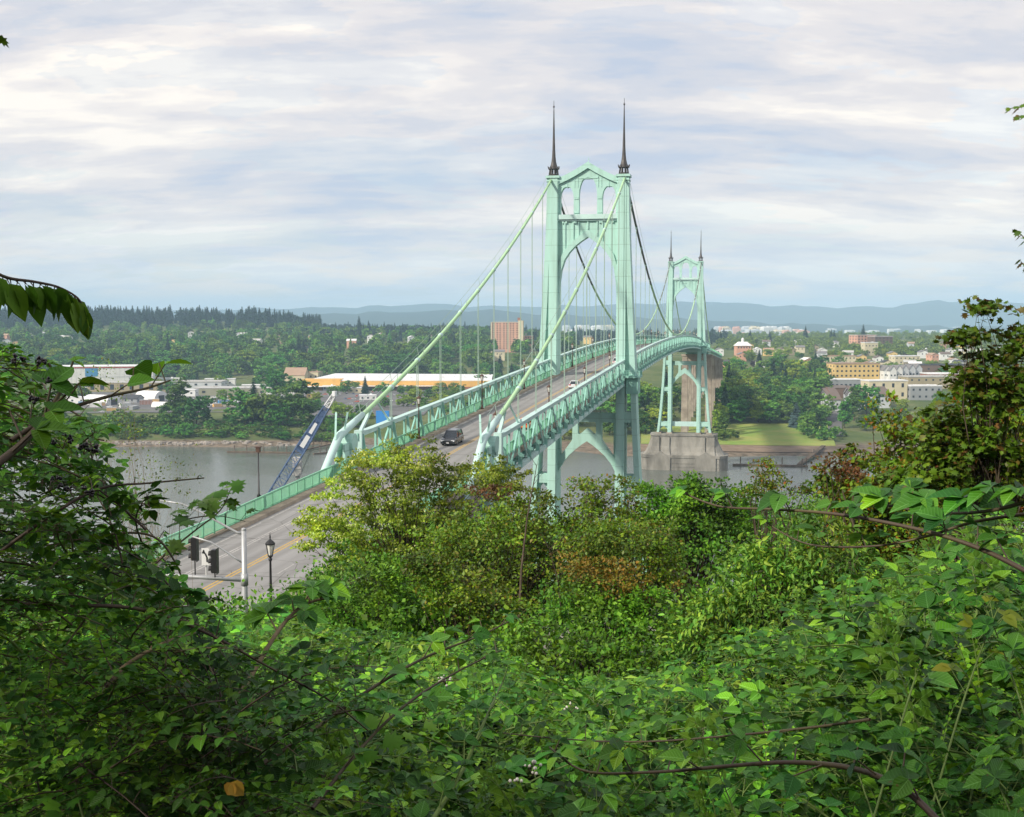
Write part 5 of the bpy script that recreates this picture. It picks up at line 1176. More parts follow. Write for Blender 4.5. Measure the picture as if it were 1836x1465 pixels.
# ================================================================ street furniture, crane, docks
def lamp(p, label, group, sc=1.0, mat=BROWNP):
    o = empty('street_lamp', p); tag(o, label, 'street lamp', group); o.scale = (sc, sc, sc)
    k = 'lamp'+mat.name
    if k not in cont:
        m = MB(); m.lathe((0, 0, 0), [(.22, 0), (.22, .25), (.15, .35), (.11, .9), (.13, .95), (.09, 1.05), (.06, 3.7), (.1, 3.75), (.12, 3.85), (.05, 3.9)], 10)
        h = MB(); h.lathe((0, 0, 3.9), [(.07, 0), (.17, .12), (.13, .16)], 8); h.lathe((0, 0, 3.9), [(.29, .78), (.31, .84), (.18, .98), (.07, 1.06), (.03, 1.12), (.05, 1.2), (.02, 1.38), (.005, 1.5)], 8)
        for q in range(6): t = q*math.pi/3; h.beam((.14*math.cos(t), .14*math.sin(t), 4.05), (.27*math.cos(t), .27*math.sin(t), 4.7), .025)
        g = MB(); g.lathe((0, 0, 4.06), [(.12, 0), (.245, .62)], 8)
        cont[k] = (m.mesh('post', mat, True), h.mesh('lantern_frame', mat), g.mesh('lantern_glass', LAMPG))
    q = [bpy.data.objects.new(n_, me) for n_, me in zip(('post', 'lantern_frame', 'lantern_glass'), cont[k])]
    for z in q: C.objects.link(z); z.parent = o
    q[2].parent = q[1]; return o
for Y in (-127.5, -91.5, -55, -18.5): lamp((7.0, Y, zd(Y)+.22), 'brown iron lantern post on the right sidewalk of the side span', 'lamps on the side span', 1.12)
for Y in (-110, -73, -37): lamp((-7.0, Y, zd(Y)+.22), 'brown iron lantern post on the left sidewalk of the side span', 'lamps on the side span', 1.12)
for Y in (24, 61, 98, 135, 172, 209, 246, 283, 320, 345):
    for s in (-1, 1): lamp((s*7.0, Y, zd(Y)+.22), 'small lantern post along the main span of the bridge', 'lamps on the main span', 1.12)
p = wr(70, -14.0); lamp((8.0, -195, zd(-195)+.16), 'black lantern street lamp beside the road, nearest the viewer', None, 1.02, BLACK)
def slimlamp():
    Y = -160; x = -7.75; z = zd(Y)-.3; o = empty('street_lamp', (x, Y, z)); tag(o, 'slim dark lamp pole with a small square head on the left railing', 'street lamp')
    m = MB(); m.lathe((0, 0, 0), [(.22, 0), (.22, .3), (.16, 1.7), (.2, 1.8), (.08, 2.0), (.055, 5.7)], 10); m.build('post', BLACK, o, True)
    h = MB(); h.box((0, 0, 5.95), (.34, .34, .42)); h.box((0, 0, 6.2), (.5, .5, .08)); h.build('lamp_head', BROWNP, o)
slimlamp()
def signal():
    f = 55.0; p = at(437, 950, f); gz = hgt(p.x, p.y)-.3; o = empty('traffic_signal', (p.x, p.y, gz), YAW); tag(o, 'grey steel traffic signal pole with a mast arm and a lamp arm', 'traffic signal')
    T = p.z-gz; w = lambda px, py: (lambda q: ((q-p).dot(RT), (q-p).dot(FW), q.z-gz))(at(px, py, f))
    m = MB(); m.tube([(0, 0, 0), (0, 0, T*.5), (0, 0, T)], [.165, .145, .115], 14); m.box((0, 0, .35), (.6, .6, .5)); m.lathe((0, 0, T), [(.13, 0), (.1, .06), (.02, .1)], 10); m.build('pole', GALV, o, True)
    z = w(437, 1040)[2]
    a = MB(); a.tube([(0, 0, z), (-2.2, .1, z+.12), (-4.6, .3, z+.22), (-7.2, .5, z+.28)], [.105, .095, .08, .065], 12); a.tube([(.0, 0, z-.25), (0, 0, z+.3)], .17, 14); a.build('mast_arm', GALV, o, True)
    q = [w(437, 957), w(425, 955), w(395, 938), w(360, 918), w(325, 903), w(285, 897)]; l = MB(); l.tube(q, [.065, .06, .05, .045, .04, .035], 8)
    q2 = [w(437, 1010), w(420, 1000), w(400, 986), w(378, 972), w(345, 962)]; l.tube(q2, [.05, .045, .04, .04, .035], 8); l.build('lamp_arm', GALV, o, True)
    e = w(285, 897); h = MB(); h.hexa([(e[0]-.8, e[1]-.15, e[2]-.1), (e[0], e[1]-.1, e[2]-.06), (e[0], e[1]+.1, e[2]-.06), (e[0]-.8, e[1]+.15, e[2]-.1), (e[0]-.7, e[1]-.1, e[2]+.08), (e[0], e[1]-.06, e[2]+.06), (e[0], e[1]+.06, e[2]+.06), (e[0]-.7, e[1]+.1, e[2]+.08)]); h.build('lamp_head', GALV, o)
    for px, py, d_ in ((385, 1006, 0), (343, 988, .6)):
        c = w(px, py); c = (c[0], c[1]+d_, c[2]); b = MB(); b.box(c, (.24, .34, 1.08)); b.box((c[0]+.13, c[1], c[2]), (.02, .46, 1.2)); b.tube([(c[0], c[1], c[2]-.54), (c[0], c[1], z+.1)], .03, 6)
        sg = b.build('signal_head', BLACK, o)
        v = MB()
        for i in (-1, 0, 1):
            rows = []
            for k in range(2): rows.append([(c[0]-.12-k*.15, c[1]+.14*math.cos(t), c[2]+i*.35+.14*math.sin(t)-(.02*k)) for t in np.linspace(-.5, math.pi+.5, 9)])
            v.grid(rows); v.box((c[0]-.02, c[1], c[2]+i*.35), (.27, .31, .31))
        v.build('visor', BLACK, sg)
        ln = MB()
        for i, col in ((1, None), (0, None), (-1, None)): ln.tube([(c[0]-.16, c[1], c[2]+i*.35), (c[0]-.17, c[1], c[2]+i*.35)], .1, 12)
        ln.build('lens', GLASSD, sg)
    c = w(366, 1000); c = (c[0], c[1]+.35, c[2]); s = MB(); s.box((c[0], c[1]-.1, c[2]), (.36, .02, .80)); s.tube([(c[0], c[1], c[2]-.3), (c[0], c[1], z+.1)], .03, 6); sg = s.build('arrow_sign', pmat('sign_white', (.75, .75, .74), .5), o)
    ar = MB(); pts = [(.07, -.24), (.06, -.02), (.0, .12), (-.06, .20)]; q = [(c[0]+a_, c[1]-.125, c[2]+b_) for a_, b_ in pts]
    for u, v_ in zip(q, q[1:]): ar.beam(u, v_, .055, .02, up=(0, 1, 0))
    ar.hexa([(c[0]-.17, c[1]-.13, c[2]+.17), (c[0]-.01, c[1]-.13, c[2]+.14), (c[0]-.01, c[1]-.12, c[2]+.14), (c[0]-.17, c[1]-.12, c[2]+.17), (c[0]-.09, c[1]-.13, c[2]+.33), (c[0]-.07, c[1]-.13, c[2]+.33), (c[0]-.07, c[1]-.12, c[2]+.33), (c[0]-.09, c[1]-.12, c[2]+.33)])
    ar.build('arrow', BLACK, sg)
signal()
def crane():
    d = 480.0; p0 = at(466, 925, d); p1 = at(600, 706, d-12); base = wr(d, (470-918)/FPX*d, 0)
    BLUE = pmat('crane_blue', (.085, .14, .27), .5, .4, var=.25, vscale=.5); CW = pmat('crane_white', (.72, .73, .74), .5, .4)
    o = empty('crane_barge', base, YAW); tag(o, 'floating crane with a long blue lattice boom and white tip beside the road', 'crane')
    L_ = lambda q: Vector(((q-base).dot(RT), (q-base).dot(FW), q.z))
    a = L_(p0); b = L_(p1); D = (b-a); D.normalize(); U = D.cross(Vector((0, 1, 0))).normalized(); V_ = D.cross(U)
    ln = (b-a).length; n = 20; wv = lambda t: 3.7*(.45+.55*min(1, t/.12)) if t < .62 else 3.7*(1-(t-.62)/.38*.62)
    c = lambda t, i, j: a+(b-a)*t+U*(i*wv(t)/2)+V_*(j*wv(t)/2*.8)
    m = MB(); mw = MB()
    for k in range(n):
        t0, t1 = k/n, (k+1)/n; M_ = mw if t0 >= .86 else m
        for i in (-1, 1):
            for j in (-1, 1): M_.beam(c(t0, i, j), c(t1, i, j), .34)
        for i in (-1, 1): M_.beam(c(t0, i, -1), c(t1, i, 1), .2); M_.beam(c(t0, i, 1), c(t0, i, -1), .2)
        for j in (-1, 1): M_.beam(c(t0, -1, j), c(t1, 1, j), .2) if k % 2 else M_.beam(c(t0, 1, j), c(t1, -1, j), .2); M_.beam(c(t0, -1, j), c(t0, 1, j), .2)
    m.build('boom', BLUE, o); mw.lathe(tuple(b), [(1.0, -1), (1.0, 1)], 10); mw.build('boom_tip', CW, o)
    s = MB(); s.hexa([c(.52, -1, -1.05), c(.52, 1, -1.05), c(.52, 1, -.95), c(.52, -1, -.95), c(.86, -1, -1.05), c(.86, 1, -1.05), c(.86, 1, -.95), c(.86, -1, -.95)]); s.build('boom_sheeting', BLUE, o)
    pn = MB()
    for t0, t1, k in ((.58, .67, .5), (.69, .77, .42)): pn.hexa([c(t0, -k, 1.04), c(t0, k, 1.04), c(t0, k, 1.12), c(t0, -k, 1.12), c(t1, -k, 1.04), c(t1, k, 1.04), c(t1, k, 1.12), c(t1, -k, 1.12)]); pn.hexa([c(t0, -k, -1.2), c(t0, k, -1.2), c(t0, k, -1.12), c(t0, -k, -1.12), c(t1, -k, -1.2), c(t1, k, -1.2), c(t1, k, -1.12), c(t1, -k, -1.12)])
    pn.build('sign_panel', CW, o)
    cb = MB()
    for i in (-.5, .5): cb.tube([b+U*i, Vector((12, 3, 9))], .07, 4)
    cb.tube([b, Vector((b.x+.8, b.y, 8))], .07, 4); cb.build('cable', BLACK, o)
    h = MB(); h.box((10, 0, .9), (24, 14, 3.0)); h.build('hull', RM['dark'], o); h = MB(); h.box((12, 0, 4.5), (10, 8, 4)); h.box((16, 0, 7.5), (1, 1, 6)); h.build('crane_house', BLUE, o)
    g = MB(); q = L_(at(533, 822, d)); g.box((q.x, q.y, q.z/2), (1.4, 1.4, q.z)); g.box((q.x, q.y, q.z-3.2), (3.4, 3, 7.4)); g.build('spud_leg', RM['pale'], o)
crane()
WOODM = pmat('weathered_timber', (.16, .12, .085), .9, .1, var=.3, vscale=.5)
def dock(name, pts, pile, label, w=1.6, h=1.1, ph=4.5):
    m = MB(); W_ = [wr(f, (px-918)/FPX*f, z) for px, f, z in pts]
    for a, b in zip(W_, W_[1:]): m.beam(a+Vector((0, 0, .1)), b+Vector((0, 0, .1)), w, h)
    o = m.build('float_deck', WOODM); r = empty(name, (0, 0, 0)); o.parent = r; tag(r, label, 'dock')
    for px, f in pile:
        q = wr(f, (px-918)/FPX*f, 0); l = MB(); l.tube([(q.x, q.y, -4), (q.x, q.y, ph)], .28, 7); l.build('pile', WOODM, r)
dock('floating_dock', [(1316, 634, .4), (1380, 632, .4), (1452, 628, .4)], [(1330, 637), (1372, 634), (1405, 634), (1441, 630), (1449, 632)], 'long low floating dock with dark piles in front of the park beach')
dock('dock_ramp', [(1436, 634, .6), (1460, 672, 1.8), (1479, 705, 3.2)], [(1462, 676)], 'sloping brown ramp climbing from the floating dock to the park', 2.4, .8)
dock('floating_dock', [(405, 700, .4), (465, 698, .4), (520, 694, .4), (560, 716, .9), (606, 742, 1.6)], [(418, 703), (440, 704), (470, 701), (496, 700), (512, 698), (530, 704), (545, 712), (560, 720), (575, 730)], 'low curving dock with dark piles below the left riverside trees', 1.4, .8, 4)
dock('floating_dock', [(560, 688, .4), (610, 700, .6), (650, 716, 1)], [(572, 694), (584, 697), (600, 702), (620, 708)], 'low dock with a row of thin piles right of the crane boom', 1.4, .8, 6)
# blue hoarding seen behind the left truss
bx, by, bz = base_pt(686, 800); m = MB(); m.box((0, 0, 4), (9, 1, 9)); m.box((3, 2, 1), (6, 2, 6)); o = m.build('blue_hoarding', pmat('bright_blue_sheet', (.02, .20, .55), .6), loc=(bx, by, bz)); tag(o, 'bright blue sheeted structure half hidden behind the left truss end', 'hoarding')
# driftwood and pale rocks on the left shore
rk = MB()
for i in range(150):
    px = 205+200*rnd.random() if i < 110 else 400+130*rnd.random(); f = 738+6*rnd.random(); q = wr(f, (px-918)/FPX*f); rk.box((q.x, q.y, hgt(q.x, q.y)+.2), (1+2.2*rnd.random(), 1+rnd.random(), .8+.6*rnd.random()), rnd.random()*3)
tag(rk.build('shore_rocks', pmat('shore_rock', (.38, .34, .30), .9, .2, var=.3, vscale=.3)), 'pale rocks strewn along the left shore line', 'rocks', kind='stuff')
# ================================================================ foreground vegetation
g = np.random.default_rng(2024)
LB_ = leafmat('bramble_leaf', [(0.014, 0.060, 0.010), (0.022, 0.088, 0.012), (0.033, 0.115, 0.016), (0.055, 0.175, 0.018), (0.11, 0.26, 0.022)], .5, .26, .2, patch=1.3, gain=1.35, veins=True)
LS_ = leafmat('small_oval_leaf', [(0.030, 0.10, 0.012), (0.055, 0.16, 0.016), (0.095, 0.24, 0.022), (0.16, 0.33, 0.03)], .55, .22, .2, patch=1.3, gain=1.35, veins=True)
LD_ = leafmat('long_leaf', [(0.028, 0.095, 0.010), (0.045, 0.135, 0.015), (0.075, 0.175, 0.022), (0.11, 0.20, 0.025), (0.17, 0.26, 0.03)], .5, .26, .2, patch=1.0, gain=1.25, veins=True)
LBIRCH = leafmat('yellow_green_leaf', [(0.07, 0.13, 0.015), (0.12, 0.20, 0.02), (0.18, 0.265, 0.03), (0.27, 0.34, 0.05), (0.08, 0.15, 0.02), (0.42, 0.46, 0.16)], .4, .4, .3, patch=0.5, gain=1.35)
LOLIVE = leafmat('olive_leaf', [(0.04, 0.095, 0.010), (0.065, 0.14, 0.014), (0.10, 0.19, 0.018), (0.15, 0.22, 0.022), (0.05, 0.11, 0.012), (0.15, 0.12, 0.022)], .5, .35, .2, patch=0.55, gain=1.2)
LORANGE = leafmat('orange_leaf', [(0.16, 0.12, 0.015), (0.28, 0.15, 0.015), (0.22, 0.20, 0.02), (0.12, 0.16, 0.02)], .5, .35, .25)
LRED = leafmat('rusty_leaf', [(0.11, 0.055, 0.02), (0.15, 0.07, 0.025), (0.08, 0.09, 0.02)], .5, .35, .2, patch=0.8, gain=1.0)
LMAPLE = leafmat('maple_leaf', [(0.045, 0.10, 0.012), (0.07, 0.14, 0.016), (0.10, 0.16, 0.018), (0.055, 0.12, 0.014), (0.06, 0.13, 0.014), (0.11, 0.06, 0.02), (0.05, 0.11, 0.012), (0.06, 0.13, 0.014)], .5, .25, .2, patch=0.9, gain=1.0)
LGREEN = leafmat('mid_green_leaf', [(0.030, 0.10, 0.012), (0.050, 0.145, 0.016), (0.080, 0.19, 0.022), (0.12, 0.24, 0.03)], .5, .25, .2, patch=0.6, gain=1.3)
LVINE = leafmat('vine_maple_leaf', [(0.05, 0.12, 0.012), (0.08, 0.165, 0.018), (0.12, 0.21, 0.022), (0.13, 0.17, 0.02), (0.20, 0.08, 0.02)], .5, .25, .2, patch=0.7, gain=1.15)
LDARKG = leafmat('dark_green_leaf', [(0.012, 0.045, 0.008), (0.022, 0.07, 0.010), (0.035, 0.095, 0.014), (0.03, 0.045, 0.012)], .5, .35, .2, patch=0.8, gain=1.6)
# ---- sprigs (local: stem along +X, up +Z)
def sprig(kind, gg, n=None):
    P = []; Lv = []; Nv = []; S = []; segs = []
    if kind == 'bramble':
        ln = .95; n = n or 13; T = TO
    elif kind == 'oval': ln = .6; n = n or 13; T = tmpl_ovate(.40, .05)
    elif kind == 'long': ln = .7; n = n or 10; T = TLONG
    else: ln = .8; n = n or 8; T = TM
    ph = gg.random()*6; stem = lambda t: np.array([ln*t, .06*ln*math.sin(ph+3*t), ln*(.28*t-.33*t*t)])
    segs.append((np.array([stem(t) for t in np.linspace(0, 1, 7)]), np.linspace(.006, .0018, 7)))
    for i in range(n):
        t = .08+.92*(i+.5)/n; b = stem(t); fade = 1-.45*max(0, t-.6)/.4
        sides = [1 if i % 2 else -1] if kind == 'bramble' else [1, -1]
        if i == n-1: sides = [0]
        for sd_ in sides:
            az = sd_*(1.0+.3*gg.normal()) if sd_ else .1*gg.normal(); d = np.array([math.cos(az), math.sin(az), .35+.25*gg.normal()]); d /= np.linalg.norm(d)
            if kind == 'bramble':
                pe = .07*(.7+.6*gg.random())*fade; tip = b+d*pe+np.array([0, 0, .02]); segs.append((np.array([b, (b+tip)/2+[0, 0, .006], tip]), np.array([.0022, .0018, .0014])))
                k = 5 if gg.random() < .4 else 3; up = np.array([.16*gg.normal(), .16*gg.normal(), 1.]); sz = .075*(.75+.5*gg.random())*fade
                h = d.copy(); h[2] = .05+.15*gg.normal(); h /= np.linalg.norm(h); w = np.cross(up, h); w /= np.linalg.norm(w)
                for a_, ss in [(0, 1.12), (1.25, .9), (-1.25, .9), (2.0, .7), (-2.0, .7)][:k]:
                    l = h*math.cos(a_)+w*math.sin(a_)+np.array([0, 0, -.18+.12*gg.normal()]); P.append(tip+l*.008); Lv.append(l); Nv.append(up+gg.normal(size=3)*.13); S.append(sz*ss)
            elif kind == 'maple':
                pe = .05; tip = b+d*pe; segs.append((np.array([b, tip]), np.array([.0018, .0012]))); P.append(tip); l = d.copy(); l[2] = -.25+.2*gg.normal(); Lv.append(l); Nv.append(np.array([.3*gg.normal(), .3*gg.normal(), 1.])); S.append(.085*(.7+.5*gg.random())*fade)
            else:
                sz = (.042 if kind == 'oval' else .095)*(.7+.6*gg.random())*fade; l = d.copy(); l[2] = (.12 if kind == 'oval' else -.35)+.2*gg.normal(); P.append(b+d*.006); Lv.append(l); Nv.append(np.array([.22*gg.normal(), .22*gg.normal(), 1.])); S.append(sz)
    return np.array(P), frames(np.array(Lv), np.array(Nv)), np.array(S), T, segs
SPR = {}
for kd in ('bramble', 'oval', 'long', 'maple'):
    SPR[kd] = []
    for i in range(6):
        P, Fm, S, T, sg = sprig(kd, g); V, F = leaves(P, Fm, S, T); v2, f2 = leaves(P, Fm, S*1.05, TD); sv, sf = tubes_np(sg, 3); SPR[kd].append((V, F, v2, f2, sv, sf))
def place_sprigs(kind, P, D, sc, lod=0):
    """P (n,3) roots, D (n,3) directions, returns leaf verts/faces and stem verts/faces"""
    n = len(P); out = []; st = []; L = norm(D); up = np.tile([0, 0, 1.], (n, 1))+g.normal(size=(n, 3))*.25; M = frames(L, up)*sc[:, None, None]
    which = g.integers(0, 6, n)
    for k in range(6):
        m = which == k
        if not m.any(): continue
        V, F, v2, f2, sv, sf = SPR[kind][k]; a, b = (V, F) if lod == 0 else (v2, f2)
        for arr, (x, y) in ((out, (a, b)), (st, (sv, sf))):
            W_ = np.einsum('nij,kj->nki', M[m], x)+P[m][:, None, :]; arr.append((W_.reshape(-1, 3), (y[None]+(np.arange(m.sum())*len(x))[:, None, None]).reshape(-1, 3)))
    return cat(out), cat(st)
def projn(P):
    d = np.asarray(P, float)-np.array(CAM); f = d @ np.array(FW); r = d @ np.array(RT); z = d[:, 2]; c, s = math.cos(PITCH), math.sin(PITCH)
    dep = f*c-z*s; up = f*s+z*c; dep = np.maximum(dep, .05); return 918+FPX*r/dep, 732.5-FPX*up/dep
UGL = [(-300, 650), (0, 700), (250, 1020), (310, 1075), (440, 1105), (560, 1060), (640, 1120), (760, 1150), (860, 1130), (960, 1205), (1180, 1205), (1260, 1140), (1420, 1010), (1560, 960), (1650, 900), (1760, 850), (2200, 760)]
def keep_below(P, D, sc, lim, pad=10):
    k = np.ones(len(P), bool)
    for u in (0, .5, 1.0):
        px, py = projn(P+norm(D)*(sc*.95*u)[:, None]); k &= py > np.interp(px, [q[0] for q in lim], [q[1] for q in lim])+pad
    return k
LMS = dict(bramble=LB_, oval=LS_, long=LD_, maple=LVINE)
TCD = [(0, -.3), (3, 1.5), (5, 2.35), (7, 2.86), (9, 3.2), (12, 3.65), (15, 4.15), (20, 5.0), (26, 6.2), (32, 7.6)]
def tdrop(f, r): return interp(f, TCD)-bump(f, r)
def wpts(f, r, z): return np.array([[CAM.x+FW.x*a+RT.x*b, CAM.y+FW.y*a+RT.y*b, c] for a, b, c in zip(f, r, z)])
def undergrowth(name, label, n, f0, f1, t0, t1, mix, lod, depth, seed, sc=1.0):
    gg = np.random.default_rng(seed); f = np.sqrt(f0*f0+(f1*f1-f0*f0)*gg.random(n)); t = t0+(t1-t0)*gg.random(n); r = f*t
    z = np.array([75-tdrop(a, b)+.16*wob(a*1.0, b*1.0, 1.3)*min(1, a/8)+.09*wob(b, a, .42)*min(1, a/5) for a, b in zip(f, r)])-depth*gg.random(n)**1.1
    P = wpts(f, r, z); az = gg.random(n)*6.283; el = .02+.5*gg.random(n)**1.5; D = np.stack([np.cos(az)*np.cos(el), np.sin(az)*np.cos(el), np.sin(el)], 1)
    SC = sc*(.55+.85*gg.random(n))*np.minimum(1, f/6.5); kp = keep_below(P, D, SC, UGL); P, D, f, r, SC = P[kp], D[kp], f[kp], r[kp], SC[kp]; n = len(P)
    ks = list(mix); pn = np.array([wob(a, b, 2.3)+.8*gg.normal() for a, b in zip(f, r)]); q = np.argsort(np.argsort(pn))/n; cum = np.cumsum([mix[k] for k in ks])/sum(mix.values())
    kind = np.searchsorted(cum, q, side='right'); kind = np.minimum(kind, len(ks)-1)
    for i, k in enumerate(ks):
        m = kind == i
        if not m.any(): continue
        (V, F), (sv, sf) = place_sprigs(k, P[m], D[m], SC[m], lod)
        o = nobj(name, V, F, LMS[k] if k != 'maple' else LGREEN, uvt=(TO if k != 'maple' else TM) if lod == 0 else TD); tag(o, label % {'bramble': 'dark toothed bramble leaves', 'oval': 'small bright oval leaves', 'long': 'long drooping leaves', 'maple': 'lobed leaves'}[k], 'undergrowth', kind='stuff')
        if lod == 0: s = nobj('stems', sv, sf, CANEG, o)
UG = 'tangled undergrowth of %s '
undergrowth('bramble_undergrowth', UG+'along the bottom of the view', 2050, 3.2, 9.5, -.50, .52, {'bramble': 6, 'oval': 3, 'long': 1, 'maple': .6}, 0, 1.4, 1, 1.2)
undergrowth('bank_undergrowth', UG+'on the bank below the viewpoint', 3300, 9.5, 16.5, -.48, .50, {'bramble': 4, 'oval': 3, 'long': 3, 'maple': 1}, 0, 1.5, 2, 1.1)
undergrowth('slope_undergrowth', UG+'farther down the slope', 4200, 16, 28, -.40, .50, {'bramble': 3, 'oval': 3, 'long': 3, 'maple': 1}, 1, 1.3, 3, 1.4)
# ---- hillside cover behind it, seen only between the trees
def ylim(px): return interp(px, [(-200, 1085), (500, 1095), (560, 1040), (640, 950), (760, 920), (960, 925), (1140, 925), (1300, 900), (1450, 890), (1600, 850), (2200, 800)])
def hillcover():
    n = 2300; f = 22+56*g.random(n)**1.1; px = -150+2150*g.random(n); r = (px-918)/FPX*f; keep = np.ones(n, bool); z = np.zeros(n)
    for i in range(n):
        z[i] = 75-(max(ylim(px[i]), (1185-(f[i]-22)*8 if px[i] < 1300 else 1080-(f[i]-22)*6) if f[i] < 50 else 0)-580+18+26*abs(wob(f[i], r[i], 3.0)))/FPX*f[i]-.6*g.random(); q = wr(f[i], r[i]); keep[i] = (abs(q.x) > 10.5 or q.y > -130) and z[i] > hgt(q.x, q.y)-1
    cl = wpts(f[keep], r[keep], z[keep]); rr = .9+.7*g.random(len(cl)); P, Fm, S = crown_leaves(cl, rr, 85, .12, TD, up=.7, outw=0, spread=1.0, flat=.9, centre=np.array([CAM.x, CAM.y, 40.]), g=g)
    V, F = leaves(P, Fm, S*1.3, TD); o = nobj('hillside_scrub', V, F, LGREEN); tag(o, 'dense green scrub covering the hillside between the nearer trees', 'scrub', kind='stuff')
hillcover()
# ---- mid distance trees and shrubs, each its own thing
def mid_tree(name, label, f, lobes, mat, size, ncl, per, T=TD, base=None, up=.6, outw=.5, hang=.15, crad=.42, wood=BARK, catn='tree', spread=.9, low=-.7, r0=None, frac=.4, shell=.6, zs=None, ragged=.13):
    ctr = [at(l[0], l[1], f+(l[4] if len(l) > 4 else 0)) for l in lobes]; bp = at(base[0] if base else lobes[0][0], lobes[0][1], f)
    gz = hgt(bp.x, bp.y)-.3; o = empty(name, (bp.x, bp.y, gz)); tag(o, label, catn); B = np.array([bp.x, bp.y, gz]); k = f/FPX
    lb = [(c.x-bp.x, c.y-bp.y, c.z-gz, l[2]*k, l[2]*k*(zs or .9), l[3]*k) for c, l in zip(ctr, lobes)]
    cl = lobes_points(lb, int(ncl*.82), g, shell, low, ragged); rr = crad*(.5+1.0*g.random(len(cl)))
    q_ = g.random(len(cl)) < .12; c0 = cl.mean(0); cl[q_] = c0+(cl[q_]-c0)*1.16+[0, 0, .12]; rr[q_] *= .6; cen = cl.mean(0); cen[2] -= 1
    P, Fm, S = crown_leaves(cl, rr, per, size, T, up=up, outw=outw, spread=spread, flat=.38, centre=cen, g=g, hang=hang)
    V, F = leaves(P, Fm, S, T); nobj('crown', V, F, mat, o, uvt=T)
    H = cl[:, 2].max(); sg = limbs_to(cl, (0, 0, 0), H, g, r0 or H*.014, frac=frac); tv, tf = tubes_np(sg, 5); nobj('trunk', tv, tf, wood, o); return o
mid_tree('birch_tree', 'yellow green small leaved tree standing in front of the road and left bridge cable', 42, [(700, 852, 92, 66), (620, 908, 62, 60), (760, 842, 64, 42), (850, 862, 85, 38), (580, 965, 48, 48), (680, 945, 85, 55), (905, 862, 40, 32), (645, 1000, 60, 40), (560, 940, 38, 30), (770, 910, 70, 45), (740, 985, 70, 45)], LBIRCH, .105, 620, 62, base=(735, 0), spread=1.3, crad=.34, hang=.5, r0=.14, ragged=.07, frac=.18)
mid_tree('rowan_shrub', 'shrub with a rusty red brown top at the right edge of the yellow green tree', 37, [(866, 880, 44, 10), (890, 890, 40, 12)], LRED, .08, 30, 45, crad=.26, catn='shrub')
mid_tree('hazel_thicket', 'olive green twiggy bush mass in the middle below the near tower', 33, [(900, 965, 125, 70), (1000, 975, 110, 62), (820, 985, 80, 62), (950, 1040, 120, 60), (1060, 905, 52, 42), (1085, 940, 80, 40), (940, 900, 50, 30)], LOLIVE, .10, 520, 42, crad=.40, catn='bush', spread=1.1)
mid_tree('young_maple', 'slender shrub top with pale green leaves poking up before the near tower legs', 35, [(1052, 880, 26, 26), (1075, 868, 34, 16), (1128, 868, 18, 10), (1095, 905, 50, 26)], LVINE, .085, 90, 24, crad=.24, catn='shrub')
mid_tree('vine_maple', 'broad vine maple with olive and yellowing leaves above the orange foliage', 28, [(1120, 970, 85, 40), (1165, 1000, 62, 45), (1060, 1000, 55, 36), (1190, 1040, 42, 32)], LOLIVE, .085, 230, 42, crad=.34)
mid_tree('orange_maple', 'small maple with bright orange brown autumn leaves in the middle', 26.8, [(1095, 1035, 75, 38), (1135, 1070, 60, 40), (1050, 1020, 50, 26)], LORANGE, .075, 150, 28, crad=.28, ragged=.3, shell=.2)
mid_tree('green_hazel', 'fresh green leafy bush wrapped round the orange maple', 26.2, [(1040, 1080, 70, 45), (1160, 1100, 70, 45), (1090, 1110, 90, 34)], LGREEN, .095, 170, 34, crad=.34, catn='bush', ragged=.2)
mid_tree('alder_tree', 'bright green round topped tree right of the near tower foot', 40, [(1215, 895, 70, 42), (1270, 905, 60, 45), (1180, 925, 55, 40), (1330, 925, 60, 40), (1250, 960, 110, 50), (1160, 885, 25, 22), (1240, 868, 20, 14)], LGREEN, .125, 430, 40, crad=.45)
mid_tree('green_shrub', 'mid green shrub below the yellow green tree on the left', 25, [(660, 1050, 95, 60), (740, 1075, 85, 62), (580, 1100, 60, 50), (700, 1130, 95, 60), (620, 1150, 60, 50), (800, 1110, 70, 50)], LGREEN, .085, 430, 38, crad=.34, catn='shrub')
mid_tree('brown_twig_shrub', 'brownish olive shrub in front of the twiggy bush mass', 24, [(830, 1060, 75, 48), (880, 1110, 70, 50), (770, 1020, 50, 38)], LOLIVE, .08, 220, 36, crad=.3, catn='shrub')
mid_tree('dark_thicket', 'very dark shadowed thicket in the centre below the orange maple', 19, [(1010, 1180, 120, 55), (1110, 1175, 90, 55), (920, 1180, 80, 55), (1180, 1200, 90, 55), (1060, 1120, 60, 20), (960, 1120, 40, 20)], LGREEN, .085, 190, 26, crad=.3, catn='thicket', ragged=.25, shell=.3)
mid_tree('dogwood_thicket', 'big mound of fresh green pointed leaves right of the centre', 15.5, [(1380, 1060, 105, 70), (1470, 1010, 95, 80), (1300, 1130, 90, 62), (1420, 1160, 130, 70), (1540, 1090, 95, 80), (1250, 1180, 60, 50), (1350, 990, 40, 32)], LD_, .095, 430, 24, T=TLONG, crad=.32, catn='bush', hang=.35)
mid_tree('green_vine_maple', 'tall green vine maple with reddish tips at the right before the townhouses', 21, [(1600, 850, 85, 62), (1545, 905, 75, 60), (1640, 790, 52, 48), (1660, 900, 90, 70), (1590, 760, 26, 26), (1500, 870, 32, 26), (1700, 960, 90, 60), (1560, 970, 90, 50)], LVINE, .09, 520, 34, T=TD, crad=.30, hang=.4)
mid_tree('sapling', 'small sapling top standing against the river beside the floating dock', 24, [(1372, 838, 20, 20), (1385, 862, 30, 18), (1440, 880, 30, 16), (1365, 880, 36, 18)], LVINE, .055, 75, 34, crad=.17, catn='sapling')
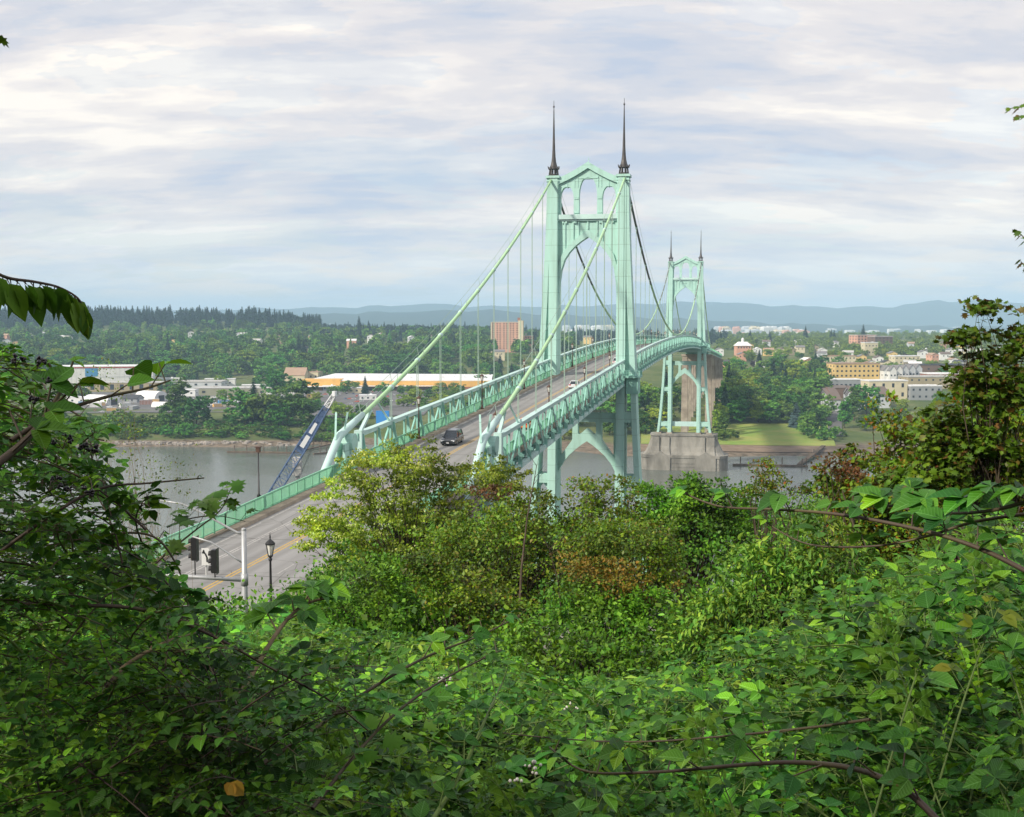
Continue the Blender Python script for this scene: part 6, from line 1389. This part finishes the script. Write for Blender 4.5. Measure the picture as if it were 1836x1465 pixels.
mid_tree('rusty_shrub', 'shrub with rust coloured leaves at the left edge of the tall vine maple', 20, [(1500, 838, 34, 12), (1478, 826, 14, 8), (1525, 850, 34, 12)], LRED, .055, 34, 26, crad=.2, catn='shrub')
mid_tree('bigleaf_maple', 'brown and green maple rising at the right edge against the sky', 13, [(1800, 720, 60, 70), (1750, 690, 48, 52), (1840, 620, 42, 52), (1745, 800, 62, 62), (1690, 770, 40, 34), (1820, 830, 70, 66), (1700, 860, 52, 40), (1770, 640, 36, 22), (1730, 605, 30, 10), (1785, 565, 16, 16), (1765, 592, 12, 10), (1760, 548, 16, 6), (1680, 820, 60, 30), (1640, 860, 50, 26)], LMAPLE, .07, 470, 17, T=TM, crad=.2, hang=.4, shell=.2, ragged=.25, frac=.3, r0=.05)
mid_tree('leafy_maple', 'fuller green leaved tree low behind the brown tinged maple at the right edge', 16, [(1790, 790, 80, 60), (1720, 850, 80, 55), (1820, 870, 70, 60), (1640, 880, 60, 45)], LVINE, .085, 330, 30, crad=.28, hang=.4, ragged=.2)
mid_tree('thin_twig_bush', 'sparse leafless looking twiggy bush against the river on the left', 9, [(300, 880, 55, 55), (250, 830, 50, 60), (330, 840, 30, 30), (210, 760, 50, 60), (180, 700, 40, 40)], LOLIVE, .018, 120, 9, crad=.11, catn='bush', frac=.75, r0=.007, wood=STEMP, hang=.1)
LYEL = leafmat('yellowing_leaf', [(.20, .24, .02), (.12, .20, .02), (.32, .28, .03)], .5, .25, .3)
# ---- near canes placed along their arching paths
def cane(label, path, kind='tri', size=.095, n=10, mat=None, thick=.006, wood=CANEM, name='bramble_cane', bend=.35, start=.05, catn='bramble cane', T=None, pet=.08, droop=0.0):
    W_ = [at(a, b, c) for a, b, c in path]; o = empty(name, W_[0]); tag(o, label, catn); Q = np.array([[p.x, p.y, p.z] for p in W_])-np.array(W_[0])
    m = len(Q); tt = np.linspace(0, m-1, m*5)
    def cr(t):
        i = min(int(t), m-2); u = t-i; p0, p1, p2, p3 = Q[max(i-1, 0)], Q[i], Q[i+1], Q[min(i+2, m-1)]
        return .5*((2*p1)+(-p0+p2)*u+(2*p0-5*p1+4*p2-p3)*u*u+(-p0+3*p1-3*p2+p3)*u**3)
    pts = np.array([cr(t) for t in tt]); segs = [(pts, np.linspace(thick*1.3, thick*.45, len(pts)))]; P = []; L = []; N_ = []; S = []
    for i in range(n):
        u = start+(1-start)*(i+.5)/n; b = cr(u*(m-1)); b2 = cr(min(m-1, u*(m-1)+.05)); d = norm((b2-b)[None])[0] if u < .99 else norm((b-cr(u*(m-1)-.05))[None])[0]
        w = np.cross(d, [0, 0, 1.]); w /= max(1e-6, np.linalg.norm(w)); s_ = 1 if i % 2 else -1; fade = 1-.4*max(0, u-.7)/.3
        e = w*s_*(.6+.3*g.normal())+np.array([0, 0, 1.-droop*2])*(.8+.3*g.normal())+d*.4; e /= np.linalg.norm(e); tip = b+e*pet*(.7+.6*g.random())*fade
        segs.append((np.array([b, (b+tip)/2, tip]), np.array([thick*.42, thick*.36, thick*.3])))
        h = e.copy(); h[2] = -.05+.2*g.normal()-droop; h += d*.3; h /= np.linalg.norm(h); up = np.array([.3*g.normal(), .3*g.normal(), 1.])-np.array([FW.x, FW.y, 0])*.25; ww = np.cross(up, h); ww /= np.linalg.norm(ww); sz = size*(.75+.45*g.random())*fade
        spec = {'tri': [(0, 1.1), (1.25, .9), (-1.25, .9)], 'penta': [(0, 1.1), (1.1, .95), (-1.1, .95), (1.9, .7), (-1.9, .7)], 'single': [(0, 1.0)]}[kind]
        for a_, ss in spec:
            l = h*math.cos(a_)+ww*math.sin(a_)+np.array([0, 0, -.15+.12*g.normal()-droop*.6]); P.append(tip); L.append(l); N_.append(up+g.normal(size=3)*.18); S.append(sz*ss)
    V, F = leaves(np.array(P), frames(np.array(L), np.array(N_)), np.array(S), T or tmpl_ovate(.36, .12)); nobj('leaves', V, F, mat or LB_, o, uvt=T or TO); tv, tf = tubes_np(segs, 6); nobj('stem', tv, tf, wood, o); return o
cane('long bare stemmed bramble cane arching leftwards from the right edge with upright leaves', [(1860, 1035, 4.2), (1760, 985, 4.4), (1650, 950, 4.6), (1500, 922, 4.9), (1380, 913, 5.2), (1290, 908, 5.5), (1225, 884, 5.7)], 'tri', .105, 11, thick=.008)
cane('bramble cane with big broad leaves at the right edge above the longest cane', [(1870, 890, 4.3), (1780, 915, 4.5), (1690, 920, 4.8), (1600, 908, 5.0), (1560, 893, 5.2)], 'penta', .12, 9, thick=.007)
cane('thin bramble cane sagging below the longest one at the right', [(1870, 918, 4.6), (1750, 935, 4.7), (1660, 962, 4.8), (1570, 979, 4.9), (1450, 976, 5.0), (1370, 935, 5.2)], 'tri', .10, 9)
cane('bramble cane crossing the bottom right with the thickest stem', [(1690, 1480, 3.0), (1620, 1415, 3.1), (1530, 1378, 3.3), (1420, 1367, 3.5), (1300, 1374, 3.7), (1180, 1384, 3.9), (1050, 1383, 4.1), (985, 1340, 4.4)], 'tri', .075, 14, thick=.0075)
cane('bramble cane arching over the lower middle', [(1560, 1290, 4.4), (1450, 1305, 4.6), (1300, 1320, 4.9), (1150, 1330, 5.1), (1010, 1325, 5.4), (860, 1310, 5.7)], 'tri', .065, 13, thick=.005)
cane('thick upright cane with a leafy top at the left edge above the white warehouse', [(-30, 850, 2.7), (40, 795, 2.8), (90, 735, 2.9), (125, 668, 3.0)], 'tri', .07, 8, thick=.0085, mat=LS_)
cane('slim cane carrying round leaves across the white warehouse', [(20, 790, 2.8), (100, 742, 2.9), (190, 712, 3.0), (260, 697, 3.1), (305, 682, 3.2)], 'single', .08, 7, T=tmpl_ovate(.42, .08), mat=LS_, pet=.07, thick=.005)
cane('nearly leafless twig pointing right over the river on the left', [(-20, 1005, 3.2), (90, 925, 3.2), (180, 876, 3.3), (270, 866, 3.4), (366, 857, 3.5)], 'single', .02, 10, pet=.015, thick=.0045)
cane('dark cane drooping from the left edge across the road to the lower middle', [(-30, 1080, 3.4), (90, 1085, 3.4), (250, 1092, 3.5), (370, 1135, 3.6), (480, 1195, 3.7), (590, 1255, 3.9), (660, 1310, 4.1)], 'single', .055, 9, pet=.05, thick=.0055)
cane('thin dark cane bending down beside the two signal heads', [(80, 985, 4.3), (180, 960, 4.3), (270, 960, 4.3), (315, 1010, 4.3), (336, 1080, 4.3), (344, 1160, 4.3)], 'single', .03, 6, pet=.03, thick=.0045)
cane('pale brown stem with very large leaves just right of the signal pole', [(370, 1350, 4.4), (440, 1230, 4.6), (500, 1130, 4.8), (545, 1085, 5.0), (590, 1072, 5.1)], 'penta', .125, 7, thick=.010, wood=STEMP, start=.45)
cane('leafy cane rising to the right in the lower left centre', [(420, 1400, 4.0), (540, 1325, 4.3), (650, 1245, 4.6), (760, 1180, 4.9), (860, 1140, 5.2), (930, 1105, 5.5)], 'tri', .095, 13, thick=.007)
cane('second leafy cane rising to the right just below the first', [(560, 1450, 3.9), (640, 1350, 4.2), (720, 1270, 4.5), (810, 1210, 4.8), (900, 1165, 5.1)], 'tri', .085, 11, thick=.006)
cane('upright pale green stem in the bottom middle', [(770, 1480, 3.6), (830, 1380, 3.8), (870, 1290, 4.0), (905, 1215, 4.3)], 'tri', .07, 8, thick=.007, wood=CANEG)
cane('pale dead stem slanting in the dark lower left', [(190, 1230, 3.2), (230, 1190, 3.3), (300, 1150, 3.4), (350, 1135, 3.6)], 'single', .012, 3, pet=.01, thick=.006, wood=STEMP, name='dead_stem', catn='stem')
cane('cane with lobed leaves reaching over the road railing on the left', [(230, 1060, 4.6), (290, 1000, 4.7), (345, 955, 4.8), (395, 915, 4.9), (412, 880, 5.0)], 'tri', .075, 7, T=TM, mat=LGREEN, thick=.004, name='maple_shoot', catn='shoot')
cane('short shoot of lobed leaves beside the top of the signal pole', [(300, 945, 4.8), (340, 930, 4.9), (390, 925, 5.0), (440, 935, 5.1)], 'tri', .07, 6, T=TM, mat=LGREEN, thick=.003, name='maple_shoot', catn='shoot')
cane('drooping leafy branch hanging into the sky at the upper left', [(-40, 470, 2.3), (10, 497, 2.3), (60, 505, 2.35), (105, 515, 2.4), (140, 535, 2.4), (152, 560, 2.4)], 'single', .066, 34, T=tmpl_ovate(.27, .2), mat=LGREEN, thick=.003, pet=.012, droop=1.0, name='hanging_branch', catn='branch')
for i, (pp, nn, lab) in enumerate([([(1870, 160, 7.5), (1850, 180, 7.5), (1830, 192, 7.5), (1806, 195, 7.5)], 9, 'dark maple twig poking in at the upper right edge'), ([(1870, 200, 7.4), (1845, 208, 7.4), (1822, 212, 7.4)], 7, 'dark maple twig just below the uppermost one at the right edge'), ([(1870, 430, 7.5), (1845, 432, 7.5), (1822, 412, 7.5)], 8, 'small maple twig at the right edge halfway up the sky'), ([(1880, 470, 7.5), (1850, 478, 7.5), (1830, 470, 7.5)], 7, 'lowest of the maple twigs at the right edge'), ([(-60, 60, 5), (-20, 66, 5), (-3, 66, 5)], 3, 'tiny dark leaf tip at the upper left edge')]):
    cane(lab, pp, 'single', .06, nn, T=TM, mat=LMAPLE, thick=.004, pet=.02, name='maple_twig', catn='twig', droop=.3)
for i, (px, py, f, s_) in enumerate([(1790, 1090, 4.5, .11), (1765, 1085, 4.5, .09), (1700, 1060, 4.6, .10), (1500, 1290, 4.6, .11), (1120, 1240, 6, .1), (700, 1395, 4, .1), (560, 1160, 5, .1), (1290, 1390, 4, .09), (160, 1300, 4.2, .1), (60, 1210, 4.0, .10), (330, 1330, 4.2, .09), (1640, 1330, 4.2, .1), (1080, 1420, 3.8, .09), (1780, 1380, 3.6, .11), (460, 1420, 4.2, .1), (240, 1420, 4.0, .1)]):
    yl = i < 1
    cane(['leafy shoot with yellowing leaves at the right edge', 'short cane beside the yellowing shoot at the right edge', 'short cane left of the yellowing shoot at the right edge', 'leafy cane tip in the dark gap at the lower right', 'leafy cane tip below the dark thicket', 'cane tip with broad leaves at the bottom left of centre', 'leafy tip right of the pale brown stem', 'leafy cane tip between the two long bottom canes', 'broad leafed cane tip in the dark at the left', 'topmost broad leafed cane tip in the dark left corner', 'leafy tip below the dead stem at the left', 'leafy cane tip above the thick bottom right cane', 'leafy cane tip at the bottom centre', 'large leafed cane tip in the bottom right corner', 'leafy cane tip near the yellow leaf at the bottom left', 'lowest broad leafed cane tip in the bottom left corner'][i],
         [(px+140*s, py+430, f-.5) for s in (1 if i % 2 else -1,)]+[(px+70*s, py+190, f-.3) for s in (1 if i % 2 else -1,)]+[(px+25*(1 if i % 2 else -1), py+60, f-.1), (px, py, f)], 'penta' if i % 3 else 'tri', s_*(.6 if yl else .85), 6, thick=.004, start=.35, mat=LYEL if yl else LB_, wood=CANEG)
def shoots():
    gg = np.random.default_rng(77); n = 260; f = 4.2+11*gg.random(n)**1.2; t = -.38+.84*gg.random(n); r = f*t
    z = np.array([75-tdrop(a, b)+.05 for a, b in zip(f, r)]); P = wpts(f, r, z); az = gg.random(n)*6.283; el = .9+.5*gg.random(n); D = np.stack([np.cos(az)*np.cos(el), np.sin(az)*np.cos(el), np.sin(el)], 1); SC = .35+.4*gg.random(n)
    kp = keep_below(P, D, SC, UGL, -25); P, D, SC = P[kp], D[kp], SC[kp]; m = gg.random(len(P)) < .6
    for k, q, mt in (('oval', m, LS_), ('bramble', ~m, LSH)):
        (V, F), (sv, sf) = place_sprigs(k, P[q], D[q], SC[q], 0); o = nobj('fresh_shoots', V, F, mt, uvt=TO); tag(o, 'fresh pale green shoots standing up out of the undergrowth', 'undergrowth', kind='stuff'); nobj('stems', sv, sf, CANEG, o)
LSH = leafmat('fresh_shoot_leaf', [(0.06, 0.16, 0.014), (0.10, 0.23, 0.02), (0.16, 0.32, 0.03)], .5, .3, .35, veins=True)
shoots()
# ---- the tall bramble bush on the left, close to the viewer
def left_bush():
    bnd = [(-120, 600), (0, 620), (100, 650), (150, 710), (190, 780), (215, 850), (260, 915), (300, 1000), (380, 1090), (430, 1150)]
    o = empty('bramble_bush', wr(3.5, -1.8, hfr(3.5, -1.8))); tag(o, 'tall dense bramble bush with dark berries filling the left edge', 'bush'); org = np.array(o.location)
    for kd, n, f0, f1 in (('bramble', 620, 3.2, 6.0), ('oval', 420, 3.2, 6.0), ('maple', 140, 3.8, 6.5)):
        P = []
        while len(P) < n:
            px = -160+600*g.random(); yb = interp(px, bnd); py = yb+15+(1500-yb)*g.random()**1.25; f = f0+(f1-f0)*g.random()
            if py > 1500 or (px > 330 and py < yb+60): continue
            q = at(px, py, f); P.append((q.x, q.y, q.z))
        P = np.array(P); az = g.random(n)*6.283; el = .0+.6*g.random(n); D = np.stack([np.cos(az)*np.cos(el), np.sin(az)*np.cos(el), np.sin(el)], 1); D -= np.array([FW.x, FW.y, 0])*.25; S_ = .40+.26*g.random(n); kp = keep_below(P, D, S_, bnd, 0); P, D, S_ = P[kp], D[kp], S_[kp]
        (V, F), (sv, sf) = place_sprigs(kd, P-org, D, S_, 0); nobj('leaves', V, F, LMS[kd] if kd != 'maple' else LGREEN, o, uvt=TO if kd != 'maple' else TM); nobj('stem', sv, sf, CANEM, o)
left_bush()
BERRY = pmat('blackberry', (.012, .008, .014), .35, .5); WFL = pmat('white_seed_head', (.72, .68, .60), .8, .2)
def cluster(name, label, px, py, f, n, rad, ball, mat, catn, grp=None):
    c = at(px, py, f); m = MB(); o = empty(name, c); tag(o, label, catn, grp)
    st = MB()
    for i in range(n):
        q = Vector(g.normal(size=3)*rad); q.z = abs(q.z)*.6; st.tube([(0, 0, -rad), tuple(q*.5), tuple(q)], .0012, 4)
        for k in range(6 if mat is BERRY else 1):
            e = Vector(g.normal(size=3)*ball*.5) if mat is BERRY else Vector((0, 0, 0)); b_ = ball*.6 if mat is BERRY else ball*(.6+.6*g.random()); m.lathe(tuple(q+e-Vector((0, 0, b_))), [(b_*.3, 0), (b_*.85, b_*.45), (b_, b_), (b_*.85, b_*1.55), (b_*.3, b_*2)], 7)
    m.build('berries' if mat is BERRY else 'flower_head', mat, o, True); st.build('stalk', CANEM, o)
for i, (px, py) in enumerate([(28, 648), (66, 652), (98, 690), (60, 720), (88, 870), (150, 805), (165, 815), (130, 880), (112, 795), (160, 885)]): cluster('blackberry_cluster', 'small cluster of black berries on the tall bramble bush at the left', px, py, 2.9, 3, .014, .006, BERRY, 'berries', 'blackberries on the left bush')
for px, py, f, n, lab in [(800, 1222, 6.0, 14, 'cluster of dried white flower heads left of the centre'), (955, 1380, 4.0, 9, 'group of white seed heads near the bottom centre'), (930, 1400, 3.9, 3, 'few white seed heads at the bottom just left of the main group'), (1052, 1403, 4.0, 2, 'pair of tiny white seed heads at the bottom right of centre'), (905, 1405, 3.9, 1, 'single white round seed head at the bottom'), (1024, 1272, 6, 7, 'small pale seed head below the dark thicket')]: cluster('white_seed_heads', lab, px, py, f, n, .022 if n > 4 else .01, .006, WFL, 'flowers')
LY = leafmat('yellow_brown_leaf', [(.45, .33, .03), (.30, .16, .03)], .5, .4, .2)
P_ = at(413, 1403, 3.0); V, F = leaves(np.array([[0, 0, .0], [.01, .0, .0]]), frames(np.array([[.6, .2, -.7], [-.5, .1, -.8]]), np.array([[-FW.x, -FW.y, .5], [-FW.x, -FW.y, .3]])), np.array([.05, .045]), tmpl_ovate(.42, .1)); o = nobj('yellow_leaf', V, F, LY, loc=P_); tag(o, 'single yellow and brown leaf in the dark at the bottom left', 'leaf')
# bare thin stem standing up in the middle thicket
for pts, lab, th in (([(930, 1120, 27), (935, 1020, 27.5), (945, 930, 28), (958, 860, 28.4), (962, 835, 28.5)], 'bare dark sapling stem rising from the olive bush mass', .035), ([(1010, 1130, 26), (1000, 1040, 26), (985, 985, 26)], 'short bare stem right of the bare dark sapling', .02)):
    W_ = [at(*q) for q in pts]; m = MB(); m.tube([q-W_[0] for q in W_], list(np.linspace(th, .006, len(W_))), 6)
    for i in range(8):
        q = W_[-1].lerp(W_[2], i/8)-W_[0]; m.tube([q, q+Vector((g.normal()*.3, g.normal()*.2, .35))], [.007, .002], 4)
    o = m.build('bare_sapling', BARK, loc=W_[0]); tag(o, lab, 'sapling')
# ---- tree standing over the viewpoint (casts the shade on the nearest brambles)
def over_tree(name, label, r, f, R_, z0, z1, n, sd_):
    gg = np.random.default_rng(sd_); b = wr(f, r); gz = hgt(b.x, b.y)-.3; o = empty(name, (b.x, b.y, gz)); tag(o, label, 'tree')
    lb = [(0, 0, (z0+z1)/2-gz, R_, R_, (z1-z0)/2)]+[(R_*.6*math.cos(a), R_*.6*math.sin(a), z0+1.3-gz, R_*.5, R_*.5, 1.4) for a in (0, 1.3, 2.5, 3.8, 5.0)]
    cl = lobes_points(lb, n, gg, .3, -1); P, Fm, S = crown_leaves(cl, .55+.4*gg.random(len(cl)), 90, .13, TD, g=gg, centre=np.array([0, 0, z0-gz-2.])); V, F = leaves(P, Fm, S, TD)
    keep = None; nobj('crown', V, F, LGREEN, o); tv, tf = tubes_np(limbs_to(cl, (0, 0, 0), (z0+z1)/2-gz, gg, .25, frac=.4), 6); nobj('trunk', tv, tf, BARK, o)
over_tree('overhanging_tree', 'leafy tree behind the viewpoint on the left shading the brambles', -4.0, -5.0, 7.0, 77.5, 84, 210, 5)
over_tree('overhanging_tree', 'leafy tree behind the viewpoint on the right shading the brambles', 5.5, -6.0, 5.5, 78.2, 84, 170, 6)
